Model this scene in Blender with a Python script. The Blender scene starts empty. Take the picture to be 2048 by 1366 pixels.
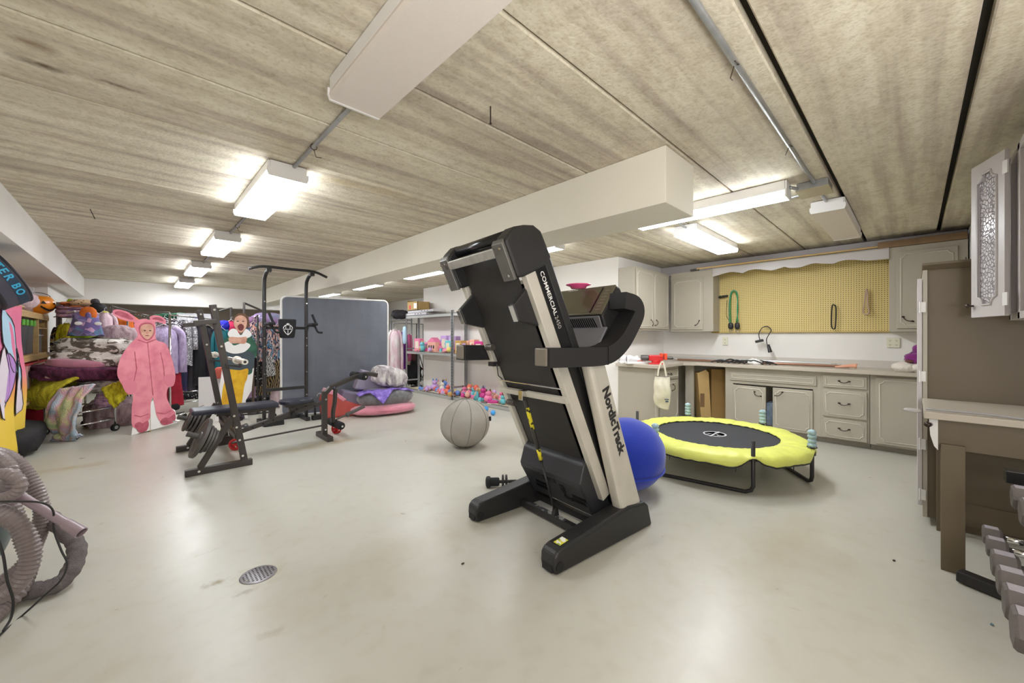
import bpy, math, random
from mathutils import Vector, Matrix, noise
from math import sin, cos, pi, radians as R
sc = bpy.context.scene
col = sc.collection

# ---------------------------------------------------------------- camera, world, lights, exposure
CAM_H = 1.3
F_PX = 779.6
cd = bpy.data.cameras.new('camera'); cam = bpy.data.objects.new('camera', cd); col.objects.link(cam)
cam.location = (0, 0, CAM_H); cam.rotation_euler = (R(90), 0, R(-44.05))
cd.sensor_width = 36; cd.lens = 36 * F_PX / 2048; cd.shift_y = -11 / 2048; cd.clip_start = 0.05; cd.clip_end = 60
sc.camera = cam
w = bpy.data.worlds.new('world'); sc.world = w; w.use_nodes = True
w.node_tree.nodes['Background'].inputs[0].default_value = (1, 0.97, 0.92, 1)
w.node_tree.nodes['Background'].inputs[1].default_value = 0.5
sc.view_settings.view_transform = 'Standard'; sc.view_settings.look = 'None'
sc.view_settings.gamma = 1; sc.view_settings.use_curve_mapping = False
sc.view_settings.exposure = 0.2
LAMP_E = 28.0            # strength of the lit ceiling diffusers
def area(name, loc, sx, sy, e, color=(1, .98, .96), rot=(0, 0, 0)):
    l = bpy.data.lights.new(name, 'AREA'); l.shape = 'RECTANGLE'; l.size = sx; l.size_y = sy; l.energy = e; l.color = color
    o = bpy.data.objects.new(name, l); col.objects.link(o); o.location = loc; o.rotation_euler = rot; return o
area('added_ceiling_fill', (0.6, -1.3, 2.38), 1.8, 1.8, 11)  # added unseen fill overhead behind the camera, evens out the brightness
area('added_ceiling_fill', (2.1, -1.5, 2.38), 1.2, 1.6, 5)  # second added overhead fill, also out of view
area('added_upward_fill', (0.35, -0.7, 1.25), .5, .5, 34, (1, .99, .98), (R(180 - 28), 0, R(-50)))  # added fill lamp aimed upward, brightens the near ceiling

area('added_front_fill', (-.55, -1.0, 1.75), 1.3, 1.0, 26, (1, .99, .98), (R(80), 0, R(-46)))  # added fill lamp behind the camera, lifts surfaces that face it

# ---------------------------------------------------------------- helpers
def at(px, py, d):       # world point seen at photo pixel (px,py), d metres deep
    r = (px - 1024) / F_PX * d
    return Vector((.69535 * d + .71867 * r, .71867 * d - .69535 * r, CAM_H - (py - 672) / F_PX * d))
def srgb(r, g, b):
    f = lambda v: (v / 255 / 12.92) if v / 255 <= .04045 else ((v / 255 + .055) / 1.055) ** 2.4
    return (f(r), f(g), f(b), 1)
MATS = {}
def mat(name, rgb, rough=.6, metal=0, bump=0, bscale=60, var=0, vscale=4, coat=0, sheen=0, emit=0, trans=0, rgb2=None, stretch=(1, 1, 1), contrast=(.35, .65), alpha=1):
    if name in MATS: return MATS[name]
    m = bpy.data.materials.new(name); m.use_nodes = True; MATS[name] = m
    nt = m.node_tree; b = nt.nodes['Principled BSDF']
    c = srgb(*rgb)
    b.inputs['Base Color'].default_value = c; b.inputs['Roughness'].default_value = rough
    b.inputs['Metallic'].default_value = metal; b.inputs['Coat Weight'].default_value = coat
    b.inputs['Sheen Weight'].default_value = sheen; b.inputs['Transmission Weight'].default_value = trans
    b.inputs['Alpha'].default_value = alpha
    if emit:
        b.inputs['Emission Color'].default_value = c; b.inputs['Emission Strength'].default_value = emit
    tc = nt.nodes.new('ShaderNodeTexCoord'); mp = nt.nodes.new('ShaderNodeMapping'); mp.inputs['Scale'].default_value = stretch
    nt.links.new(tc.outputs['Object'], mp.inputs[0])
    if rgb2 or var:
        n = nt.nodes.new('ShaderNodeTexNoise'); n.inputs['Scale'].default_value = vscale; n.inputs['Detail'].default_value = 6
        nt.links.new(mp.outputs[0], n.inputs['Vector'])
        r = nt.nodes.new('ShaderNodeValToRGB'); nt.links.new(n.outputs[0], r.inputs[0])
        r.color_ramp.elements[0].position = contrast[0]; r.color_ramp.elements[1].position = contrast[1]
        if rgb2: c2 = srgb(*rgb2)
        else: c2 = tuple(v * (1 - var) for v in c[:3]) + (1,)
        r.color_ramp.elements[0].color = c2; r.color_ramp.elements[1].color = c
        nt.links.new(r.outputs[0], b.inputs['Base Color'])
    if bump:
        n2 = nt.nodes.new('ShaderNodeTexNoise'); n2.inputs['Scale'].default_value = bscale; n2.inputs['Detail'].default_value = 4
        nt.links.new(mp.outputs[0], n2.inputs['Vector'])
        bp = nt.nodes.new('ShaderNodeBump'); bp.inputs['Strength'].default_value = min(1, bump); bp.inputs['Distance'].default_value = .01 * max(1, bump)
        nt.links.new(n2.outputs[0], bp.inputs['Height']); nt.links.new(bp.outputs[0], b.inputs['Normal'])
    return m
def ramp_mat(name, kind, cols, scale=10, rough=.8, stretch=(1, 1, 1), const=False, bump=.4, distort=0, axis='X'):
    """patterned cloth: noise / voronoi / wave / gradient through a colour ramp"""
    if name in MATS: return MATS[name]
    m = bpy.data.materials.new(name); m.use_nodes = True; MATS[name] = m
    nt = m.node_tree; b = nt.nodes['Principled BSDF']; b.inputs['Roughness'].default_value = rough
    tc = nt.nodes.new('ShaderNodeTexCoord'); mp = nt.nodes.new('ShaderNodeMapping'); mp.inputs['Scale'].default_value = stretch
    nt.links.new(tc.outputs['Object'], mp.inputs[0])
    if kind == 'noise':
        t = nt.nodes.new('ShaderNodeTexNoise'); t.inputs['Scale'].default_value = scale; t.inputs['Detail'].default_value = 3; t.inputs['Distortion'].default_value = distort; out = t.outputs[0]
    elif kind == 'voronoi':
        t = nt.nodes.new('ShaderNodeTexVoronoi'); t.inputs['Scale'].default_value = scale; out = t.outputs['Distance']
    elif kind == 'cell':
        t = nt.nodes.new('ShaderNodeTexVoronoi'); t.inputs['Scale'].default_value = scale; sep = nt.nodes.new('ShaderNodeSeparateColor'); nt.links.new(t.outputs['Color'], sep.inputs[0]); out = sep.outputs[0]
    elif kind == 'wave':
        t = nt.nodes.new('ShaderNodeTexWave'); t.inputs['Scale'].default_value = scale; t.inputs['Distortion'].default_value = distort; t.bands_direction = axis; out = t.outputs['Fac']
    nt.links.new(mp.outputs[0], t.inputs['Vector'])
    r = nt.nodes.new('ShaderNodeValToRGB'); nt.links.new(out, r.inputs[0])
    el = r.color_ramp.elements
    while len(el) < len(cols): el.new(.5)
    for i, (p, c) in enumerate(cols): el[i].position = p; el[i].color = srgb(*c)
    if const: r.color_ramp.interpolation = 'CONSTANT'
    nt.links.new(r.outputs[0], b.inputs['Base Color'])
    if bump:
        n2 = nt.nodes.new('ShaderNodeTexNoise'); n2.inputs['Scale'].default_value = 90
        nt.links.new(tc.outputs['Object'], n2.inputs['Vector'])
        bp = nt.nodes.new('ShaderNodeBump'); bp.inputs['Strength'].default_value = bump; bp.inputs['Distance'].default_value = .01
        nt.links.new(n2.outputs[0], bp.inputs['Height']); nt.links.new(bp.outputs[0], b.inputs['Normal'])
    return m

class MB:
    def __init__(s): s.v = []; s.f = []
    def add(s, vs, fs):
        o = len(s.v); s.v += [tuple(v) for v in vs]; s.f += [tuple(i + o for i in f) for f in fs]; return s
    def box(s, a, b):
        x0, x1 = sorted((a[0], b[0])); y0, y1 = sorted((a[1], b[1])); z0, z1 = sorted((a[2], b[2]))
        return s.add([(x0,y0,z0),(x1,y0,z0),(x1,y1,z0),(x0,y1,z0),(x0,y0,z1),(x1,y0,z1),(x1,y1,z1),(x0,y1,z1)],
              [(0,3,2,1),(4,5,6,7),(0,1,5,4),(1,2,6,5),(2,3,7,6),(3,0,4,7)])
    def obox(s, c, size, M):      # oriented box: c centre, M 3x3 rotation
        h = Vector(size) / 2; vs = []
        for z in (-1, 1):
            for x, y in ((-1,-1),(1,-1),(1,1),(-1,1)):
                vs.append(Vector(c) + M @ Vector((x*h.x, y*h.y, z*h.z)))
        return s.add(vs, [(0,3,2,1),(4,5,6,7),(0,1,5,4),(1,2,6,5),(2,3,7,6),(3,0,4,7)])
    def beam(s, p0, p1, wd, ht, up=(0, 0, 1)):   # rectangular bar between two points
        p0 = Vector(p0); p1 = Vector(p1); z = (p1 - p0); L = z.length; z.normalize()
        x = z.cross(Vector(up)); 
        if x.length < 1e-4: x = z.cross(Vector((0, 1, 0)))
        x.normalize(); y = x.cross(z)
        M = Matrix((x, y, z)).transposed()
        return s.obox((p0 + p1) / 2, (wd, ht, L), M)
    def prism(s, poly, lo, hi, ax='y'):       # poly in the other two axes, extruded lo..hi
        n = len(poly); vs = []
        for h in (lo, hi):
            for a, b in poly: vs.append({'y': (a, h, b), 'x': (h, a, b), 'z': (a, b, h)}[ax])
        ar = sum(poly[i][0]*poly[(i+1) % n][1] - poly[(i+1) % n][0]*poly[i][1] for i in range(n))
        fs = [tuple(range(n)), tuple(range(2*n-1, n-1, -1))]
        for i in range(n):
            j = (i + 1) % n; fs.append((i, i + n, j + n, j))
        flip = (ar > 0) ^ (ax == 'y')
        if flip: fs = [tuple(reversed(f)) for f in fs]
        return s.add(vs, fs)
    def tube(s, pts, r, seg=10, closed=False, caps=True, sq=None, rf=None):
        pts = [Vector(p) for p in pts]; n = len(pts); o = len(s.v); rings = []
        up = None
        for i, p in enumerate(pts):
            a = pts[(i - 1) % n] if (closed or i > 0) else p
            b = pts[(i + 1) % n] if (closed or i < n - 1) else p
            t = (b - a).normalized()
            if up is None:
                up = Vector((0, 0, 1)) if abs(t.z) < .9 else Vector((0, 1, 0))
            u = t.cross(up)
            if u.length < 1e-5: u = t.cross(Vector((1, .1, 0)))
            u.normalize(); v = u.cross(t).normalized(); up = v
            rr = rf(i / max(1, n - 1)) * r if rf else r
            ring = []
            for k in range(seg):
                th = 2 * pi * (k + .5) / seg
                if sq: cu, sv = sq[0] * max(-.5, min(.5, cos(th) * .75)), sq[1] * max(-.5, min(.5, sin(th) * .75))
                else: cu, sv = rr * cos(th), rr * sin(th)
                ring.append(p + u * cu + v * sv)
            rings.append(ring)
        vs = [q for ring in rings for q in ring]; fs = []
        for i in range(n if closed else n - 1):
            for k in range(seg):
                a = i * seg + k; b = i * seg + (k + 1) % seg; c = ((i + 1) % n) * seg + (k + 1) % seg; d = ((i + 1) % n) * seg + k
                fs.append((a, b, c, d))
        if caps and not closed:
            fs.append(tuple(reversed(range(seg)))); fs.append(tuple(range((n - 1) * seg, n * seg)))
        return s.add(vs, fs)
    def cyl(s, p0, p1, r, seg=16, r2=None):
        return s.tube([p0, p1], r, seg, rf=(lambda t: 1 + t * ((r2 or r) / r - 1)))
    def lathe(s, prof, c=(0, 0, 0), seg=24, M=None):   # prof (r,z)
        vs = []; fs = []; n = len(prof)
        for r, z in prof:
            for k in range(seg):
                th = 2 * pi * k / seg; p = Vector((r * cos(th), r * sin(th), z))
                if M: p = M @ p
                vs.append(p + Vector(c))
        for i in range(n - 1):
            for k in range(seg):
                fs.append((i*seg+k, i*seg+(k+1) % seg, (i+1)*seg+(k+1) % seg, (i+1)*seg+k))
        if prof[0][0] > 1e-4: fs.append(tuple(reversed(range(seg))))
        if prof[-1][0] > 1e-4: fs.append(tuple(range((n-1)*seg, n*seg)))
        return s.add(vs, fs)
    def ell(s, c, size, nu=20, nv=12, p=1.0, amp=0, fs_=4, seed=0, M=None, flat=None):
        """lumpy super-ellipsoid; p<1 makes it boxier"""
        vs = []; sg = lambda v, e: math.copysign(abs(v) ** e, v)
        c = Vector(c)
        for j in range(nv + 1):
            ph = -pi / 2 + pi * j / nv
            for i in range(nu):
                th = 2 * pi * i / nu
                q = Vector((sg(cos(ph), p) * sg(cos(th), p), sg(cos(ph), p) * sg(sin(th), p), sg(sin(ph), p)))
                k = 1 + amp * noise.noise(q * fs_ + Vector((seed * 7.3, seed * 3.1, 0)))
                q = Vector((q.x * size[0] / 2 * k, q.y * size[1] / 2 * k, q.z * size[2] / 2 * k))
                if M: q = M @ q
                q = q + c
                if flat is not None: q.z = max(q.z, flat)
                vs.append(q)
        fs = []
        for j in range(nv):
            for i in range(nu):
                fs.append((j*nu+i, j*nu+(i+1) % nu, (j+1)*nu+(i+1) % nu, (j+1)*nu+i))
        return s.add(vs, fs)
    def grid(s, fn, nu, nv):
        vs = [fn(i / nu, j / nv) for j in range(nv + 1) for i in range(nu + 1)]
        fs = [(j*(nu+1)+i, j*(nu+1)+i+1, (j+1)*(nu+1)+i+1, (j+1)*(nu+1)+i) for j in range(nv) for i in range(nu)]
        return s.add(vs, fs)
    def build(s, name, m, parent=None, smooth=False, bevel=0, solid=0, sub=0, W=False, seg=2, disp=0):
        me = bpy.data.meshes.new(name); vs = s.v
        if W and parent is not None:
            Mi = world_of(parent).inverted(); vs = [Mi @ Vector(v) for v in vs]
        me.from_pydata([tuple(v) for v in vs], [], s.f); me.update()
        o = bpy.data.objects.new(name, me); col.objects.link(o)
        if m: me.materials.append(m)
        if parent is not None: o.parent = parent
        if smooth: me.shade_smooth()
        if solid:
            md = o.modifiers.new('s', 'SOLIDIFY'); md.thickness = solid; md.offset = 0
        if bevel:
            md = o.modifiers.new('b', 'BEVEL'); md.width = bevel; md.segments = seg; md.limit_method = 'ANGLE'; md.angle_limit = R(35)
        if sub:
            md = o.modifiers.new('u', 'SUBSURF'); md.levels = sub; md.render_levels = sub
        return o
def world_of(o):
    M = o.matrix_basis.copy()
    # matrix_basis needs loc/rot only
    M = Matrix.Translation(o.location) @ o.rotation_euler.to_matrix().to_4x4()
    while o.parent: o = o.parent; M = Matrix.Translation(o.location) @ o.rotation_euler.to_matrix().to_4x4() @ M
    return M
def tag(o, label=None, cat=None, group=None, kind=None):
    if label: o['label'] = label
    if cat: o['category'] = cat
    if group: o['group'] = group
    if kind: o['kind'] = kind
    return o
def thing(name, loc, label, cat, rz=0, group=None, kind=None):
    o = bpy.data.objects.new(name, None); col.objects.link(o); o.location = loc; o.rotation_euler = (0, 0, R(rz)); o.empty_display_size = .05
    return tag(o, label, cat, group, kind)
def struct(name, mb, m, parent=None, **k):
    o = mb.build(name, m, parent, **k)
    if parent is None: o['kind'] = 'structure'
    return o
def dup(root, loc, rz=None, label=None, group=None):
    def cp(o, par):
        c = o.copy(); col.objects.link(c)
        if par: c.parent = par
        for ch in [q for q in bpy.data.objects if q.parent == o]: cp(ch, c)
        return c
    c = cp(root, None); c.location = loc
    if rz is not None: c.rotation_euler = (0, 0, R(rz))
    if label: c['label'] = label
    if group: c['group'] = group
    return c
def text(name, body, size, m, parent, M, extrude=.001, bold=0, sx=1):
    cu = bpy.data.curves.new(name, 'FONT'); cu.body = body; cu.size = size; cu.extrude = extrude; cu.offset = bold; cu.align_x = 'LEFT'; cu.resolution_u = 3
    t = bpy.data.objects.new(name, cu); col.objects.link(t)
    bpy.context.view_layer.update()
    me = bpy.data.meshes.new_from_object(t.evaluated_get(bpy.context.evaluated_depsgraph_get()))
    bpy.data.objects.remove(t)
    me.transform(Matrix.Diagonal((sx, 1, 1, 1))); me.transform(M); me.materials.clear(); me.materials.append(m)
    o = bpy.data.objects.new(name, me); col.objects.link(o); o.parent = parent
    return o
def frame(x, y, z, o):    # 4x4 with given axes and origin
    M = Matrix((Vector(x), Vector(y), Vector(z))).transposed().to_4x4(); M.translation = Vector(o); return M
def smooth_path(pts, n=6):   # Catmull-Rom
    P = [Vector(p) for p in pts]; P = [P[0] * 2 - P[1]] + P + [P[-1] * 2 - P[-2]]; out = []
    for i in range(1, len(P) - 2):
        for k in range(n):
            t = k / n
            out.append(.5 * ((2*P[i]) + (P[i+1]-P[i-1])*t + (2*P[i-1]-5*P[i]+4*P[i+1]-P[i+2])*t*t + (3*P[i]-P[i-1]-3*P[i+1]+P[i+2])*t**3))
    out.append(P[-2]); return out
ORD = ['first','second','third','fourth','fifth','sixth','seventh','eighth','ninth','tenth','eleventh','twelfth','thirteenth','fourteenth','fifteenth','sixteenth','seventeenth','eighteenth','nineteenth','twentieth','twenty-first','twenty-second','twenty-third','twenty-fourth']

# ---------------------------------------------------------------- materials
def add_stains(nt, prev, geo, stains):
    """dirt marks of a fixed place and outline: (x, y, rx, ry, colour, breakup scale)"""
    for (x, y, rx, ry, c, sc_) in stains:
        mp = nt.nodes.new('ShaderNodeMapping'); mp.vector_type = 'TEXTURE'; mp.inputs['Location'].default_value = (x, y, 0); mp.inputs['Scale'].default_value = (rx, ry, 1000)
        nt.links.new(geo.outputs['Position'], mp.inputs[0])
        ln = nt.nodes.new('ShaderNodeVectorMath'); ln.operation = 'LENGTH'; nt.links.new(mp.outputs[0], ln.inputs[0])
        n = nt.nodes.new('ShaderNodeTexNoise'); n.inputs['Scale'].default_value = sc_; n.inputs['Detail'].default_value = 8; nt.links.new(geo.outputs['Position'], n.inputs['Vector'])
        m1 = nt.nodes.new('ShaderNodeMath'); m1.operation = 'MULTIPLY_ADD'; nt.links.new(n.outputs[0], m1.inputs[0]); m1.inputs[1].default_value = 2.2; nt.links.new(ln.outputs[1], m1.inputs[2])
        mr = nt.nodes.new('ShaderNodeMapRange'); mr.inputs[1].default_value = 1.0; mr.inputs[2].default_value = 2.1; mr.inputs[3].default_value = 1; mr.inputs[4].default_value = 0; nt.links.new(m1.outputs[0], mr.inputs[0])
        mx = nt.nodes.new('ShaderNodeMix'); mx.data_type = 'RGBA'; mx.blend_type = 'MULTIPLY'; nt.links.new(mr.outputs[0], mx.inputs[0]); nt.links.new(prev, mx.inputs[6]); mx.inputs[7].default_value = srgb(*c); prev = mx.outputs[2]
    return prev
def ceiling_mat():
    m = bpy.data.materials.new('ceiling_concrete'); m.use_nodes = True; nt = m.node_tree; b = nt.nodes['Principled BSDF']; b.inputs['Roughness'].default_value = .85
    geo = nt.nodes.new('ShaderNodeNewGeometry')
    def nz(scale, st, det=6, dist=0):
        mp = nt.nodes.new('ShaderNodeMapping'); mp.inputs['Scale'].default_value = st; nt.links.new(geo.outputs['Position'], mp.inputs[0])
        n = nt.nodes.new('ShaderNodeTexNoise'); n.inputs['Scale'].default_value = scale; n.inputs['Detail'].default_value = det; n.inputs['Distortion'].default_value = dist
        nt.links.new(mp.outputs[0], n.inputs['Vector']); return n
    n1 = nz(1.5, (.30, 7, 1)); n2 = nz(14, (1, 1.6, 1), 8); n3 = nz(1.1, (1, 1.8, 1), 5); n4 = nz(60, (1, 1, 1), 5)
    def ramp(n, stops):
        r = nt.nodes.new('ShaderNodeValToRGB'); el = r.color_ramp.elements
        while len(el) < len(stops): el.new(.5)
        for i, (p, c) in enumerate(stops): el[i].position = p; el[i].color = srgb(*c)
        nt.links.new(n.outputs[0], r.inputs[0]); return r
    r1 = ramp(n1, [(.34, (190, 178, 162)), (.50, (217, 208, 187)), (.68, (230, 222, 203))])
    r2 = ramp(n2, [(.30, (232, 228, 222)), (.56, (255, 255, 255))])
    r3 = ramp(n3, [(.26, (226, 223, 224)), (.52, (255, 255, 255))])
    r4 = ramp(n4, [(.25, (225, 221, 214)), (.5, (255, 255, 255))])
    prev = r1.outputs[0]
    for r in (r2, r3, r4):
        mx = nt.nodes.new('ShaderNodeMix'); mx.data_type = 'RGBA'; mx.blend_type = 'MULTIPLY'; mx.inputs[0].default_value = .8
        nt.links.new(prev, mx.inputs[6]); nt.links.new(r.outputs[0], mx.inputs[7]); prev = mx.outputs[2]
    prev = add_stains(nt, prev, geo, [(-.28, 2.60, .10, .04, (120, 100, 80), 14), (-.31, 2.44, .12, .05, (170, 150, 130), 9), (-.05, 2.57, .10, .022, (140, 120, 100), 20), (1.2, 3.0, .5, .12, (226, 214, 190), 5), (5.0, 1.3, .6, .18, (226, 216, 200), 4)])
    nt.links.new(prev, b.inputs['Base Color'])
    bp = nt.nodes.new('ShaderNodeBump'); bp.inputs['Strength'].default_value = .35; bp.inputs['Distance'].default_value = .01
    nt.links.new(n4.outputs[0], bp.inputs['Height']); nt.links.new(bp.outputs[0], b.inputs['Normal'])
    return m
def floor_mat():
    m = bpy.data.materials.new('floor_paint'); m.use_nodes = True; nt = m.node_tree; b = nt.nodes['Principled BSDF']
    geo = nt.nodes.new('ShaderNodeNewGeometry')
    def nz(scale, det=6, dist=0):
        n = nt.nodes.new('ShaderNodeTexNoise'); n.inputs['Scale'].default_value = scale; n.inputs['Detail'].default_value = det; n.inputs['Distortion'].default_value = dist
        nt.links.new(geo.outputs['Position'], n.inputs['Vector']); return n
    n1 = nz(1.3); n2 = nz(9, 8); n3 = nz(5, 3, 1.2)
    def ramp(n, stops):
        r = nt.nodes.new('ShaderNodeValToRGB'); el = r.color_ramp.elements
        while len(el) < len(stops): el.new(.5)
        for i, (p, c) in enumerate(stops): el[i].position = p; el[i].color = srgb(*c)
        nt.links.new(n.outputs[0], r.inputs[0]); return r
    r1 = ramp(n1, [(.3, (189, 186, 175)), (.7, (195, 192, 181))])
    r2 = ramp(n2, [(.25, (244, 241, 235)), (.5, (255, 255, 255))])
    r3 = ramp(n3, [(.20, (226, 214, 192)), (.29, (255, 255, 255))])
    prev = r1.outputs[0]
    for r in (r2, r3):
        mx = nt.nodes.new('ShaderNodeMix'); mx.data_type = 'RGBA'; mx.blend_type = 'MULTIPLY'; mx.inputs[0].default_value = .7
        nt.links.new(prev, mx.inputs[6]); nt.links.new(r.outputs[0], mx.inputs[7]); prev = mx.outputs[2]
    prev = add_stains(nt, prev, geo, [(-.5, 5.78, .40, .12, (228, 212, 178), 6), (.305, 2.56, .07, .035, (190, 176, 140), 30), (.40, 2.36, .06, .03, (200, 190, 176), 30), (.48, 2.487, .13, .13, (236, 230, 214), 20), (.43, 1.96, .06, .04, (222, 214, 200), 20), (1.6, 4.95, .6, .18, (224, 214, 190), 5), (1.2, 2.1, .9, .35, (244, 240, 232), 3), (3.0, .5, .8, .3, (243, 239, 230), 4)])
    nt.links.new(prev, b.inputs['Base Color'])
    rr = nt.nodes.new('ShaderNodeMapRange'); rr.inputs[3].default_value = .22; rr.inputs[4].default_value = .42
    nt.links.new(n2.outputs[0], rr.inputs[0]); nt.links.new(rr.outputs[0], b.inputs['Roughness'])
    bp = nt.nodes.new('ShaderNodeBump'); bp.inputs['Strength'].default_value = .08; bp.inputs['Distance'].default_value = .01
    nt.links.new(n2.outputs[0], bp.inputs['Height']); nt.links.new(bp.outputs[0], b.inputs['Normal'])
    return m
M_CEIL = ceiling_mat(); M_FLOOR = floor_mat()
M_WALL = mat('wall_white', (238, 234, 229), .8, bump=.1, bscale=30, var=.05, vscale=1.5)
M_BEAM = mat('beam_cream', (232, 227, 212), .7, bump=.1, bscale=25, var=.04, vscale=2)
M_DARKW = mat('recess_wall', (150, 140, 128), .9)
M_CAB = mat('cabinet_greige', (178, 170, 155), .45, bump=.06, bscale=40, var=.05, vscale=3)
M_CABS = mat('cabinet_seam', (196, 189, 175), .4)
M_TALL = mat('tall_cabinet_brown', (106, 93, 73), .5, bump=.05, bscale=30, var=.06, vscale=2)
M_LILAC = mat('cabinet_lilac', (196, 190, 190), .35)
M_COUNTER = mat('counter_top', (188, 178, 164), .3)
M_BLK = mat('black_plastic', (38, 37, 38), .45, bump=.15, bscale=200)
M_BLKG = mat('black_gloss', (22, 22, 24), .25)
M_BLKM = mat('black_powder_metal', (46, 44, 44), .4, metal=.2)
M_STEEL = mat('brushed_silver', (212, 206, 194), .42, metal=.2, var=.10, vscale=6)
M_CHROME = mat('chrome', (215, 215, 215), .15, metal=1)
M_ALU = mat('pale_aluminium', (198, 198, 196), .35, metal=.5)
M_GALV = mat('galvanised_steel', (172, 174, 176), .35, metal=.6, var=.15, vscale=20)
M_IRON = mat('cast_iron', (96, 92, 90), .45, metal=.6, var=.2, vscale=12, bump=.3, bscale=80)
M_LIT = mat('lit_diffuser', (245, 250, 255), .4, emit=LAMP_E)
M_UNLIT = mat('prismatic_diffuser', (224, 214, 206), .35, bump=.3, bscale=400, trans=.0)
M_WHITE = mat('white_enamel', (228, 226, 224), .4)
M_WOOD = mat('pine_wood', (205, 165, 105), .5, var=.25, vscale=5, stretch=(1, 1, 6))
M_BROWNWOOD = mat('brown_wood', (146, 116, 84), .6, var=.3, vscale=6, stretch=(6, 1, 1))
M_VINYL = mat('navy_vinyl', (38, 40, 54), .35, bump=.2, bscale=120)
M_FOAM = mat('black_foam', (28, 28, 32), .85, bump=.3, bscale=200)
M_RED = mat('red_plastic', (205, 28, 34), .3, coat=.4)
M_CARD = mat('cardboard', (190, 158, 104), .8, var=.08, vscale=8)
M_DARKGAP = mat('dark_joint', (40, 36, 28), .9)
M_BRONZE = mat('antique_bronze', (70, 60, 52), .35, metal=.7)
M_WHITEP = mat('printed_white', (238, 236, 234), .6)
M_BLKRUB = mat('black_rubber', (25, 25, 26), .7)
M_YSTK = mat('yellow_sticker', (222, 214, 40), .5)
# ================================================================ SETTING
H = 2.46; XW = 6.54; YB = 11.6
struct('floor', MB().box((-1.6, -3.2, -.1), (6.8, 13.2, 0)), M_FLOOR)
# ceiling: slab with one plank object per precast plank; the joints between them stay open
slab = struct('ceiling', MB().box((-1.6, -3.2, H + .05), (6.8, 13.2, H + .15)), M_DARKGAP)
Y = .423 - .605 * 6; k = 0
edges = []
while Y < 13.2: edges.append(Y); Y += .605
for i in range(len(edges) - 1):
    a, b = edges[i], edges[i + 1]
    def gap(y): return .016 if (abs(y - .423) < .02 or abs(y + .182) < .02) else .006
    a += gap(a); b -= gap(b)
    h = .008 * random.Random(i).random()
    mb = MB().box((-1.55, a, H + h * .4), (6.75, b, H + .055))
    mb.build('plank', M_CEIL, slab, bevel=.006, seg=1)
# walls
wl = struct('wall_left', MB().box((-1.6, -3.2, 0), (-1.45, 13.2, H)), M_WALL)
struct('trim_1', MB().box((-1.45, 9.15, 0), (-.95, 13.0, 2.09)), M_WALL)          # pier at the far end of the alcove
struct('trim_2', MB().box((-1.45, -3.0, 2.09), (-.73, 11.62, H)), M_WALL)         # dropped beam along the left wall
struct('trim_3', MB().box((2.314, 1.05, 2.112), (2.74, 11.6, H)), M_BEAM, bevel=.004)  # centre beam
struct('trim_4', MB().box((-.95, 11.6, 1.98), (5.07, 11.9, H)), M_WALL)     # drop over the far recess
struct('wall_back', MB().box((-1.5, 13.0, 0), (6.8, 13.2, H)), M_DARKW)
struct('wall_front', MB().box((-1.6, -3.2, 0), (2.6, -3.05, H)), M_WALL)
struct('wall_right', MB().box((2.45, -.85, 0), (6.7, -.70, H)).box((2.45, -3.2, 0), (2.6, -.85, H)), M_WALL)
struct('wall_pegboard', MB().box((XW, -.85, 0), (XW + .15, 3.01, H)), M_WALL)
struct('wall_shelves', MB().box((5.07, 3.01, 0), (6.7, 8.35, H)).box((6.3, 8.35, 0), (6.7, 13.1, H)), M_WALL)
struct('trim_5', MB().box((6.44, -.39, 2.30), (XW, 3.01, 2.452)), M_LILAC)       # pale rail under the ceiling over the cabinets
# white vertical panelling on the right wall between tall cabinet and pegboard wall
fl = struct('trim_6', MB().box((4.85, -.70, 0), (XW, -.42, 2.45)), M_WALL)
for i in range(22):
    x = 4.88 + i * .075
    MB().box((x, -.425, 1.7), (x + .055, -.395, 2.44)).build('batten', M_WHITE, fl, bevel=.006, seg=1)

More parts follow.
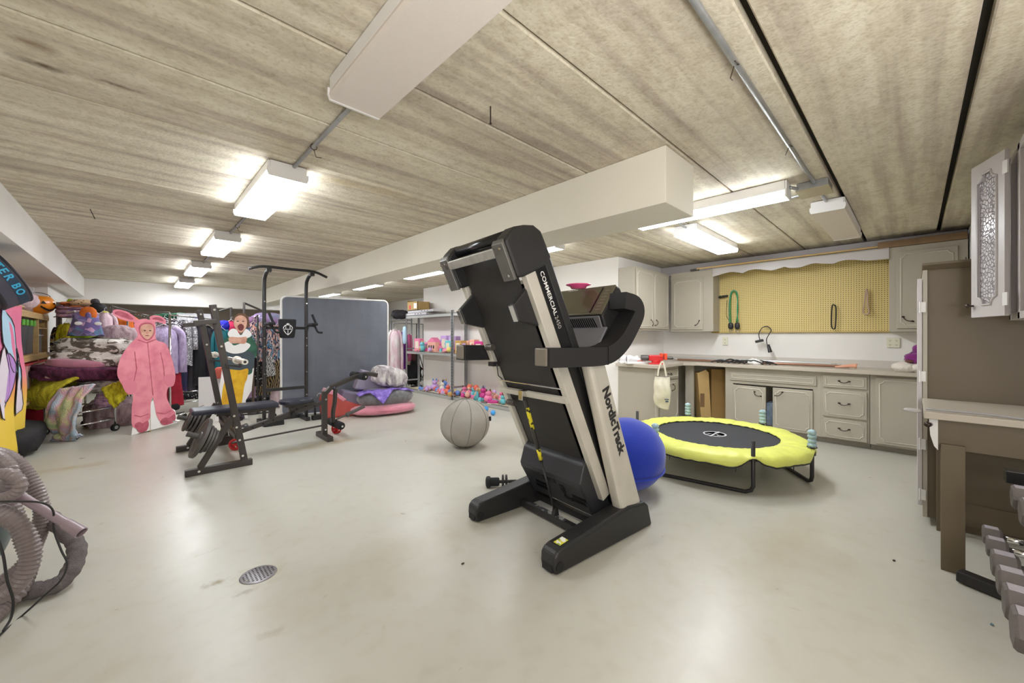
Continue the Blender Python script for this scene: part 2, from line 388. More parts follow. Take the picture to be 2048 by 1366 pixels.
# ---- ceiling fixtures
def fixture(x0, x1, y0, y1, lit, label, zb=2.36, along='y', grp=None):
    cx, cy = (x0 + x1) / 2, (y0 + y1) / 2
    t = thing('ceiling_light', (cx, cy, H), label, 'ceiling light', group=grp)
    hx, hy = (x1 - x0) / 2, (y1 - y0) / 2; d = zb - H
    # white pan and end caps, wraparound diffuser with bevelled flanks
    ex, ey = (hx * .975, hy - .013) if along == 'y' else (hx - .013, hy * .975)
    MB().box((-ex, -ey, d + .038), (ex, ey, -.002)).build('housing', M_WHITE, t, bevel=.003)
    if along == 'y':
        prof = [(-hx, d + .02), (-hx * .95, d), (hx * .95, d), (hx, d + .02), (hx * .97, d + .038), (-hx * .97, d + .038)]
        MB().prism(prof, -hy + .012, hy - .012, 'y').build('diffuser', M_LIT if lit else M_UNLIT, t)
        for s in (-1, 1):
            e = [(-hx * 1.03, d + .02), (-hx * .95, d - .003), (hx * .95, d - .003), (hx * 1.03, d + .02), (hx * 1.03, d + .05), (hx * .88, d + .05), (hx * .88, -.004), (-hx * .88, -.004), (-hx * .88, d + .05), (-hx * 1.03, d + .05)]
            y = s * hy; MB().prism(e, min(y, y - s * .012), max(y, y - s * .012), 'y').build('end_cap', M_WHITE, t)
    else:
        prof = [(-hy, d + .02), (-hy * .95, d), (hy * .95, d), (hy, d + .02), (hy * .97, d + .038), (-hy * .97, d + .038)]
        MB().prism(prof, -hx + .012, hx - .012, 'x').build('diffuser', M_LIT if lit else M_UNLIT, t)
        for s in (-1, 1):
            e = [(-hy * 1.03, d + .02), (-hy * .95, d - .003), (hy * .95, d - .003), (hy * 1.03, d + .02), (hy * 1.03, d + .05), (hy * .88, d + .05), (hy * .88, -.004), (-hy * .88, -.004), (-hy * .88, d + .05), (-hy * 1.03, d + .05)]
            x = s * hx; MB().prism(e, min(x, x - s * .012), max(x, x - s * .012), 'x').build('end_cap', M_WHITE, t)
    return t
fixture(.622, .864, .61, 1.83, False, 'large unlit white ceiling light nearest the camera, with prismatic diffuser')
fixture(.622, .864, 2.93, 4.15, True, 'lit ceiling light next after the big unlit one in the left row')
fixture(.622, .864, 5.30, 6.50, True, 'lit ceiling light, third in the left row, beyond the bright large one')
fixture(.622, .864, 7.70, 8.90, True, 'lit ceiling light, fourth in the left row, second from the far end')
fixture(.622, .864, 10.05, 11.25, True, 'smallest lit ceiling light at the far end of the left row')
fixture(3.46, 3.62, .66, 1.88, True, 'long lit strip light at the end of the boxed centre beam', zb=2.345)
fixture(3.60, 3.78, 2.98, 4.2, True, 'lit strip light seen past the beam just right of the treadmill top')
fixture(3.58, 3.76, 5.4, 6.6, True, 'lit strip light behind the beam left of the treadmill top')
fixture(3.58, 3.76, 7.75, 8.95, True, 'lit strip light behind the beam above the grey upright mattress')
fixture(3.58, 3.76, 10.1, 11.3, True, 'farthest small lit strip light behind the beam')
fixture(4.12, 5.46, 1.55, 1.79, True, 'lit ceiling light in front of the corner wall cabinets', along='x', zb=2.36)
fixture(4.22, 5.6, .40, .635, False, 'unlit ceiling light beside the grey junction box near the pegboard', along='x', zb=2.36)
# ---- conduits, junction box
def conduit(pts, label, r=.012, name='conduit'):
    t = tag(MB().tube(pts, r, 10).build(name, M_GALV, None, smooth=True), label, 'conduit'); return t
conduit([(.775, 1.84, 2.445), (.775, 2.92, 2.445)], 'grey conduit between the unlit near light and the first lit light')
conduit([(.765, 4.16, 2.445), (.765, 5.29, 2.445)], 'grey conduit between the first and second lit lights of the left row')
conduit([(.765, 6.51, 2.445), (.765, 7.69, 2.445)], 'grey conduit between the second and third lit lights of the left row')
conduit([(.765, 8.91, 2.445), (.765, 10.04, 2.445)], 'short far conduit before the last lit light of the left row')
conduit([(-.2, .523, 2.443), (3.62, .523, 2.443)], 'long straight grey conduit across the ceiling to the junction box', r=.013)
jb = thing('junction_box', (3.74, .53, H), 'grey metal junction box on the ceiling where the conduits meet', 'junction box')
MB().box((-.11, -.09, -.055), (.11, .10, 0)).build('box_body', M_GALV, jb, bevel=.004)
MB().box((-.115, -.095, -.062), (.115, .105, -.055)).build('cover_plate', mat('beige_plate', (178, 168, 142), .5, metal=.3), jb)
conduit([(3.86, .523, 2.443), (4.21, .523, 2.443)], 'short conduit from the junction box to the unlit light')
conduit([(3.70, .60, 2.425), (3.55, .655, 2.42)], 'short conduit from the junction box to the long strip light')
conduit(smooth_path([(3.83, .60, 2.43), (3.85, .72, 2.43), (3.84, .95, 2.43), (3.82, 1.30, 2.43), (3.83, 1.52, 2.43), (3.90, 1.63, 2.43), (4.12, 1.66, 2.43)]), 'bent conduit from the junction box to the lit light before the cabinets', r=.010)
for i, (x, y) in enumerate([(.775, 2.52), (.765, 4.9), (1.79, .523), (2.8, .523)]):
    t = thing('wire_hanger', (x, y, 2.44), ['twisted wire hanger on the conduit behind the big unlit light', 'twisted wire hanger on the conduit beyond the first lit light', 'twisted wire hanger on the long conduit, nearer the camera', 'twisted wire hanger on the long conduit, nearer the junction box'][i], 'wire hanger')
    MB().tube([(.018*cos(a), .018*sin(a)*(0 if i < 2 else 1), -.0 + .018*sin(a)) for a in [j*pi/5 for j in range(10)]], .0022, 6, closed=True).build('wire_loop', M_BRONZE, t)
    MB().tube([(0, 0, -.018), (.02, .02, -.05), (.05, .02, -.045)], .002, 6).build('wire_tail', M_BRONZE, t)
def ceiling_nail(x, y, label, tilt=(0, 0)):
    t = thing('ceiling_nail', (x, y, H), label, 'nail')
    MB().cyl((0, 0, .0), (tilt[0], tilt[1], -.085), .0035, 6).build('shank', M_BRONZE, t); MB().cyl((tilt[0], tilt[1], -.085), (tilt[0], tilt[1], -.088), .007, 8).build('nail_head', M_BRONZE, t)
p = at(981, 213, (H - CAM_H) * F_PX / (672 - 213)); ceiling_nail(p.x, p.y, 'long dark nail hanging from the ceiling right of the unlit light')
p = at(180, 418, (H - CAM_H) * F_PX / (672 - 418)); ceiling_nail(p.x, p.y, 'bent nail in the ceiling above the clothes at left', (.03, -.02))

# ---- floor drain
dr = thing('floor_drain', (.484, 2.487, 0), 'round perforated grey metal drain cover set in the floor', 'drain')
MB().lathe([(.0, .004), (.082, .004), (.086, .002), (.088, 0)][::-1], seg=40).build('cover', mat('drain_metal', (140, 136, 140), .4, metal=.4), dr, smooth=True)
hb = MB()
for i in range(-4, 5):
    for j in range(-4, 5):
        x, y = i * .017, j * .017 + (.0085 if i % 2 else 0)
        if math.hypot(x, y) < .072: hb.cyl((x, y, .0035), (x, y, .0046), .0052, 8)
hb.build('holes', M_BLKG, dr)['kind'] = 'stuff'
for s in (-1, 1): MB().cyl((s * .058, s * .03, .004), (s * .058, s * .03, .0065), .005, 10).build('screw', M_CHROME, dr)
for i, (px, py, lab) in enumerate([(1788, 1122, 'tiny dark leaf scrap on the floor near the bench leg'), (1868, 1137, 'tiny dark crumb on the floor beside the bench leg'), (926, 1128, 'small dark crumb on the floor in front of the treadmill'), (1983, 1250, 'blue-grey paper scrap on the floor at lower right')]):
    d = CAM_H * F_PX / (py - 672); p = at(px, py, d)
    if i in (1,): continue
    tag(MB().ell((p.x, p.y, .004), (.022, .012, .008), 8, 5, amp=.6, seed=i).build('floor_scrap', M_BRONZE if i != 3 else mat('blue_scrap', (110, 140, 150), .6)), lab, 'scrap')

# ================================================================ CABINETS
def moulding(x0, x1, z0, z1, y, r=.035, t=.008, notch=True):
    pts = []
    if notch:
        for (cx, cz, a0) in ((x0, z0, 0), (x1, z0, 90), (x1, z1, 180), (x0, z1, 270)):
            for k in range(6):
                a = R(a0 + 90 - k * 18)
                pts.append((cx + r * cos(a), y, cz + r * sin(a)))
    else:
        q = .006
        for (cx, cz, a0) in ((x0 + q, z0 + q, 180), (x1 - q, z0 + q, 270), (x1 - q, z1 - q, 0), (x0 + q, z1 - q, 90)):
            for k in range(4): a = R(a0 + k * 30); pts.append((cx + q * cos(a), y, cz + q * sin(a)))
    return MB().tube(pts, t, 6, closed=True)
def bail(mb, c, ang, L=.09):     # curved bail handle in the x-z plane, proud in -y
    ca, sa = cos(R(ang)), sin(R(ang)); P = []
    for k in range(9):
        s = -1 + k / 4; x = s * L / 2; z = -.018 * (1 - s * s) - .0; y = -.028 * (1 - s ** 4) - .002
        P.append((c[0] + x * ca - z * sa, c[1] + y, c[2] + x * sa + z * ca))
    mb.tube(P, .0045, 8)
    for s in (-1, 1):
        x = s * L / 2; mb.ell((c[0] + x * ca, c[1] - .003, c[2] + x * sa), (.028, .01, .018), 10, 6)
        mb.ell((c[0] + x * 1.15 * ca - .004 * sa, c[1] - .004, c[2] + x * 1.15 * sa), (.014, .01, .012), 8, 5)
    return mb
def door(par, x0, x1, z0, z1, y, handle=None, hang=0, m=None, open_=None, r=.035):
    """panel door (part) with moulding and handle sub-parts; y is the face; open_=(hinge x, degrees)"""
    m = m or M_CAB
    if open_:
        e = bpy.data.objects.new('door', None)
        hx = open_[0]
        d = MB().box((x0 - hx, 0, z0), (x1 - hx, .018, z1)).build('door', m, par, bevel=.003)
        bpy.data.objects.remove(e)
        d.location = (hx, y, 0); d.rotation_euler = (0, 0, R(open_[1])); ox, oy = -hx, 0
    else:
        d = MB().box((x0, y, z0), (x1, y + .018, z1)).build('door', m, par, bevel=.003); ox, oy = 0, y
    q = .035
    moulding(x0 + q + ox, x1 - q + ox, z0 + q, z1 - q, oy, r=r).build('moulding', m if m != M_CAB else M_CABS, d, smooth=True)
    if handle: bail(MB(), (handle[0] + ox, oy, handle[1]), hang).build('handle', M_BRONZE, d, smooth=True)
    hx = 0 if open_ else None
    return d
def drawer(par, x0, x1, z0, z1, y, notch=True, handle=True):
    d = MB().box((x0, y, z0), (x1, y + .018, z1)).build('drawer', M_CAB, par, bevel=.004)
    q = .03; moulding(x0 + q, x1 - q, z0 + q, z1 - q, y, r=.028, t=.007, notch=notch).build('moulding', M_CABS, d, smooth=True)
    if handle: bail(MB(), ((x0 + x1) / 2, y, (z0 + z1) / 2 + .01), 0).build('handle', M_BRONZE, d, smooth=True)
    return d
# main base run, local x = 1.87 - Y, local y = X - 6.0
GC = 'base cabinets under the pegboard'
def carc(par, x0, x1, z0=.07, z1=.865, y0=.041, dep=.50, opens=()):
    """face frame carcass with toe kick; opens = list of (x0,x1,z0,z1) holes in the front"""
    mb = MB()
    mb.box((x0, y0, z0), (x0 + .03, dep, z1)); mb.box((x1 - .03, y0, z0), (x1, dep, z1))
    mb.box((x0, y0, z0), (x1, dep, z0 + .02)); mb.box((x0, dep - .01, z0), (x1, dep, z1)); mb.box((x0, y0, z1 - .03), (x1, y0 + .02, z1))
    mb.box((x0 + .0, y0 + .08, 0), (x1, dep, z0))
    return mb.build('body', M_CAB, par)
b1 = thing('base_cabinet', (6.0, 1.87, 0), 'greige base cabinet with a wide false drawer over two ajar doors', 'cabinet', -90)
carc(b1, 0, 1.07); 
MB().box((0, .02, .64), (1.07, .04, .865)).box((0, .02, .07), (.10, .04, .64)).box((.995, .02, .07), (1.07, .04, .64)).build('face_frame', M_CAB, b1, bevel=.002)
drawer(b1, .06, 1.03, .685, .80, .002, notch=False, handle=False)
door(b1, .10, .515, .085, .625, .0, (.42, .53), -35, open_=(.10, -9))
door(b1, .575, .995, .085, .625, 0, (.645, .55), 35, open_=None)
st = thing('paper_pack', (6.3, 1.33, .09), 'white and blue packet standing inside the open base cabinet', 'packet')
MB().box((-.1, -.08, 0), (.1, .08, .30)).build('pack', mat('packet_blue', (200, 212, 226), .5, rgb2=(150, 176, 206), vscale=14), st, bevel=.005)
b2 = thing('base_cabinet', (6.0, .80, 0), 'greige base cabinet with three stacked drawers', 'cabinet', -90)
carc(b2, 0, .44); MB().box((0, .02, .07), (.44, .04, .865)).build('face_frame', M_CAB, b2)
drawer(b2, .02, .42, .685, .83, .0, notch=False); drawer(b2, .02, .42, .335, .655, .0); drawer(b2, .02, .42, .08, .31, .0)
b3 = thing('base_cabinet', (6.0, .355, 0), 'greige base cabinet with one wide door, next to the tall brown cabinet', 'cabinet', -90)
carc(b3, 0, .60); MB().box((0, .02, .07), (.60, .04, .865)).build('face_frame', M_CAB, b3); door(b3, .045, .50, .09, .835, 0)
# corner leg of the L, faces -Y
b4 = thing('base_cabinet', (5.05, 2.42, 0), 'greige corner base cabinet with drawer and door behind the tote bag', 'cabinet', 0)
MB().box((0, .02, .0), (.03, .58, .865)).box((.03, .02, .06), (.74, .58, .865)).box((.06, .07, 0), (.74, .58, .06)).build('body', M_CAB, b4)
drawer(b4, .10, .70, .69, .82, .0, notch=False); door(b4, .10, .70, .09, .66, 0, (.5, .56), 70, r=.05)
MB().box((0, -.0, .0), (.06, .02, .865)).build('stile', M_CABS, b4)
fp = tag(MB().box((6.0, 2.30, 0), (6.03, 2.42, .865)).build('filler_panel', M_CAB), 'narrow greige upright panel beside the kneehole', 'panel')
kb = tag(MB().box((6.50, 1.88, .0), (6.53, 2.99, .86)).build('kneehole_back', M_CAB), 'greige back panel inside the kneehole under the counter', 'panel')
ct = thing('worktop', (5.93, 1.0, .865), 'continuous L-shaped greige worktop along the pegboard wall', 'worktop')
MB().add(*(lambda P: ([(x, y, z) for z in (.865, .91) for x, y in P], [tuple(range(len(P)-1, -1, -1)), tuple(range(len(P), 2*len(P)))] + [(i, (i+1) % len(P), (i+1) % len(P)+len(P), i+len(P)) for i in range(len(P))]))([(5.93, -.30), (6.535, -.30), (6.535, 3.0), (4.98, 3.0), (4.98, 2.37), (5.80, 2.37), (5.93, 2.22)])).build('top_slab', M_COUNTER, ct, W=True, bevel=.004)
MB().box((6.515, -.30, .91), (6.535, 3.0, 1.0)).build('backsplash', mat('splash', (205, 198, 188), .5), ct, W=True)
# wall cabinets
u1 = thing('wall_cabinet', (5.07, 2.74, 0), 'greige two-door wall cabinet on the corner wall beside the console of the treadmill', 'cabinet', 0)
MB().box((0, .02, 1.385), (1.12, .265, 2.29)).build('body', M_CAB, u1, bevel=.002)
door(u1, .03, .545, 1.41, 2.26, 0, (.49, 1.50), -60); door(u1, .555, 1.06, 1.41, 2.26, 0, (.62, 1.50), 60)
u2 = thing('wall_cabinet', (6.2, 2.74, 0), 'greige single-door wall cabinet left of the pegboard', 'cabinet', -90)
MB().box((0, .02, 1.37), (.64, .335, 2.21)).box((0, .02, 2.21), (.64, .335, 2.30)).build('body', M_CAB, u2, bevel=.002)
door(u2, .03, .50, 1.40, 2.19, 0, (.42, 1.50), 50)
u3 = thing('wall_cabinet', (6.2, .206, 0), 'greige single-door wall cabinet right of the pegboard', 'cabinet', -90)
MB().box((0, .02, 1.35), (.59, .335, 2.31)).build('body', M_CAB, u3, bevel=.002)
door(u3, .06, .52, 1.385, 2.25, 0, (.15, 1.49), -35)
va = MB(); pts = []
VP = [(2.1, 2.186), (2.023, 2.2), (1.944, 2.217), (1.85, 2.228), (1.743, 2.205), (1.699, 2.193), (1.64, 2.22), (1.539, 2.23), (1.427, 2.205), (1.345, 2.19), (1.265, 2.206), (1.206, 2.22), (1.173, 2.205), (1.122, 2.194), (1.034, 2.192), (0.961, 2.213), (0.889, 2.224), (0.818, 2.212), (0.738, 2.198), (0.692, 2.195), (0.659, 2.212), (0.593, 2.222), (0.507, 2.215), (0.403, 2.191), (0.302, 2.186), (0.206, 2.185)]
pts = [(p.x, p.y) for p in smooth_path([(a, b, 0) for a, b in VP], 3)]
poly = [(2.10, 2.30)] + pts + [(.206, 2.30)]
vv = [(6.2, a, b) for a, b in poly] + [(6.22, a, b) for a, b in poly]
n = len(poly); ff = []
for i in range(1, n - 2):   # strips
    pass
top = 2.30; V = []; Fc = []
for x in (6.2, 6.22):
    for (y, z) in pts: V += [(x, y, z), (x, y, top)]
m_ = 2 * len(pts)
for i in range(len(pts) - 1):
    a = 2 * i; Fc += [(a, a + 1, a + 3, a + 2), (a + m_, a + 2 + m_, a + 3 + m_, a + 1 + m_), (a, a + 2, a + 2 + m_, a + m_), (a + 1, a + 1 + m_, a + 3 + m_, a + 3)]
tag(MB().add(V, Fc).build('valance', M_LILAC), 'white scalloped wooden valance over the pegboard', 'valance')
tag(MB().box((6.2, .206, 2.30), (6.53, 2.10, 2.312)).build('valance_shelf', M_CAB), 'narrow shelf board on top of the scalloped valance', 'shelf')
# pegboard
def peg_mat():
    m = bpy.data.materials.new('pegboard_yellow'); m.use_nodes = True; nt = m.node_tree; b = nt.nodes['Principled BSDF']; b.inputs['Roughness'].default_value = .6
    tc = nt.nodes.new('ShaderNodeTexCoord'); sp = nt.nodes.new('ShaderNodeSeparateXYZ'); nt.links.new(tc.outputs['Object'], sp.inputs[0])
    def M(op, a, b_=None):
        n = nt.nodes.new('ShaderNodeMath'); n.operation = op
        if isinstance(a, (int, float)): n.inputs[0].default_value = a
        else: nt.links.new(a, n.inputs[0])
        if b_ is not None:
            if isinstance(b_, (int, float)): n.inputs[1].default_value = b_
            else: nt.links.new(b_, n.inputs[1])
        return n.outputs[0]
    def cell(o): return M('SUBTRACT', M('FRACT', M('MULTIPLY', M('ADD', o, 10.0), 1 / .0254)), .5)
    a = cell(sp.outputs[1]); c = cell(sp.outputs[2])
    d = M('SQRT', M('ADD', M('MULTIPLY', a, a), M('MULTIPLY', c, c))); k = M('LESS_THAN', d, .19)
    mx = nt.nodes.new('ShaderNodeMix'); mx.data_type = 'RGBA'; nt.links.new(k, mx.inputs[0])
    mx.inputs[6].default_value = srgb(216, 194, 128); mx.inputs[7].default_value = srgb(70, 50, 22)
    nt.links.new(mx.outputs[2], b.inputs['Base Color']); return m
pg = thing('pegboard', (6.515, 1.2, 1.35), 'yellow perforated pegboard between the wall cabinets', 'pegboard')
MB().box((6.505, .20, 1.355), (6.52, 2.22, 2.29)).build('board', peg_mat(), pg, W=True)
MB().box((6.50, .20, 1.345), (6.535, 2.22, 1.358)).build('lower_batten', mat('mustard_trim', (176, 150, 84), .6), pg, W=True)
# wood stock lying on top of the cabinets
for i, (a, b, r, c, mm, lab, nm) in enumerate([
    ((6.17, 2.32, 2.325), (6.27, .20, 2.345), .012, .02, mat('yellow_wood', (214, 180, 118), .5), 'long thin yellow wooden strip on top of the valance', 'wooden_strip'),
    ((6.33, 1.75, 2.335), (6.33, .30, 2.335), .02, .035, M_ALU, 'grey metal rail lying behind the yellow strip', 'metal_rail')]):
    tag(MB().beam(a, b, c, c).build(nm, mm, bevel=.002), lab, 'timber' if i == 0 else 'rail')
tag(MB().box((6.20, -.38, 2.313), (6.30, .30, 2.385)).build('brown_board', M_BROWNWOOD, bevel=.003), 'short brown board on top of the right wall cabinet', 'timber')
tag(MB().beam((6.20, 2.42, 2.315), (6.20, 2.30, 2.32), .05, .03).build('bar_clamp', M_IRON, bevel=.004), 'small dark clamp at the left end of the yellow strip', 'clamp')
# outlets
for (y, z, w_, lab) in ((2.03, 1.22, .075, 'white wall outlet under the left end of the pegboard'), (.18, 1.22, .115, 'white double wall outlet under the right end of the pegboard')):
    t = thing('wall_outlet', (6.53, y, z), lab, 'outlet')
    MB().box((-.008, -w_ / 2, -.06), (.008, w_ / 2, .06)).build('plate', mat('outlet_plate', (226, 222, 200), .4), t, bevel=.004)
    for yy in ((-.028, .028) if w_ > .1 else (0,)):
        for zz in (-.025, .025):
            mb = MB()
            for dx in (-.006, .006): mb.box((-.011, yy + dx - .0015, zz - .005), (-.008, yy + dx + .0015, zz + .006))
            mb.box((-.011, yy - .002, zz - .014), (-.008, yy + .002, zz - .009)); mb.build('socket', M_BLK, t)

# tall brown cabinet seen from its side
tc_ = thing('tall_cabinet', (3.93, -.05, 0), 'tall brown-grey cabinet whose plain side faces the room, open front edge with white hinges', 'cabinet')
MB().box((3.93, -.69, .05), (4.83, -.06, 1.755)).box((3.96, -.66, 0), (4.80, -.10, .05)).build('body', M_TALL, tc_, W=True, bevel=.003)
MB().prism([(3.93, 1.755), (3.895, 1.785), (3.895, 1.80), (4.86, 1.80), (4.86, 1.785), (4.83, 1.755)], -.69, -.035, 'y').build('cornice', M_TALL, tc_, W=True)
MB().box((3.925, -.06, .05), (4.83, -.038, 1.755)).build('face_frame', M_CAB, tc_, W=True)
dd = MB().box((3.94, -.036, .12), (4.80, -.012, 1.70)).build('door', M_LILAC, tc_, W=True, bevel=.003)
for z in (1.50, 1.02, .55, .2): MB().box((3.918, -.052, z - .035), (3.932, -.022, z + .035)).cyl((3.922, -.024, z - .04), (3.922, -.024, z + .04), .006, 8).build('hinge', M_WHITE, tc_, W=True)
MB().box((3.92, -.69, .09), (3.93, -.10, .20)).build('base_board', M_TALL, tc_, W=True)
MB().tube([(4.2, -.25, 1.80), (4.2, -.25, 1.84), (4.22, -.25, 1.855)], .004, 6).build('hook', M_IRON, tc_, W=True)
# work bench in front of it
wb = thing('work_bench', (3.25, -.1, 0), 'brown-grey work bench with flat legs in front of the tall cabinet', 'work bench')
MB().box((3.20, -.69, .835), (3.91, -.035, .872)).build('bench_top', M_COUNTER, wb, W=True, bevel=.004)
MB().box((3.25, -.66, .67), (3.27, -.09, .835)).box((3.27, -.11, .70), (3.9, -.09, .835)).build('apron', M_TALL, wb, W=True, bevel=.002)
MB().box((3.225, -.19, 0), (3.25, -.10, .70)).build('leg', M_TALL, wb, W=True, bevel=.002)
MB().box((3.225, -.66, 0), (3.25, -.57, .70)).build('leg', M_TALL, wb, W=True, bevel=.002)
MB().box((3.85, -.19, 0), (3.875, -.10, .70)).build('leg', M_TALL, wb, W=True, bevel=.002)
MB().prism([(-.055, .835), (-.06, .74), (-.075, .68), (-.09, .66), (-.09, .835)], 3.235, 3.25, 'x').build('gusset', M_WHITE, wb, W=True)
MB().cyl((3.24, -.06, .80), (3.20, -.05, .80), .012, 10).ell((3.225, -.048, .80), (.03, .03, .03), 10, 8).build('latch_knob', M_BRONZE, wb, W=True, smooth=True)
cb = thing('extension_cord', (3.3, -.1, .875), 'grey cord with flat plug lying over the near edge of the work bench', 'cord')
MB().tube(smooth_path([(3.26, -.045, .882), (3.25, -.14, .884), (3.235, -.25, .886), (3.225, -.4, .880), (3.22, -.60, .879)]), .0055, 8).build('cable', mat('grey_cable', (160, 158, 160), .5), cb, W=True, smooth=True)
MB().ell((3.27, .01, .866), (.05, .075, .022), 12, 8, p=.6).build('plug', mat('grey_plug', (176, 172, 170), .5), cb, W=True, smooth=True)
# glass-door wall cabinet above the bench
gw = thing('glass_wall_cabinet', (3.38, -.40, 1.4), 'white wall cabinet with an open pebbled-glass door at the right edge', 'cabinet')
MB().box((2.62, -.69, 1.41), (2.64, -.40, 2.32)).box((3.62, -.69, 1.41), (3.64, -.40, 2.32)).box((2.62, -.69, 2.30), (3.64, -.40, 2.32)).box((2.62, -.69, 1.39), (3.64, -.40, 1.41)).box((2.62, -.69, 1.41), (3.64, -.68, 2.32)).build('body', M_LILAC, gw, W=True)
MB().box((3.32, -.40, 1.39), (3.38, -.38, 2.32)).box((2.62, -.40, 1.39), (3.64, -.38, 1.43)).box((2.62, -.40, 2.28), (3.64, -.38, 2.32)).box((3.60, -.40, 1.39), (3.64, -.38, 2.32)).build('face_frame', M_LILAC, gw, W=True, bevel=.003)
MB().box((3.30, -.60, 1.36), (3.40, -.44, 1.39)).build('under_bracket', M_LILAC, gw, W=True)
gd = bpy.data.objects.new('door', None); bpy.data.objects.remove(gd)
wdr, hdr = .285, .90
dl = MB(); q = .06
prof = [(q, .07)]
def notch(x0, x1, z0, z1, r, n=6):
    P = []
    for (cx, cz, a0) in ((x0, z0, 0), (x1, z0, 90), (x1, z1, 180), (x0, z1, 270)):
        for k in range(n):
            a = R(a0 + 90 - k * 90 / (n - 1)); P.append((cx + r * cos(a), cz + r * sin(a)))
    return P
inner = notch(q, wdr - q, .07, hdr - .07, .045)
# frame = outer rectangle to inner outline, bridged radially
outer = []
for (x, z) in inner:
    cx, cz = wdr / 2, hdr / 2
    dx, dz = x - cx, z - cz
    k = min((wdr / 2) / max(1e-6, abs(dx)), (hdr / 2) / max(1e-6, abs(dz))); outer.append((cx + dx * k, cz + dz * k))
# make sure the corners are exact
def corner_fix(P):
    Q = list(P); 
    for c in ((0, 0), (wdr, 0), (wdr, hdr), (0, hdr)):
        j = min(range(len(Q)), key=lambda i: (Q[i][0]-c[0])**2 + (Q[i][1]-c[1])**2); Q[j] = c
    return Q
outer = corner_fix(outer); n = len(inner)
V = [(x, y, z) for y in (0, .02) for (x, z) in outer] + [(x, y, z) for y in (0, .02) for (x, z) in inner]
Fc = []
for i in range(n):
    j = (i + 1) % n
    Fc += [(i, j, j + 2*n, i + 2*n), (i + n, i + 3*n, j + 3*n, j + n), (i, i + n, j + n, j), (i + 2*n, j + 2*n, j + 3*n, i + 3*n)]
fr = MB().add(V, Fc).build('door', M_LILAC, gw, bevel=.002)
# local: door hinge at (3.38,-.367), opening to (3.64,-.27)
fr.location = (0.0, .045, .01); fr.rotation_euler = (0, 0, math.atan2(.097, .26))
fr['label'] = 'open door with pebbled glass'
MB().tube([(x, .022, z) for x, z in inner], .006, 6, closed=True).build('moulding', M_LILAC, fr, smooth=True)
gm = bpy.data.materials.new('pebbled_glass'); gm.use_nodes = True; nt = gm.node_tree; b = nt.nodes['Principled BSDF']
b.inputs['Base Color'].default_value = srgb(222, 216, 222); b.inputs['Roughness'].default_value = .15; b.inputs['Transmission Weight'].default_value = .1
vo = nt.nodes.new('ShaderNodeTexVoronoi'); vo.feature = 'DISTANCE_TO_EDGE'; vo.inputs['Scale'].default_value = 46; tcn = nt.nodes.new('ShaderNodeTexCoord'); nt.links.new(tcn.outputs['Object'], vo.inputs['Vector'])
mr = nt.nodes.new('ShaderNodeMapRange'); mr.inputs[2].default_value = .12; nt.links.new(vo.outputs[0], mr.inputs[0])
bp = nt.nodes.new('ShaderNodeBump'); bp.inputs['Strength'].default_value = .9; bp.inputs['Distance'].default_value = .012; nt.links.new(mr.outputs[0], bp.inputs['Height']); nt.links.new(bp.outputs[0], b.inputs['Normal'])
MB().box((q - .01, .006, .06), (wdr - q + .01, .010, hdr - .06)).build('glass_pane', gm, fr)
MB().ell((wdr - .02, .045, .07), (.03, .02, .03), 12, 8).cyl((wdr - .02, .02, .07), (wdr - .02, .045, .07), .006, 8).build('knob', M_BRONZE, fr, smooth=True)
for z in (.09, .80): MB().box((-.03, .02, z - .035), (.006, .026, z + .035)).build('hinge', M_WHITE, fr)
# ================================================================ TREADMILL
tm = thing('treadmill', (1.68, 1.34, 0), 'black and silver folding treadmill with its deck folded up, lettered on deck and upright', 'treadmill', -5.5)
M_DECKB = mat('deck_black', (36, 35, 36), .5, bump=.3, bscale=260)
rail = [(-.045, .0), (-.058, .05), (-.055, .10), (-.03, .125), (0, .135), (.30, .165), (.62, .20), (.80, .178), (.84, .15), (.885, .0)]
for y0, y1, ends in ((0, .12, 'near'), (.77, .88, 'far')):
    b_ = MB().prism(rail, y0, y1, 'y').build('base_rail', M_BLK, tm, bevel=.018, seg=3)
    MB().box((-.061, y0 + .02, .012), (-.05, y1 - .02, .055)).build('end_pad', M_BLKRUB, b_, bevel=.004)
    MB().cyl((-.02, y0 - .004, .045), (-.02, y0 + .004, .045), .028, 20).build('transport_wheel', M_BLKRUB, b_)
    if ends == 'near':
        MB().obox((.045, .055, .1415), (.07, .05, .002), Matrix.Rotation(R(-6), 3, 'Y')).build('sticker', ramp_mat('sticker_print', 'cell', [(0, (222, 216, 60)), (.45, (236, 236, 226)), (.8, (150, 170, 60))], 60, bump=0, const=True), b_)
MB().box((.34, .11, .02), (.385, .79, .065)).build('cross_tube', M_BLKM, tm, bevel=.004)
MB().box((.345, .32, .0655), (.38, .62, .067)).build('warning_label', ramp_mat('label_print', 'cell', [(0, (60, 60, 64)), (.6, (150, 148, 146)), (.85, (90, 90, 92))], 40, bump=0, const=True), tm)
MB().box((.50, .11, .03), (.54, .79, .075)).build('cross_tube', M_BLKM, tm, bevel=.004)
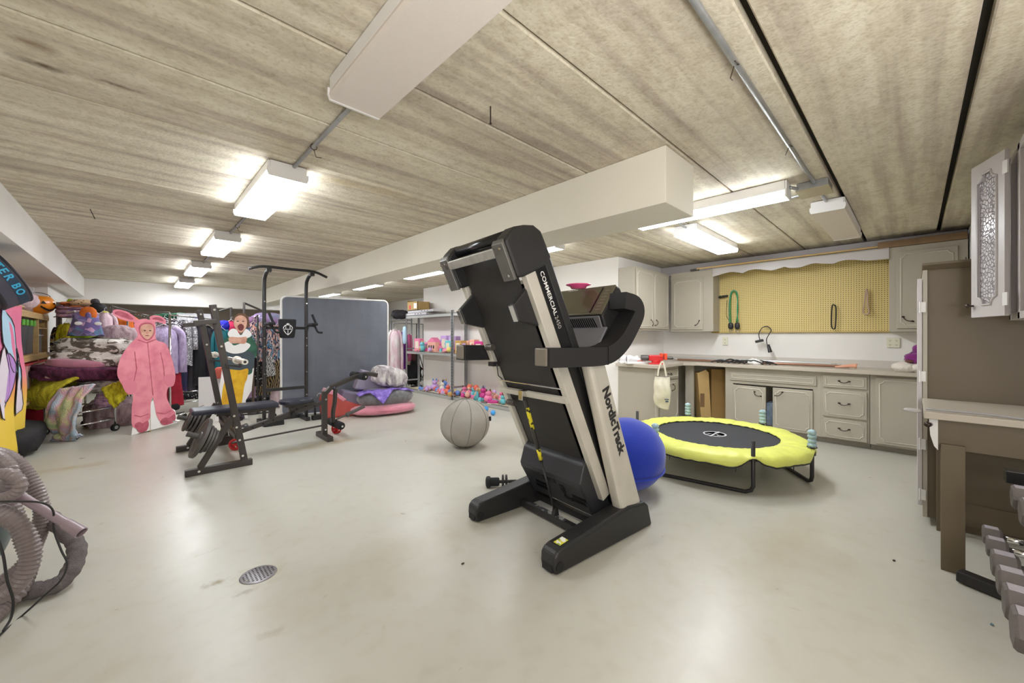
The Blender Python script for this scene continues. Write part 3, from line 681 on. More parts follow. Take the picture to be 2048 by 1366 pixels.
# uprights
for s, (y0, y1) in enumerate(((.015, .10), (.785, .87))):
    up_ = MB().prism([(.575, .13), (.785, .17), (.70, .50), (.40, 1.15), (.235, 1.15), (.40, .65)], y0, y1, 'y')
    up_ = MB().prism([(.57, .14), (.785, .17), (.39, 1.16), (.235, 1.16)], y0, y1, 'y').build('upright', M_STEEL, tm, bevel=.028, seg=3)
    if s == 0:
        dx, dz = (.775 - .385), (.17 - 1.16); L = math.hypot(dx, dz); xa = Vector((dx / L, 0, dz / L)); ya = Vector((-xa.z, 0, xa.x)); za = Vector((0, -1, 0))
        o_ = Vector((.345, .0, 1.02)) + xa * .05 - ya * .0
        text('lettering', 'NordicTrack', .088, mat('print_dark', (44, 42, 42), .5), up_, frame(xa, ya, za, (.362, .0145, .975)), .0008, .0042, 1.0)
    MB().box((.50, y1 - .005, .60), (.56, y1 + .05, .78)).build('bracket', M_STEEL, up_, bevel=.004) if s == 0 else None
# handrails
hp = smooth_path([(-.125, 0, 1.185), (.10, 0, 1.18), (.30, 0, 1.178), (.42, 0, 1.20), (.53, 0, 1.265), (.62, 0, 1.36), (.685, 0, 1.45), (.655, 0, 1.505), (.53, 0, 1.525)], 5)
for yc in (.03, .86):
    h_ = MB().tube([(p.x, yc, p.z) for p in hp], .06, 12, sq=(.125, .105)).build('handrail', M_BLK, tm, bevel=.012, seg=3, smooth=False)
    MB().box((-.138, yc - .045, 1.14), (-.123, yc + .045, 1.235)).build('end_cap', mat('cap_grey', (120, 112, 100), .4), h_, bevel=.006)
    MB().tube([(hp[12].x, yc, hp[12].z), (hp[12].x + .004, yc, hp[12].z)], .06, 12, sq=(.13, .11)).build('seam', M_BLKG, h_)
# console
cn = MB().prism([(.395, 1.15), (.39, 1.205), (.41, 1.215), (.505, 1.350), (.465, 1.435), (.625, 1.637), (.66, 1.63), (.70, 1.56), (.66, 1.40), (.62, 1.30), (.52, 1.18)], .10, .79, 'y').build('console', M_BLK, tm, bevel=.016, seg=3)
sc_d = Vector((.16, 0, .202)).normalized(); nrm = Vector((-sc_d.z, 0, sc_d.x))
def slab_on(s0, s1, y0, y1, up, th, name, m, par, bev=.004, base=(.464, 0, 1.436)):
    b0 = Vector(base); P = []
    vs = [b0 + sc_d * s + nrm * (up + t) + Vector((0, y, 0)) for t in (0, th) for s, y in ((s0, y0), (s1, y0), (s1, y1), (s0, y1))]
    return MB().add(vs, [(0,1,2,3), (7,6,5,4), (0,4,5,1), (1,5,6,2), (2,6,7,3), (3,7,4,0)]).build(name, m, par, bevel=bev)
slab_on(.0, .255, .10, .79, .0, .014, 'screen_bezel', mat('bezel_grey', (104, 98, 80), .35, var=.05), cn, .01)
slab_on(.018, .228, .20, .70, .014, .002, 'screen', mat('screen_glass', (96, 92, 70), .12, coat=.6), cn, .001)
slab_on(.01, .235, .19, .20, .013, .004, 'screen_edge', M_BLKG, cn, 0); slab_on(.01, .235, .70, .71, .013, .004, 'screen_edge', M_BLKG, cn, 0)
for k in range(7): slab_on(.03 + k * .028, .040 + k * .028, .125, .165, .014, .002, 'button', mat('button_grey', (128, 120, 106), .4), cn, 0)
Mt = frame((0, -1, 0), sc_d, nrm, Vector((.464, .52, 1.436)) + sc_d * .236 + nrm * .0145)
text('lettering', 'NordicTrack', .018, M_WHITEP, cn, Mt, .0004)
# fan grille strip and lower tray
gb = MB(); b0 = Vector((.503, 0, 1.352)); gd_ = Vector((-.038, 0, .083)).normalized(); gn = Vector((-gd_.z, 0, gd_.x))
def slab2(s0, s1, y0, y1, up, th, name, m, par, bev=.003):
    vs = [b0 + gd_ * s + gn * (up + t) + Vector((0, y, 0)) for t in (0, th) for s, y in ((s0, y0), (s1, y0), (s1, y1), (s0, y1))]
    return MB().add(vs, [(0,1,2,3), (7,6,5,4), (0,4,5,1), (1,5,6,2), (2,6,7,3), (3,7,4,0)]).build(name, m, par, bevel=bev)
grl = slab2(.0, .09, .12, .77, .0, .012, 'fan_grille', mat('grille_frame', (140, 138, 140), .4, metal=.4), cn, .01)
gv = MB()
for k in range(34):
    y = .15 + k * .0178
    vs = [b0 + gd_ * s + gn * (.013 + t) + Vector((0, y + q + s * .25, 0)) for t in (0, .0015) for s, q in ((.012, 0), (.078, 0), (.078, .009), (.012, .009))]
    if y < .73: gv.add(vs, [(0,1,2,3), (7,6,5,4), (0,4,5,1), (1,5,6,2), (2,6,7,3), (3,7,4,0)])
o_ = gv.build('grille_slots', M_BLKG, grl)
MB().prism([(.405, 1.215), (.40, 1.228), (.496, 1.362), (.508, 1.355)], .085, .80, 'y').build('control_pad', mat('pad_grey', (128, 128, 134), .4, metal=.2, bump=.2, bscale=300), cn, bevel=.006)
MB().obox((.442, .43, 1.289), (.03, .05, .004), Matrix.Rotation(R(-54), 3, 'Y')).build('start_key', M_BLKG, cn, bevel=.003)
MB().prism([(.24, 1.15), (.24, 1.175), (.38, 1.20), (.42, 1.17), (.38, 1.13)], .10, .79, 'y').build('pulse_bar', M_BLK, cn, bevel=.01)
for y in (.20, .30): MB().tube([(.26, y, 1.19), (.26, y + .08, 1.19)], .012, 10).build('pulse_grip', mat('grip_brass', (170, 150, 110), .3, metal=.6), cn, smooth=True)
# deck, local axes along (e1) and through (e2)
e1 = Vector((-.427, 0, .904)); e2 = Vector((.904, 0, .427)); dB = Vector((.071, 0, 1.131))
def dk(poly, y0, y1, name, m, par, bevel=.004, seg=2):
    P = [(dB + e1 * s + e2 * t) for s, t in poly]
    return MB().prism([(p.x, p.z) for p in P], y0, y1, 'y').build(name, m, par, bevel=bevel, seg=seg)
def rc(s0, s1, t0, t1): return [(s0, t0), (s1, t0), (s1, t1), (s0, t1)]
D0, D1 = .115, .79
dkf = dk(rc(-.95, .50, .03, .13), D0 + .03, D1 - .03, 'deck', M_BLKG, tm)
for y0, y1, fy in ((D0, D0 + .045, -1), (D1 - .045, D1, 1)):
    dk(rc(-1.0, .56, .0, .078), y0, y1, 'frame_rail', M_STEEL, dkf, .004)
    y2 = (y0 - .004, y1 + .03) if fy < 0 else (y0 - .03, y1 + .004)
    q = dk(rc(-1.10, .58, .078, .158), y2[0], y2[1], 'side_cover', M_BLKG, dkf, .004)
    dk(rc(-1.10, .60, .158, .215), y2[0] - .002, y2[1] + .01, 'foot_rail', M_BLK, dkf, .008)
    c = dk([(.55, -.02), (.56, -.062), (.765, -.065), (.79, -.03), (.815, .03), (.805, .10), (.785, .165), (.74, .205), (.58, .220), (.55, .15)], y0 - .012 if fy < 0 else y0 - .045, y1 + .045 if fy < 0 else y1 + .012, 'end_cap', M_BLK, dkf, .014, 3)
    yb = (y0 - .0, y1 + .05) if fy < 0 else (y0 - .05, y1)
    p_ = dk([(.555, -.085), (.76, -.085), (.78, -.064), (.555, -.064)], yb[0], yb[1], 'cap_bracket', mat('bracket_grey', (112, 110, 106), .4, metal=.5), c, .004)
    for s_ in (.585, .735):
        P = dB + e1 * s_ + e2 * -.09; MB().cyl(P + Vector((0, (y0 + y1) / 2, 0)), P - e2 * .006 + Vector((0, (y0 + y1) / 2, 0)), .008, 8).build('bolt', M_CHROME, p_)
    # folded wedge shaped foot under the deck
    wy = (D0 + .035, D0 + .075) if fy < 0 else (D1 - .09, D1 - .045)
    wg = dk([(.43, -.125), (.335, -.125), (.25, .0), (.25, .035), (.49, .035)], wy[0], wy[1], 'wedge_foot', M_BLK, dkf, .008)
    dk(rc(.335, .43, -.132, -.124), wy[0] + .002, wy[1] - .002, 'plate', M_CHROME, wg, .002)
text('lettering', 'COMMERCIAL', .040, M_WHITEP, dkf, frame(-e1, e2, (0, -1, 0), dB + e1 * .535 + e2 * .102 + Vector((0, D0 - .0045, 0))), .0006, .0004, 1.06)
text('lettering', '2450', .040, mat('print_silver', (168, 162, 156), .4), dkf, frame(-e1, e2, (0, -1, 0), dB + e1 * .262 + e2 * .100 + Vector((0, D0 - .0045, 0))), .0006, 0, 1.0)
M_BELT = mat('running_belt', (48, 45, 43), .55, bump=.6, bscale=180, var=.12, vscale=2)
dk(rc(-.95, .77, .012, .018), D0 + .085, D1 - .085, 'running_belt', M_BELT, dkf, 0)
P = dB + e1 * .775 + e2 * .03
MB().cyl(P + Vector((0, D0 + .05, 0)), P + Vector((0, D1 - .05, 0)), .036, 20).build('rear_roller', M_BLKG, dkf, smooth=True)
dk(rc(.69, .745, -.085, -.045), D0 + .04, D1 - .04, 'cross_bar', mat('worn_silver', (188, 186, 180), .4, metal=.5, var=.2, vscale=20), dkf, .008, 3)
dk(rc(-.255, -.215, -.022, .0), D0 - .0, D1 + .0, 'cross_bar', M_STEEL, dkf, .002)
for s_, t_ in ((-.165, .0), (-.175, .014)):
    P = dB + e1 * s_ + e2 * t_; MB().cyl(P + Vector((0, D0 + .03, 0)), P + Vector((0, D1 - .03, 0)), .005, 8).build('thin_rod', M_CHROME, dkf)
for s_ in (.11, -.33):
    P = dB + e1 * s_ + e2 * -.02 + Vector((0, D1 - .06, 0)); sp = MB()
    for k in range(5): sp.cyl(P + Vector((.0, -k * .016, .0)), P + Vector((0, -k * .016 - .009, 0)), .022, 14)
    sp.cyl(P, P + Vector((0, -.075, 0)), .012, 10); sp.build('cushion_spring', mat('spring_grey', (110, 104, 98), .4, metal=.6), dkf)
P = dB + e1 * -.02 + e2 * -.02 + Vector((0, D1 - .05, 0))
MB().box(P + Vector((-.03, -.05, -.015)), P + Vector((.03, .01, .015))).tube([P + Vector((0, -.05, 0)), P + Vector((.01, -.055, -.08)), P + Vector((.05, -.05, -.11))], .004, 6).build('latch', M_BLKM, dkf)
# motor hood
hd = dk([(-.70, .03), (-.71, -.02), (-.80, -.105), (-.83, -.11), (-1.07, -.085), (-1.10, -.06), (-1.13, .02), (-1.13, .17), (-.70, .17)], D0 + .04, D1 - .04, 'motor_hood', mat('hood_plastic', (44, 44, 48), .4, bump=.15, bscale=220), dkf, .014, 3)
def on_hood(s0, s1, y0, y1, name, m, th=.003):
    t0, t1 = -.1115 - (s0 + .83) * -.0 + (-(s0 + .83)) * .104, -.1115 + (-(s1 + .83)) * .104
    vs = [];
    for u_ in (-.002, th):
        for s_, y in ((s0, y0), (s1, y0), (s1, y1), (s0, y1)):
            t = -.111 - (s_ + .83) * .104
            vs.append(dB + e1 * s_ + e2 * (t - u_) + Vector((0, y, 0)))
    return MB().add(vs, [(0,3,2,1), (4,5,6,7), (0,1,5,4), (1,2,6,5), (2,3,7,6), (3,0,4,7)]).build(name, m, hd)
on_hood(-.875, -.84, .40, .52, 'recess', M_BLKG); on_hood(-.93, -.87, .33, .37, 'recess', M_BLKG); on_hood(-.98, -.92, .345, .36, 'recess', M_BLKG); on_hood(-1.0, -.975, .30, .37, 'recess', M_BLKG)
vt = MB()
for y0_, s0_ in ((.16, -.955), (.16, -.995), (.52, -.955), (.52, -.995)):
    for k in range(11):
        y = y0_ + k * .011 + (.02 if s0_ < -.97 else 0)
        for u_ in (0,):
            vs = []
            for uu in (-.002, .0015):
                for s_, yy in ((s0_, y), (s0_ + .032, y), (s0_ + .032, y + .005), (s0_, y + .005)):
                    t = -.111 - (s_ + .83) * .104
                    vs.append(dB + e1 * s_ + e2 * (t - uu) + Vector((0, yy, 0)))
            vt.add(vs, [(0,3,2,1), (4,5,6,7), (0,1,5,4), (1,2,6,5), (2,3,7,6), (3,0,4,7)])
vt.build('vent_slots', M_BLKG, hd)['kind'] = 'stuff'
# lift strut
A_ = dB + e1 * -.25 + e2 * -.03 + Vector((0, .50, 0)); B_ = Vector((.365, .42, .075)); dd_ = (B_ - A_)
stt = MB().cyl(A_, A_ + dd_ * .55, .0135, 14).build('lift_strut', mat('strut_dark', (66, 64, 62), .35, metal=.4), tm, smooth=True)
MB().cyl(A_ + dd_ * .55, B_, .0075, 12).build('piston_rod', M_BLKM, stt, smooth=True)
MB().box(A_ + Vector((-.035, -.022, -.02)), A_ + Vector((.02, .022, .045))).build('clevis', M_CHROME, stt, bevel=.003)
MB().prism([(.34, .065), (.385, .065), (.375, .12), (.355, .12)], .405, .435, 'y').build('clevis', M_BLKM, stt)
for a, b in ((.09, .27), (.44, .53)): MB().cyl(A_ + dd_ * a, A_ + dd_ * b, .0142, 14).build('sticker', ramp_mat('strut_sticker', 'cell', [(0, (222, 208, 50)), (.62, (222, 208, 50)), (.63, (50, 48, 30))], 60, bump=0, const=True), stt, smooth=True)
# lower cable
# pink dish on the console
pk = thing('pink_dish', (2.22, 1.63, 1.63), 'shiny pink plastic dish lying on top of the treadmill console', 'dish', -5)
MB().lathe([(.03, .0), (.05, -.0), (.058, .014), (.085, .022), (.087, .028), (.055, .022), (.048, .008), (.0, .006)], (0, 0, .0), 32).build('dish', mat('hot_pink', (240, 90, 150), .2, coat=.6), pk, smooth=True)
MB().lathe([(.02, 0), (.026, .0), (.026, .006), (.02, .006)], (0, 0, -.002), 24).build('foot_ring', mat('hot_pink', (240, 90, 150)), pk)
# small black roller on the floor behind the treadmill
rl = thing('exercise_roller', (2.28, 2.47, 0), 'small black exercise roller with foam grip lying behind the treadmill', 'exercise roller', -40)
MB().cyl((-.13, 0, .045), (-.03, 0, .045), .036, 16).build('grip', M_FOAM, rl, bevel=.012, seg=3)
MB().cyl((-.03, 0, .045), (.12, 0, .045), .014, 12).build('axle', M_BLKM, rl)
for x in (.0, .03): MB().tube([(x, .045 * cos(a), .05 + .045 * sin(a)) for a in [j * pi / 10 for j in range(20)]], .009, 8, closed=True).build('wheel', M_BLK, rl, smooth=True)
MB().ell((-.125, 0, .045), (.05, .10, .09), 14, 10, p=.7).build('grip_end', M_BLKRUB, rl, smooth=True)

# ================================================================ BALLS, TRAMPOLINE
gbm = thing('exercise_ball', (2.80, 3.69, 0), 'grey felt-covered sitting ball with seams, beside the treadmill', 'exercise ball')
MB().ell((0, 0, .278), (.575, .575, .556), 48, 32, amp=.012, fs_=3, flat=.004).build('ball', mat('grey_felt', (170, 164, 155), .95, bump=.5, bscale=180, var=.12, vscale=5), gbm, smooth=True)
for k in range(4):
    a0 = k * pi / 4 + .35
    MB().tube([(.2885 * cos(t) * cos(a0 + .12 * sin(t)), .2885 * cos(t) * sin(a0 + .12 * sin(t)), .278 + .279 * sin(t)) for t in [2 * pi * j / 60 for j in range(60)]], .0028, 6, closed=True).build('seam', mat('felt_seam', (118, 114, 108), .9), gbm)
MB().box((.20, -.215, .30), (.22, -.195, .35)).build('zip_tab', M_BLKM, gbm)
bb = thing('exercise_ball', (3.02, 1.71, 0), 'big royal-blue cloth-covered ball behind the treadmill upright', 'exercise ball')
MB().ell((0, 0, .298), (.62, .62, .60), 48, 32, amp=.02, fs_=2.5, flat=.004).build('ball', mat('royal_blue_cloth', (34, 62, 190), .9, bump=.4, bscale=120, var=.2, vscale=2.5, sheen=.3), bb, smooth=True)
MB().tube([(.297 * cos(t), .297 * sin(t), .20 + .03 * sin(t + 1)) for t in [2 * pi * j / 50 for j in range(50)]], .010, 8, closed=True).build('seam', mat('royal_blue_cloth', (34, 62, 190)), bb, smooth=True)
TC = Vector((4.25, 1.42, 0)); ZT = .30
tr = thing('trampoline', TC, 'round mini trampoline with black mat, lime green edge pad and black legs', 'trampoline')
M_LIME = mat('lime_vinyl', (224, 228, 112), .45, bump=.8, bscale=14, var=.08, vscale=6)
ppost = [-141, -90, -18, 40, 99, 160]
MB().lathe([(.0, ZT), (.57, ZT), (.57, ZT - .006), (0, ZT - .006)], seg=64).build('jumping_mat', mat('mat_black', (52, 53, 60), .7, bump=.3, bscale=300, var=.1, vscale=3), tr)
MB().tube([(.568 * cos(a), .568 * sin(a), ZT + .002) for a in [2 * pi * j / 72 for j in range(72)]], .006, 6, closed=True).build('mat_binding', M_BLK, tr, smooth=True)
def padfn(u, v):
    a = 2 * pi * u
    n1 = noise.noise(Vector((3.0 * cos(a), 3.0 * sin(a), 2)));
    pk_ = min(abs(((math.degrees(a) - q + 180) % 360) - 180) for q in ppost)
    cut = math.exp(-(pk_ / 5.5) ** 2)
    wr = .010 * noise.noise(Vector((14 * cos(a), 14 * sin(a), v * 3)))
    if v <= .6:
        t = v / .6; r = .555 + (.79 - .555) * t; z = ZT + .012 + .016 * sin(pi * t) + wr + .012 * n1 * t
    else:
        t = (v - .6) / .4; r = .79 + .028 * sin(pi * min(1, t * .8)) + .01 * n1; z = ZT + .012 + .012 * n1 - (.085 + .02 * n1) * t * (1 - .9 * cut) 
        if t > 0: z += wr
    return (r * cos(a), r * sin(a), z)
MB().grid(padfn, 180, 14).build('edge_pad', M_LIME, tr, smooth=True, solid=.006)
MB().tube([padfn(j / 180, 1.0) for j in range(180)], .009, 6, closed=True).build('pad_binding', M_BLK, tr, smooth=True)
MB().tube([(.77 * cos(a), .77 * sin(a), ZT - .02) for a in [2 * pi * j / 60 for j in range(60)]], .014, 8, closed=True).build('ring_frame', M_BLKM, tr, smooth=True)
M_SLV = mat('sleeve_blue', (170, 196, 202), .7, bump=.9, bscale=40, var=.2, vscale=25)
def pp(deg, r=.795, z=0): return Vector((r * cos(R(deg)), r * sin(R(deg)), z))
for a, b in ((-141, 160), (-90, -18), (40, 99)):
    A, B = pp(a), pp(b); dv = (B - A).normalized()
    tops = [.44 if q in (-141, 99) else .45 for q in (a, b)]
    MB().tube([A + Vector((0, 0, tops[0])), A + Vector((0, 0, .07)), A + dv * .015 + Vector((0, 0, .035)), A + dv * .055 + Vector((0, 0, .016)), B - dv * .055 + Vector((0, 0, .016)), B - dv * .015 + Vector((0, 0, .035)), B + Vector((0, 0, .07)), B + Vector((0, 0, tops[1]))], .016, 12).build('leg', M_BLKM, tr, smooth=True)
for k, q in enumerate(ppost):
    A = pp(q); tn = Vector((-sin(R(q)), cos(R(q)), 0))
    MB().cyl(A - tn * .06 + Vector((0, 0, ZT - .0)), A + tn * .06 + Vector((0, 0, ZT - .0)), .014, 10).build('joint', M_BLKM, tr)
    if q not in (-141, 99):
        sl = MB()
        for j in range(4): sl.ell(A + Vector((0, 0, ZT + .05 + j * .036)), (.068, .068, .05), 14, 8, amp=.25, fs_=3, seed=q + j)
        s_ = sl.build('foam_sleeve', M_SLV, tr, smooth=True)
        MB().tube([A + Vector((.036 * cos(t), .036 * sin(t), ZT + .03)) for t in [j * pi / 8 for j in range(16)]], .004, 6, closed=True).build('cord_tie', M_BLK, s_)
for q in (-112, -60, 170, -150, 10): 
    A = pp(q, .77); MB().tube([A + Vector((0, 0, ZT - .03)), A + Vector((.01, 0, ZT - .10)), A + Vector((.0, .0, ZT - .13))], .005, 6, rf=lambda t: 1 - .6 * t).build('elastic_strap', M_BLK, tr)
lg = MB()
lg.lathe([(.092, 0), (.108, 0), (.108, .0015), (.092, .0015), (.092, 0)], (0, 0, ZT + .001), 32)
for a in (0, 120, 240):
    for s_ in (-18, 18): lg.prism([(.02 * cos(R(a)), .02 * sin(R(a))), (.080 * cos(R(a + s_)), .080 * sin(R(a + s_))), (.055 * cos(R(a + s_ * .3)), .055 * sin(R(a + s_ * .3)))], ZT + .001, ZT + .0022, 'z')
lg.box((-.125, -.009, ZT + .001), (.125, .009, ZT + .0022))
lg.build('logo_print', mat('print_grey', (196, 196, 200), .6), tr)

# ================================================================ WEIGHT BENCH (rack, bench, foot)
wbn = thing('weight_bench', (1.0, 5.2, 0), 'dark grey weight bench with tall barbell rack, padded seat and leg curl arms', 'weight bench')
M_FR = mat('frame_dark_grey', (66, 60, 57), .4, metal=.3, bump=.1, bscale=150)
def P_(name, mb, m=M_FR, par=None, **k): return mb.build(name, m, par or wbn, W=True, **k)
for Yc, nm in ((4.68, 'near'), (5.75, 'far')):
    hw = .03
    P_('base_bar', MB().box((.33, Yc - hw, .0), (.855, Yc + hw, .06)), bevel=.004)
    MB_ = MB().beam((.79, Yc, .05), (.535, Yc, 1.60), .055, .055, up=(0, 1, 0))
    P_('upright', MB_, bevel=.004)
    P_('brace', MB().beam((.44, Yc, .06), (.69, Yc, .50), .05, .05, up=(0, 1, 0)), bevel=.004)
    P_('bar_holder', MB().beam((.56, Yc - .035, 1.44), (.39, Yc - .035, 1.42), .045, .05, up=(0, 1, 0)), bevel=.004)
    P_('bar_hook', MB().beam((.63, Yc - .035, 1.02), (.74, Yc - .035, 1.0), .02, .05, up=(0, 1, 0)).beam((.745, Yc - .035, .99), (.75, Yc - .035, 1.07), .02, .05, up=(0, 1, 0)), M_BLKM)
    P_('peg', MB().cyl((.60, Yc - (.0), .28), (.345, Yc, .395), .024, 16), M_IRON, smooth=False)
    for (x, z) in ((.77, .11), (.745, .27), (.72, .40), (.70, .515), (.60, 1.2), (.545, 1.55), (.43, .035)):
        P_('bolt', MB().cyl((x, Yc - .038, z), (x, Yc - .028, z), .011, 8), M_CHROME)
for z, x in ((.42, .72), (.30, .74)): P_('cross_tube', MB().box((x - .025, 4.7, z - .025), (x + .025, 5.74, z + .025)), bevel=.003)
P_('curved_brace', MB().tube(smooth_path([(.74, 5.6, .30), (.80, 5.45, .25), (.86, 5.3, .27), (.90, 5.22, .30)]), .022, 10), M_GALV, smooth=True)
P_('cross_tube', MB().box((.70, 5.62, .08), (.90, 5.66, .12)))
P_('main_beam', MB().beam((.74, 5.2, .22), (1.73, 5.2, .47), .05, .06, up=(0, 1, 0)), bevel=.004)
P_('front_post', MB().box((1.695, 5.17, .05), (1.755, 5.23, .60)), bevel=.004)
P_('front_foot', MB().box((1.69, 4.99, .0), (1.76, 5.42, .06)), bevel=.004)
P_('lower_rod', MB().cyl((.76, 5.2, .13), (1.70, 5.2, .17), .011, 10), M_FR)
P_('back_pad', MB().box((.41, 5.06, .485), (1.19, 5.34, .54)), M_VINYL, bevel=.022, seg=3)
P_('back_support', MB().box((.62, 5.12, .45), (1.15, 5.15, .487)).box((.62, 5.25, .45), (1.15, 5.28, .487)).beam((1.14, 5.2, .35), (1.15, 5.2, .48), .06, .05, up=(0, 1, 0)))
seat = []
for k in range(24):
    a = 2 * pi * k / 24; seat.append((1.405 + .185 * (abs(cos(a)) ** .7) * (1 if cos(a) > 0 else -1), 5.2 + (.14 if cos(a) < 0 else .11) * (abs(sin(a)) ** .8) * (1 if sin(a) > 0 else -1)))
P_('seat_pad', MB().prism(seat, .487, .54, 'z'), M_VINYL, bevel=.02, seg=3)
P_('seat_support', MB().box((1.28, 5.15, .455), (1.56, 5.25, .487)).beam((1.32, 5.2, .42), (1.62, 5.2, .46), .04, .05, up=(0, 1, 0)))
for x, z in ((.95, .27), (1.05, .30), (1.15, .325), (1.4, .42), (1.5, .45), (1.6, .43)): P_('bolt', MB().cyl((x, 5.168, z), (x, 5.16, z), .009, 8), M_BLKG)
P_('knob', MB().cyl((1.36, 5.17, .37), (1.36, 5.12, .37), .028, 12), M_BLKRUB, bevel=.006)
P_('arm_bracket', MB().beam((1.725, 5.2, .56), (1.80, 5.2, .64), .05, .06, up=(0, 1, 0)), bevel=.004)
P_('curl_arm', MB().tube(smooth_path([(1.80, 5.2, .64), (2.02, 5.2, .72), (2.20, 5.2, .775), (2.32, 5.2, .78), (2.42, 5.2, .755)]), .03, 8, sq=(.05, .062)), bevel=.003)
P_('leg_lever', MB().tube(smooth_path([(1.86, 5.2, .62), (1.85, 5.2, .45), (1.83, 5.2, .32), (1.83, 5.2, .19)]), .03, 8, sq=(.045, .06)), bevel=.003)
for x, z, lab in ((2.17, .765, 0), (1.87, .165, 1)):
    P_('foam_roller', MB().cyl((x, 5.02, z), (x, 5.17, z), .048, 20), M_FOAM, bevel=.01)
    P_('foam_roller', MB().cyl((x, 5.23, z), (x, 5.42, z), .048, 20), M_FOAM, bevel=.01)
    P_('roller_bar', MB().cyl((x, 4.99, z), (x, 5.44, z), .013, 10), M_CHROME)
P_('plate_holder', MB().cyl((1.87, 5.2, .22), (2.02, 5.2, .27), .012, 10).cyl((2.0, 5.2, .262), (2.24, 5.2, .345), .022, 12).cyl((2.0, 5.2, .26), (2.025, 5.2, .268), .032, 12), M_IRON)
for x, z in ((1.725, .12), (1.73, .50), (1.83, .64)): P_('bolt', MB().cyl((x, 5.168, z), (x, 5.155, z), .012, 8), M_CHROME)
P_('adjust_pin', MB().tube(smooth_path([(1.70, 5.2, .57), (1.66, 5.2, .58), (1.64, 5.2, .55), (1.66, 5.2, .52)]), .006, 6), M_CHROME)
# barbell across the rack
bar = thing('barbell', (.70, 5.2, 1.06), 'chrome barbell resting across the hooks of the weight rack', 'barbell')
MB().cyl((.70, 4.45, 1.07), (.70, 5.95, 1.07), .0135, 14).build('shaft', M_CHROME, bar, W=True, smooth=True)
for s_, (a, b) in enumerate(((4.12, 4.5), (5.92, 6.32))):
    MB().cyl((.70, a, 1.07), (.70, b, 1.07), .025, 20).build('sleeve', M_STEEL, bar, W=True)
    c0 = b if s_ == 0 else a
    MB().cyl((.70, c0 - .015, 1.07), (.70, c0 + .02, 1.07), .038, 20).build('collar', M_STEEL, bar, W=True, bevel=.004)
MB().cyl((.70, 4.118, 1.07), (.70, 4.125, 1.07), .012, 10).build('end_bolt', M_BLKM, bar, W=True)
# weight plates threaded on the two pegs
def plate(c, axis, r, th, label, grp):
    t = thing('weight_plate', c, label, 'weight plate', group=grp); z = Vector(axis).normalized(); q = z.to_track_quat('Z', 'Y').to_matrix()
    MB().lathe([(.028, -th*.5), (.05, -th*.5), (.055, -th*.22), (r*.72, -th*.22), (r*.80, -th*.5), (r*.97, -th*.5), (r, -th*.35), (r, th*.35), (r*.97, th*.5), (r*.80, th*.5), (r*.72, th*.22), (.055, th*.22), (.05, th*.5), (.028, th*.5)], (0, 0, 0), 36, M=q).build('plate', M_IRON, t, smooth=False, bevel=0)
    rb = MB()
    for k in range(5):
        a = 2*pi*k/5; rb.beam(q @ Vector((.05*cos(a), .05*sin(a), -th*.25)), q @ Vector((r*.76*cos(a), r*.76*sin(a), -th*.25)), .010, .006)
    rb.build('rib', M_IRON, t); return t
ax = Vector((-.255, 0, .115)).normalized()
GP = 'weight plates on the rack pegs'
for Yc, lst, nm in ((4.62, ((.070, .10, .022), (.095, .115, .022), (.12, .13, .024), (.160, .185, .034)), 'near'), (5.70, ((.07, .15, .03), (.105, .14, .025), (.135, .12, .022), (.165, .13, .022)), 'far')):
    B0 = Vector((.60, Yc, .28))
    for k, (d_, r_, th_) in enumerate(lst):
        lab = {('near', 3): 'largest iron weight plate, outermost on the near peg of the rack', ('near', 2): 'iron weight plate just behind the largest one on the near peg', ('near', 1): 'third iron weight plate inward on the near peg', ('near', 0): 'innermost small iron weight plate on the near peg',
               ('far', 3): 'outermost iron weight plate on the far peg of the rack', ('far', 2): 'second iron weight plate on the far peg, behind the outermost', ('far', 1): 'third iron weight plate inward on the far peg', ('far', 0): 'innermost iron weight plate on the far peg'}[(nm, k)]
        plate(B0 + ax * d_ * 1.1, ax, r_, th_, lab, GP)
# red wheels
def red_wheel(c, label, rz):
    t = thing('spoked_roller', c, label, 'wheel', rz, 'red rollers on the floor by the bench')
    for s_ in (-1, 1): MB().tube([(s_ * .02, .055 * cos(a), .065 + .055 * sin(a)) for a in [j * pi / 12 for j in range(24)]], .012, 8, closed=True).build('rim', M_RED, t, smooth=True)
    sp = MB()
    for k in range(6):
        a = k * pi / 3; sp.beam((0, .012 * cos(a), .065 + .012 * sin(a)), (0, .052 * cos(a), .065 + .052 * sin(a)), .03, .012)
    sp.cyl((-.04, 0, .065), (.04, 0, .065), .016, 12); sp.build('spokes', M_RED, t)
red_wheel((.83, 5.40, 0), 'red spoked plastic wheel on the floor under the rack uprights', 60)
red_wheel((1.93, 5.36, 0), 'red spoked plastic wheel on the floor beneath the leg curl roller', 20)

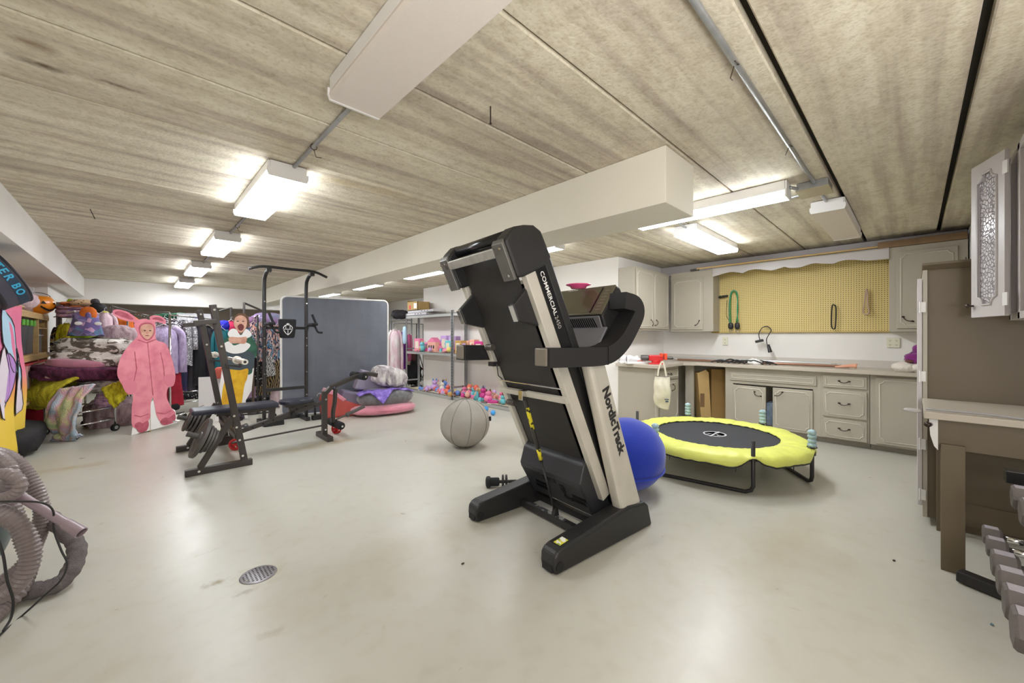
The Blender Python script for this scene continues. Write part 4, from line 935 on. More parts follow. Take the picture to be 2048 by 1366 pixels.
# ================================================================ POWER TOWER
pt = thing('power_tower', (1.62, 6.6, 0), 'tall black pull-up and dip tower with padded back rest in front of the mattress', 'power tower')
Yt = 6.55
def Q_(name, mb, m=M_BLKM, **k): return mb.build(name, m, pt, W=True, **k)
for x in (1.345, 1.905):
    Q_('post', MB().tube(smooth_path([(x, Yt, .04), (x, Yt, .8), (x, Yt, 1.6), (x, Yt, 2.05), (x, Yt - .07, 2.17), (x, Yt - .25, 2.24)]), .025, 12), smooth=True)
    Q_('foot', MB().box((x - .03, Yt - .1, .0), (x + .03, Yt + .34, .055)), bevel=.004)
    Q_('foot', MB().box((x - .02 if x < 1.6 else x + .06, Yt - .12, .0), (x + .23 if x < 1.6 else x + .24, Yt - .04, .07)), M_BLKRUB, bevel=.006)
    Q_('curved_stay', MB().tube(smooth_path([(x + .02, Yt, .32), (x + .08, Yt, .30), (x + .12, Yt, .22), (x + .13, Yt, .06)]), .016, 10), smooth=True)
    Q_('clamp', MB().box((x - .03, Yt - .30, 2.20), (x + .03, Yt - .22, 2.255)))
    Q_('dip_arm', MB().tube(smooth_path([(x, Yt, 1.44), (x + .01, Yt - .12, 1.46), (x + .03, Yt - .30, 1.45)]), .02, 10), smooth=True)
    Q_('arm_pad', MB().box((x - .02, Yt - .34, 1.455), (x + .07, Yt - .06, 1.495)), M_FOAM, bevel=.015, seg=3)
    Q_('grip', MB().cyl((x + .05, Yt - .30, 1.48), (x + .0, Yt - .28, 1.62), .017, 12), M_FOAM)
    Q_('grip', MB().tube(smooth_path([(x + .04, Yt - .28, 1.44), (x + .07, Yt - .32, 1.36), (x + .13, Yt - .34, 1.35)]), .015, 10), M_FOAM, smooth=True)
    Q_('gusset', MB().prism([(Yt, 1.42), (Yt - .12, 1.44), (Yt, 1.25)], x - .004, x + .004, 'x'))
    for z in (.4, .75, 1.15, 1.27, 1.8): Q_('bolt', MB().cyl((x, Yt - .03, z), (x, Yt - .02, z), .010, 8), M_CHROME)
Q_('pull_up_bar', MB().tube(smooth_path([(1.11, Yt - .27, 2.215), (1.28, Yt - .27, 2.265), (1.62, Yt - .27, 2.265), (1.93, Yt - .27, 2.265), (2.12, Yt - .27, 2.20)], 4), .019, 12), smooth=True)
Q_('cross_bar', MB().box((1.345, Yt - .02, 1.40), (1.905, Yt + .02, 1.44)), bevel=.003)
Q_('cross_bar', MB().box((1.345, Yt - .02, .49), (1.905, Yt + .02, .535)), bevel=.003)
Q_('cross_bar', MB().box((1.345, Yt + .26, .0), (1.905, Yt + .32, .05)), bevel=.003)
bp_ = MB().prism([(1.50, 1.55), (1.735, 1.55), (1.73, 1.44), (1.71, 1.27), (1.52, 1.27), (1.505, 1.44)], Yt - .14, Yt - .07, 'y').build('back_pad', M_FOAM, pt, W=True, bevel=.022, seg=3)
e = MB()
cx, cz, yy = 1.617, 1.40, Yt - .142
e.tube([(cx + .06 * cos(a), yy, cz + .055 * sin(a) + .01) for a in [pi * j / 8 for j in range(9)]], .005, 6)
e.tube([(cx - .062, yy, cz + .0), (cx + .062, yy, cz + .0)], .004, 6)
e.tube([(cx - .055, yy, cz - .015), (cx - .03, yy, cz - .055), (cx, yy, cz - .085), (cx + .03, yy, cz - .055), (cx + .055, yy, cz - .015)], .005, 6)
for dx in (-.028, .028): e.tube([(cx + dx, yy, cz + .008), (cx + dx, yy, cz + .05)], .004, 6)
e.tube([(cx, yy, cz - .075), (cx, yy, cz - .012)], .004, 6); e.tube([(cx, yy, cz + .062), (cx, yy, cz + .09)], .005, 6); e.tube([(cx - .022, yy, cz + .078), (cx + .022, yy, cz + .078)], .004, 6)
e.build('emblem', M_WHITEP, bp_, W=True)

# ================================================================ MATTRESS
mp_ = Vector((1.66, 7.02, 0)); an = math.degrees(math.atan2(-.363, 1.641))
mt = thing('mattress', mp_, 'big mattress standing on edge, slate grey underside facing the room and white border', 'mattress', an)
Wm, Hm, Tm = 1.70, 1.955, .26
def rrect(x0, x1, z0, z1, r, n=6):
    P = []
    for cx, cz, a0 in ((x1 - r, z1 - r, 0), (x0 + r, z1 - r, 90), (x0 + r, z0 + r, 180), (x1 - r, z0 + r, 270)):
        for k in range(n + 1): a = R(a0 + 90 * k / n); P.append((cx + r * cos(a), cz + r * sin(a)))
    return P
MB().prism(rrect(0, Wm, 0.005, Hm, .09), .012, Tm, 'y').build('body', mat('mattress_white', (226, 224, 220), .8, bump=.3, bscale=60), mt, bevel=.02, seg=3)
def mfn(u, v):
    x = .03 + (Wm - .06) * u; z = .03 + (Hm - .06) * v
    y = .004 - .005 * noise.noise(Vector((x * 9, z * 1.2, 0))) * (0.5 + v) - .008 * noise.noise(Vector((x * 1.5, z * 12, 5))) * (1.2 - v)
    return (x, y, z)
# face cloth clipped to rounded corners
g = MB().grid(mfn, 60, 70); keep = []
def inside(x, z):
    r = .075; x0, x1, z0, z1 = .03, Wm - .03, .03, Hm - .03
    cx = min(max(x, x0 + r), x1 - r); cz = min(max(z, z0 + r), z1 - r); return (x - cx) ** 2 + (z - cz) ** 2 <= r * r + 1e-4
nv_ = []
for (x, y, z) in g.v:
    r = .075; x0, x1, z0, z1 = .03, Wm - .03, .03, Hm - .03
    cx = min(max(x, x0 + r), x1 - r); cz = min(max(z, z0 + r), z1 - r); d = math.hypot(x - cx, z - cz)
    if d > r: x = cx + (x - cx) / d * r; z = cz + (z - cz) / d * r
    nv_.append((x, y, z))
g.v = nv_
g.build('underside_cloth', mat('slate_cloth', (112, 116, 126), .85, bump=.5, bscale=30, var=.10, vscale=2.5, stretch=(3, 1, 1)), mt, smooth=True)
MB().tube([(x, .01, z) for x, z in rrect(.018, Wm - .018, .018, Hm - .018, .08)], .014, 8, closed=True).build('piping', mat('mattress_white', (226, 224, 220)), mt, smooth=True)

# ================================================================ CUSHIONS AND SOFT PILE
def soft(name, loc, label, cat, parts, rz=0, group=None):
    t = thing(name, loc, label, cat, rz, group)
    for nm, mb, m in parts: mb.build(nm, m, t, smooth=True)
    return t
M_PINKV = mat('pink_velvet', (222, 140, 158), .8, var=.15, vscale=10, sheen=.6, bump=.3, bscale=80)
M_GREYV = mat('grey_plush', (122, 122, 124), .9, var=.35, vscale=16, sheen=.6, bump=.6, bscale=90)
soft('floor_cushion', (3.02, 6.26, 0), 'large flat pink round floor cushion at the bottom of the pile', 'cushion', [('cushion', MB().ell((0, 0, .09), (1.06, .72, .18), 40, 14, p=.75, amp=.05, flat=0), M_PINKV),
      ('seam', MB().tube([(.535 * cos(a), .365 * sin(a), .085 + .012 * sin(2 * a)) for a in [j * pi / 24 for j in range(48)]], .004, 6, closed=True), mat('pink_seam', (180, 96, 112), .8))], -12)
soft('floor_cushion', (3.06, 6.30, .15), 'grey plush round cushion lying on the pink cushion', 'cushion', [('cushion', MB().ell((0, 0, .12), (.92, .62, .30), 36, 14, p=.75, amp=.06, seed=2), M_GREYV),
      ('seam', MB().tube([(.10 + .0 * a, .302 * cos(a), .12 + .128 * sin(a)) for a in [j * pi / 16 - pi for j in range(17)]], .004, 6), mat('grey_seam', (90, 90, 92), .8))], -12)
M_PURP = ramp_mat('purple_fur', 'noise', [(.3, (96, 74, 160)), (.55, (148, 122, 210)), (.75, (178, 160, 226))], 14, 1, bump=1)
def thr(u, v):
    x = -.46 + .90 * u; y = (-.20 - .20 * max(0, 1 - abs(u - .38) * 3)) * (1 - v) + .24 * v
    z = .05 * (1 - (x / .52) ** 2) + .02 * noise.noise(Vector((x * 7, y * 7, 3))) - .22 * max(0, abs(x) - .33) - 1.0 * max(0, -.20 - y - .45 * abs(x + .12))
    return (x, y, z + .36)
t_ = thing('purple_throw', (3.06, 6.28, 0), 'crumpled purple fur throw draped over the grey plush cushion', 'blanket', -12)
MB().grid(thr, 40, 28).build('throw', M_PURP, t_, smooth=True, solid=.02)
M_WFUR = ramp_mat('grey_white_fur', 'noise', [(.3, (122, 112, 118)), (.5, (186, 178, 180)), (.62, (222, 216, 214))], 16, 1, stretch=(1, 1, .35), bump=1)
pw = thing('fur_pillow', (3.12, 6.24, .60), 'fluffy grey-white fur pillow on top of the cushion pile', 'pillow')
MB().ell((0, 0, 0), (.60, .34, .34), 36, 20, p=.62, amp=.10, fs_=2.2, seed=4, M=Matrix.Rotation(R(16), 3, 'Y')).build('pillow', M_WFUR, pw, smooth=True)
MB().tube([(-.27, -.1, .13), (-.1, -.17, -.12), (0, -.18, -.165), (.2, -.15, -.14)], .006, 6).build('piping', mat('dark_piping', (50, 44, 56), .8), pw, smooth=True)
fm = thing('foam_wedge', (2.60, 6.52, 0), 'grey-lilac folded foam chair leaning behind the cushion pile', 'foam seat', -12)
MB().prism([(-.22, .20), (.36, .10), (.42, .30), (-.16, .42)], -.18, .16, 'y').build('lower_block', mat('mauve_grey', (112, 104, 122), .8, bump=.2), fm, bevel=.03, seg=3)
MB().prism([(.02, .42), (.50, .34), (.56, .60), (.14, .74)], -.10, .16, 'y').build('upper_block', mat('mauve_grey_light', (150, 142, 160), .8, bump=.2), fm, bevel=.03, seg=3)
cr = thing('coral_cushion', (2.42, 6.50, 0), 'coral red wedge cushion with pink top behind the leg curl arm', 'cushion', -10)
MB().prism([(-.30, 0), (.32, 0), (.34, .16), (.05, .27), (-.10, .40), (-.25, .46), (-.32, .30)], -.14, .14, 'y').build('cushion', mat('coral_cloth', (186, 84, 76), .85, var=.12, vscale=6, bump=.3), cr, bevel=.04, seg=3)
MB().prism([(-.31, .30), (-.25, .468), (-.10, .41), (.05, .28), (.0, .25), (-.12, .36), (-.24, .40)], -.15, .15, 'y').build('top_panel', M_PINKV, cr, bevel=.01)
# ================================================================ CLOTHES AND SOFT GOODS, LEFT
def fur(name, c1, c2, sc_=18, st=(1, 1, .4)): return ramp_mat(name, 'noise', [(.34, c1), (.62, c2)], sc_, 1, stretch=st, bump=1)
def face_rz(p): return math.degrees(math.atan2(-p.x, p.y))
def ppm(d): return d / F_PX
def garment(name, label, cat, px0, px1, y0, y1, d, m, kind='coat', group=None, tk=.14, seed=0, m2=None, rz=0, rail=True, slv=.62):
    """hanging garment: lofted folded body, sleeves, wire hanger"""
    c = at((px0 + px1) / 2, y1, d); w_ = (px1 - px0) * ppm(d); h = (y1 - y0) * ppm(d)
    t = thing(name, c, label, cat, face_rz(c) + rz, group)
    rn = random.Random(seed * 17 + int(px0)); ph = rn.random() * 6; kf = 5 + rn.randint(0, 3)
    bw = w_ * (.74 if kind == 'coat' else 1.0)
    def fn(u, v):
        a = 2 * pi * u
        prof = {'coat': min(1, .34 + 5.5 * v) * (.92 + .10 * v), 'dress': min(.72, .30 + 5 * v) + (.30 * max(0, v - .25)), 'skirt': .78 + .22 * v, 'drape': .9 + .1 * v}[kind]
        rip = 1 + (.10 * v + .02) * sin(kf * a + ph) + .06 * noise.noise(Vector((cos(a) * 2, sin(a) * 2, v * 4 + seed)))
        x = bw / 2 * prof * cos(a) * (1 + .04 * sin(5 * v + ph)); y = tk / 2 * (.55 + .6 * min(1, v * 4)) * sin(a) * rip
        z = h * (1 - v) + (.02 * sin(3 * a + ph) if v > .98 else 0)
        return (x, y, max(z, .0))
    g = MB().grid(fn, 36, 16)
    g.f.append(tuple(j for j in range(36))); n0 = 16 * 37; g.f.append(tuple(n0 + j for j in reversed(range(36))))
    body = g.build('body', m, t, smooth=True)
    if kind == 'coat':
        for s in (-1, 1):
            L = h * slv
            P = smooth_path([(s * bw * .30, 0, h * .97), (s * (bw * .47), 0, h * .90), (s * w_ * .46, -.01, h * .75), (s * w_ * .48, -.02, h * .97 - L)], 4)
            MB().tube(P, w_ * .115, 10, rf=lambda q: 1 - .12 * q + .06 * sin(9 * q)).build('sleeve', m2 or m, t, smooth=True)
    if rail:
        MB().tube([(-bw * .3, 0, h * .97), (0, 0, h + .03), (bw * .3, 0, h * .97)], .004, 6).tube([(0, 0, h + .03), (0, 0, h + .06), (.015, 0, h + .075), (.025, 0, h + .06)], .0025, 6).build('hanger', M_WHITE, t)
    return t
def lump(name, label, cat, px0, px1, y0, y1, d, m, tk=.3, p=.7, amp=.16, fs_=3, seed=0, group=None, tilt=0, folds=0, rz=0, part='cloth'):
    cx, cy = (px0 + px1) / 2, (y0 + y1) / 2; c = at(cx, cy, d); w_ = (px1 - px0) * ppm(d); h = (y1 - y0) * ppm(d)
    t = thing(name, (c.x, c.y, c.z), label, cat, face_rz(c) + rz, group)
    M = Matrix.Rotation(R(tilt), 3, 'Y')
    if folds:
        for k in range(folds):
            z = -h / 2 + h * (k + .5) / folds
            MB().ell((0.01 * (-1) ** k, 0, z), (w_ * (1 - .05 * (k % 2)), tk, h / folds * 1.12), 28, 10, p=.6, amp=amp, fs_=fs_, seed=seed + k, M=M).build('fold', m, t, smooth=True)
    else: MB().ell((0, 0, 0), (w_, tk, h), 32, 16, p=p, amp=amp, fs_=fs_, seed=seed, M=M).build(part, m, t, smooth=True)
    return t
def drape(name, label, cat, quad, m, seed=0, bulge=.10, solid=.03, nz=.03, group=None, n=26):
    """draped cloth through four corners given as (px,py,d): top-left, top-right, bottom-right, bottom-left"""
    P = [at(*q) for q in quad]; c = sum(P, Vector()) / 4; zb = min(p.z for p in P); base = Vector((c.x, c.y, zb))
    t = thing(name, base, label, cat, 0, group); nrm_ = (P[1] - P[0]).cross(P[3] - P[0]).normalized()
    if nrm_.dot(-c) < 0: nrm_ = -nrm_
    def fn(u, v):
        a = P[0].lerp(P[1], u); b = P[3].lerp(P[2], u); q = a.lerp(b, v)
        q = q + nrm_ * (bulge * sin(pi * v) * .6 + bulge * (1 - v) * v + nz * noise.noise(Vector((u * 5 + seed, v * 3, seed))) + nz * .5 * sin(u * 16 + 2 * v + seed) * v)
        q += (P[1] - P[0]).normalized() * (.02 * noise.noise(Vector((u * 2, v * 6, seed + 4)))) 
        q.z = max(q.z + .015 * noise.noise(Vector((u * 9, v * 9, seed))), .012)
        return q - base
    MB().grid(fn, n, n).build('cloth', m, t, smooth=True, solid=solid)
    return t
F_YEL = fur('yellow_shag', (176, 164, 30), (222, 212, 62), 26)
F_MUST = fur('mustard_fur', (150, 140, 20), (200, 190, 40), 30)
F_TIE = ramp_mat('tie_dye_fur', 'noise', [(.30, (170, 200, 150)), (.40, (226, 222, 170)), (.48, (222, 176, 190)), (.55, (206, 206, 214)), (.62, (176, 200, 222)), (.72, (232, 190, 160))], 5.5, 1, stretch=(1, 1, .6), bump=1)
F_BURG = fur('burgundy_fur', (56, 20, 40), (104, 48, 76), 20)
F_MAUV = fur('mauve_fur', (140, 114, 120), (186, 164, 168), 24, (1, 1, .2))
F_COW = ramp_mat('cow_print_fur', 'noise', [(.40, (96, 88, 78)), (.47, (130, 120, 110)), (.50, (226, 220, 212)), (.8, (238, 234, 228))], 6.5, 1, bump=1, distort=1.2, stretch=(1, 1, 1.6))
M_ROSE = mat('rose_velvet', (176, 112, 130), .8, var=.2, vscale=8, sheen=.5, bump=.3)
M_PPINK = mat('pale_pink_cloth', (226, 190, 190), .8, var=.12, vscale=8, bump=.4, bscale=40)
F_PPINK = fur('pale_pink_fur', (206, 176, 186), (232, 208, 214), 20)
F_LAV = fur('lavender_fur', (172, 154, 196), (204, 188, 222), 30)
M_REDC = mat('red_cloth', (178, 28, 52), .8, var=.3, vscale=6, bump=.6, bscale=25)
M_CRIM = mat('crimson_cloth', (190, 30, 58), .8, var=.25, vscale=5, bump=.5, bscale=30)
M_LEOP = ramp_mat('leopard_print', 'voronoi', [(0, (60, 44, 34)), (.25, (70, 50, 38)), (.3, (206, 170, 130)), (.8, (222, 190, 156))], 34, .8, bump=.3)
M_OWL = ramp_mat('purple_kids_print', 'cell', [(0, (110, 94, 150)), (.3, (140, 128, 176)), (.5, (96, 90, 120)), (.65, (200, 160, 190)), (.82, (90, 120, 150))], 17, .8, const=True)
M_ORG = mat('orange_cloth', (222, 112, 30), .8, var=.25, vscale=8, bump=.4)
M_LIMEC = mat('lime_cloth', (176, 214, 30), .7, var=.15, vscale=8)
M_LILP = ramp_mat('lilac_mix', 'noise', [(.3, (110, 90, 130)), (.5, (190, 150, 180)), (.62, (214, 180, 196)), (.7, (226, 150, 120))], 12, .9, stretch=(1, 1, 3))
M_GRNC = mat('dark_green_cloth', (24, 86, 60), .8, bump=.3)
SEQ = lambda n, a, b: ramp_mat(n, 'cell', [(0, a), (.5, b), (.85, (236, 234, 236))], 70, .3, bump=.6, const=True)
M_SEQ1 = SEQ('silver_sequins', (120, 116, 120), (176, 172, 176)); M_SEQ2 = SEQ('dark_sequins', (60, 56, 60), (120, 112, 118)); M_SEQ3 = SEQ('lilac_sequins', (140, 116, 150), (186, 166, 190))
M_BLKC = mat('black_cloth', (30, 29, 33), .8, bump=.5, bscale=18, var=.3, vscale=6)
M_NAVYC = mat('navy_cloth', (40, 44, 62), .8, bump=.5, bscale=18)
M_CHAR = mat('charcoal_cloth', (70, 66, 72), .8, bump=.5, bscale=18, var=.3, vscale=5)
M_TEAL = mat('teal_cloth', (30, 110, 120), .8, bump=.4)
M_PATT = ramp_mat('stripe_patch_print', 'noise', [(.34, (30, 38, 64)), (.42, (214, 204, 204)), (.48, (222, 160, 140)), (.53, (40, 60, 96)), (.60, (120, 160, 186)), (.68, (34, 34, 44))], 10, .7, const=True, distort=.8, stretch=(1.6, 1.6, .6), bump=.2)
M_TIGER = ramp_mat('tiger_print', 'wave', [(0, (20, 18, 16)), (.45, (28, 24, 20)), (.5, (150, 128, 90)), (1, (170, 150, 110))], 9, .8, distort=9, const=True, bump=.2)
M_DOTS = ramp_mat('black_white_dots', 'voronoi', [(0, (232, 230, 230)), (.18, (232, 230, 230)), (.2, (22, 20, 22))], 30, .8, const=True, bump=.2)
M_BWP = ramp_mat('black_white_swirl', 'wave', [(0, (30, 30, 32)), (.5, (214, 212, 210))], 14, .7, distort=12, const=True, bump=.2)
# ---- rolling cart with heaped blankets
cart = thing('clothes_cart', (-.52, 7.76, 0), 'chrome rolling clothes cart under the heap of blankets behind the pink standee', 'clothes cart')
cs = [Vector((-.85, 7.94, 0)), Vector((-.54, 7.30, 0)), Vector((-.195, 7.61, 0)), Vector((-.51, 8.25, 0))]
for z in (.17, .33):
    MB().tube([c + Vector((0, 0, z)) for c in cs], .011, 8, closed=True).build('rail', M_CHROME, cart, W=True, smooth=True)
for c in cs:
    MB().cyl(c + Vector((0, 0, .10)), c + Vector((0, 0, .62)), .012, 10).build('post', M_CHROME, cart, W=True, smooth=True)
    w__ = MB().cyl(c + Vector((-.012, .012, .05)), c + Vector((.012, -.012, .05)), .048, 20).build('caster', M_BLKRUB, cart, W=True)
    MB().cyl(c + Vector((-.014, .014, .05)), c + Vector((.014, -.014, .05)), .024, 14).build('hub', M_GALV, w__, W=True)
MB().add([c + Vector((0, 0, z)) for z in (.60, .62) for c in cs], [(3,2,1,0), (4,5,6,7), (0,1,5,4), (1,2,6,5), (2,3,7,6), (3,0,4,7)]).build('deck', M_GALV, cart, W=True)
B = 'blanket'
lump('fur_blanket', 'white and grey cow-print fur blanket folded on top of the heap', B, 136, 246, 676, 712, 5.45, F_COW, .55, .75, .3, 3, 1, part='blanket')
lump('fur_blanket', 'rolled white edge of cow-print fur lying under the folded cow-print blanket', B, 128, 238, 700, 742, 5.35, F_COW, .5, .8, .3, 3.5, 6, tilt=7, part='blanket')
lump('velvet_cushion', 'dusty rose velvet cushion squeezed between cow-print and burgundy furs', 'cushion', 110, 192, 716, 744, 5.15, M_ROSE, .4, .7, .12, 2, 3, tilt=6, part='cushion')
lump('fur_blanket', 'dark burgundy fur blanket across the middle of the heap', B, 94, 238, 729, 762, 5.22, F_BURG, .6, .75, .25, 3, 8, tilt=6, part='blanket')
lump('folded_blanket', 'folded pale pink satin blanket under the left end of the burgundy fur', B, 95, 136, 740, 756, 5.0, M_PPINK, .3, .7, .1, 2, 2, folds=2)
lump('fur_blanket', 'grey striped fur blanket under the right end of the burgundy fur', B, 172, 240, 752, 784, 5.4, fur('stripe_fur', (96, 90, 88), (214, 208, 200), 12, (1, 1, 2)), .5, .75, .2, 3, 12, part='blanket')
lump('fur_blanket', 'yellow shag blanket heap hanging at the left end of the cart', B, 50, 150, 742, 812, 5.35, F_YEL, .55, .7, .28, 2.6, 20, part='blanket')
drape('fur_blanket', 'bright yellow shag blanket draped over the left end of the cart', B, [(66, 752, 5.1), (158, 756, 5.0), (96, 816, 4.85), (48, 812, 5.0)], F_YEL, 1, .12)
drape('fur_blanket', 'pastel tie-dye fur blanket hanging down to the floor in front of the cart', B, [(122, 778, 4.86), (190, 768, 4.86), (160, 872, 4.84), (100, 866, 4.84)], F_TIE, 3, .14, .03, .05)
drape('fur_blanket', 'corner of pastel tie-dye fur spread on the floor by the cart', B, [(122, 866, 4.84), (166, 870, 4.82), (148, 880, 4.86), (104, 884, 4.82)], F_TIE, 5, .03, .035, .02)
drape('fur_blanket', 'mustard fur blanket corner hanging between the cart and the pink standee', B, [(206, 776, 5.05), (250, 760, 5.15), (258, 786, 5.1), (230, 816, 5.05)], F_MUST, 6, .05)
lump('fur_blanket', 'mauve fur bundle on the cart base behind the pink standee', B, 186, 266, 796, 856, 5.7, F_MAUV, .5, .6, .15, 3, 15, part='blanket')
lump('red_bundle', 'crimson cloth bundle under the yellow shag blanket', 'cloth bundle', 46, 92, 806, 874, 5.35, M_CRIM, .4, .7, .2, 3, 4, part='bundle')
lump('purple_bundle', 'small purple and white bundle hanging under the mustard fur', 'cloth bundle', 196, 226, 786, 814, 5.3, M_LILP, .2, .8, .3, 3, 9, part='bundle')
# upper shelf stack
lump('folded_textiles', 'stack of folded lilac and peach textiles on the high rack at far left', 'folded textiles', 126, 186, 612, 636, 5.9, M_LILP, .4, .6, .15, 3, 31, folds=3)
lump('folded_textiles', 'folded orange and black cloth on the lilac textile stack', 'folded textiles', 130, 168, 605, 616, 5.85, ramp_mat('orange_black', 'noise', [(.4, (50, 34, 34)), (.5, (226, 130, 70)), (.7, (236, 160, 110))], 10, .8, stretch=(1, 1, 5)), .35, .7, .15, 3, 33, folds=2)
lump('leopard_cushion', 'leopard print cushion on top of the textile stack', 'cushion', 146, 184, 599, 613, 5.85, M_LEOP, .3, .8, .08, 2, 35, part='cushion')
bn = lump('pompom_hat', 'black knitted hat with pompom and yellow tip at the right of the textile stack', 'hat', 184, 208, 606, 628, 5.8, M_BLKC, .16, .9, .1, 2, 36, part='hat_body')
MB().ell((-.03, 0, .10), (.10, .10, .09), 16, 10, amp=.2, fs_=5).build('pompom', M_CHAR, bn, smooth=True); MB().ell((.07, -.04, -.06), (.08, .08, .05), 12, 8).build('tip', M_YSTK, bn, smooth=True)
lump('lime_bow', 'small lime green bow on the left end of the high textile stack', 'bow', 137, 148, 598, 608, 5.8, M_LIMEC, .06, .8, .3, 3, 37, part='bow')
def rack(name, label, pa, pb, z, posts=True, r=.012, sp=.22, mm=None):
    c = (Vector(pa) + Vector(pb)) / 2; t = thing(name, (c.x, c.y, 0), label, 'clothes rack'); a = Vector((pa[0], pa[1], 0)); b = Vector((pb[0], pb[1], 0)); dv = (b - a).normalized(); n_ = Vector((-dv.y, dv.x, 0)); mm = mm or M_CHROME
    MB().cyl(a + Vector((0, 0, z)), b + Vector((0, 0, z)), r, 10).build('hanging_rail', mm, t, W=True, smooth=True)
    for e in (a, b):
        MB().cyl(e + Vector((0, 0, .08)), e + Vector((0, 0, z)), r, 10).build('post', mm, t, W=True, smooth=True)
        MB().cyl(e - n_ * sp + Vector((0, 0, .09)), e + n_ * sp + Vector((0, 0, .09)), r, 10).build('foot', mm, t, W=True, smooth=True)
        for s in (-1, 1): MB().cyl(e + n_ * sp * s + dv * -.012 + Vector((0, 0, .035)), e + n_ * sp * s + dv * .012 + Vector((0, 0, .035)), .034, 14).build('caster', M_BLKRUB, t, W=True)
    MB().cyl(a + Vector((0, 0, .12)), b + Vector((0, 0, .12)), r * .8, 8).build('lower_rail', mm, t, W=True, smooth=True)
    return t
rA = rack('clothes_rack', 'dark slotted clothes rack against the pier at far left', (-.80, 8.75, 0), (-.08, 8.35, 0), 1.58, mm=mat('dark_steel', (110, 106, 102), .45, metal=.5))
q = at(118, 640, 6.0); MB().box((q.x - .03, q.y - .02, .4), (q.x + .03, q.y + .02, 1.82)).build('slotted_upright', mat('dark_steel', (110, 106, 102)), rA, W=True)
MB().cyl(at(108, 634, 5.9), at(150, 622, 5.6), .010, 8).build('side_arm', M_WHITE, rA, W=True)
garment('patterned_coat', 'black and gold patterned coat hanging at far left beside the pier', 'coat', 108, 130, 652, 745, 5.9, ramp_mat('gold_black_print', 'noise', [(.4, (34, 22, 30)), (.52, (44, 30, 36)), (.54, (190, 160, 100)), (.7, (200, 180, 140))], 16, .8, const=True), 'coat', seed=1)
garment('yellow_coat', 'yellow fur coat hanging beside the black and gold coat', 'coat', 120, 146, 646, 742, 5.75, F_MUST, 'coat', seed=2)
kd = garment('kids_dress', 'purple printed childrens dress with orange hood above the cow-print fur', 'dress', 146, 198, 624, 672, 5.35, M_OWL, 'dress', seed=3, tk=.2)
MB().ell((.02, -.05, .30), (.17, .12, .20), 20, 12, p=.9, amp=.1).build('hood', M_ORG, kd, smooth=True); MB().ell((.02, -.06, .27), (.08, .14, .15), 16, 10).build('hood_lining', M_OWL, kd, smooth=True)
for s in (-1, 1): MB().ell((s * .09 + .02, -.11, .17), (.075, .02, .05), 14, 8).build('eye_patch', M_WHITEP, kd, smooth=True)
garment('lime_skirt', 'bright lime skirt showing under the purple printed dress', 'skirt', 148, 196, 664, 690, 5.5, M_LIMEC, 'skirt', seed=4, rail=False)
garment('fur_coat', 'pale pink fur coat hanging right of the purple printed dress', 'coat', 192, 226, 625, 700, 5.7, F_PPINK, 'coat', seed=5, tk=.2)
lump('fur_coat', 'mauve ribbed fur coat bulging left of the pink standee', 'coat', 203, 262, 650, 716, 5.75, F_MAUV, .35, .75, .12, 3, 40, part='coat_body')
lump('fur_coat', 'lighter mauve fur coat hidden behind the pink standee', 'coat', 245, 300, 655, 760, 6.0, fur('mauve_fur_light', (176, 150, 158), (206, 186, 192), 24, (1, 1, .2)), .35, .7, .1, 3, 41, part='coat_body')
garment('orange_jacket', 'orange jacket hanging behind the pink standee ear', 'jacket', 226, 268, 634, 668, 6.1, M_ORG, 'coat', seed=6, tk=.2)
rB = rack('clothes_rack', 'dark wire-topped clothes rack behind the pink standee', (-.05, 8.6, 0), (.38, 7.95, 0), 1.66, mm=mat('dark_steel', (110, 106, 102)))
a_, b_ = at(222, 612, 6.3), at(300, 632, 6.9)
MB().tube([at(223, 650, 6.3), at(223, 612, 6.3), at(296, 632, 6.9), at(296, 650, 6.9)], .014, 8).build('top_frame', mat('dark_steel', (110, 106, 102)), rB, W=True)
drp = MB()
for k in range(14):
    p0 = a_.lerp(b_, k / 13); drp.ell(p0 + Vector((0, 0, -.03)), (.02, .02, .02), 6, 4)
o_ = drp.build('crystal_trim', M_CHROME, rB, W=True); o_['kind'] = 'stuff'
# ---- coats right of the pink standee
rC = rack('clothes_rack', 'long chrome clothes rack of sequinned jackets right of the pink standee', (.36, 7.35, 0), (1.06, 8.9, 0), 1.60)
garment('fur_jacket', 'lavender fur jacket hanging beside the pink standee', 'jacket', 296, 358, 652, 748, 6.15, F_LAV, 'coat', seed=7, tk=.26, slv=.95)
garment('red_trousers', 'red cloth trousers hanging under the lavender fur jacket', 'trousers', 326, 362, 744, 812, 6.25, M_REDC, 'skirt', seed=8, rail=False, tk=.2)
lump('dark_shoe', 'dark shoe tip under the red trousers', 'shoe', 330, 356, 806, 822, 6.2, M_BLKC, .16, .8, .05, 2, 9, part='shoe')
GS = 'sequinned jackets on the chrome rack'
garment('sequin_jacket', 'dark grey sequinned jacket directly right of the lavender fur jacket', 'jacket', 330, 366, 640, 728, 6.5, M_SEQ2, 'coat', GS, seed=9)
garment('sequin_jacket', 'bright silver sequinned jacket in the middle of the chrome rack', 'jacket', 346, 386, 640, 732, 6.75, M_SEQ1, 'coat', GS, seed=10)
garment('sequin_jacket', 'pale lilac sequinned jacket left of the black coats', 'jacket', 374, 402, 644, 700, 7.1, M_SEQ3, 'coat', GS, seed=11)
garment('sequin_jacket', 'grey sequinned jacket overlapping the lavender fur shoulder', 'jacket', 312, 346, 638, 690, 6.6, SEQ('grey_sequins', (96, 92, 92), (150, 146, 146)), 'coat', GS, seed=12)
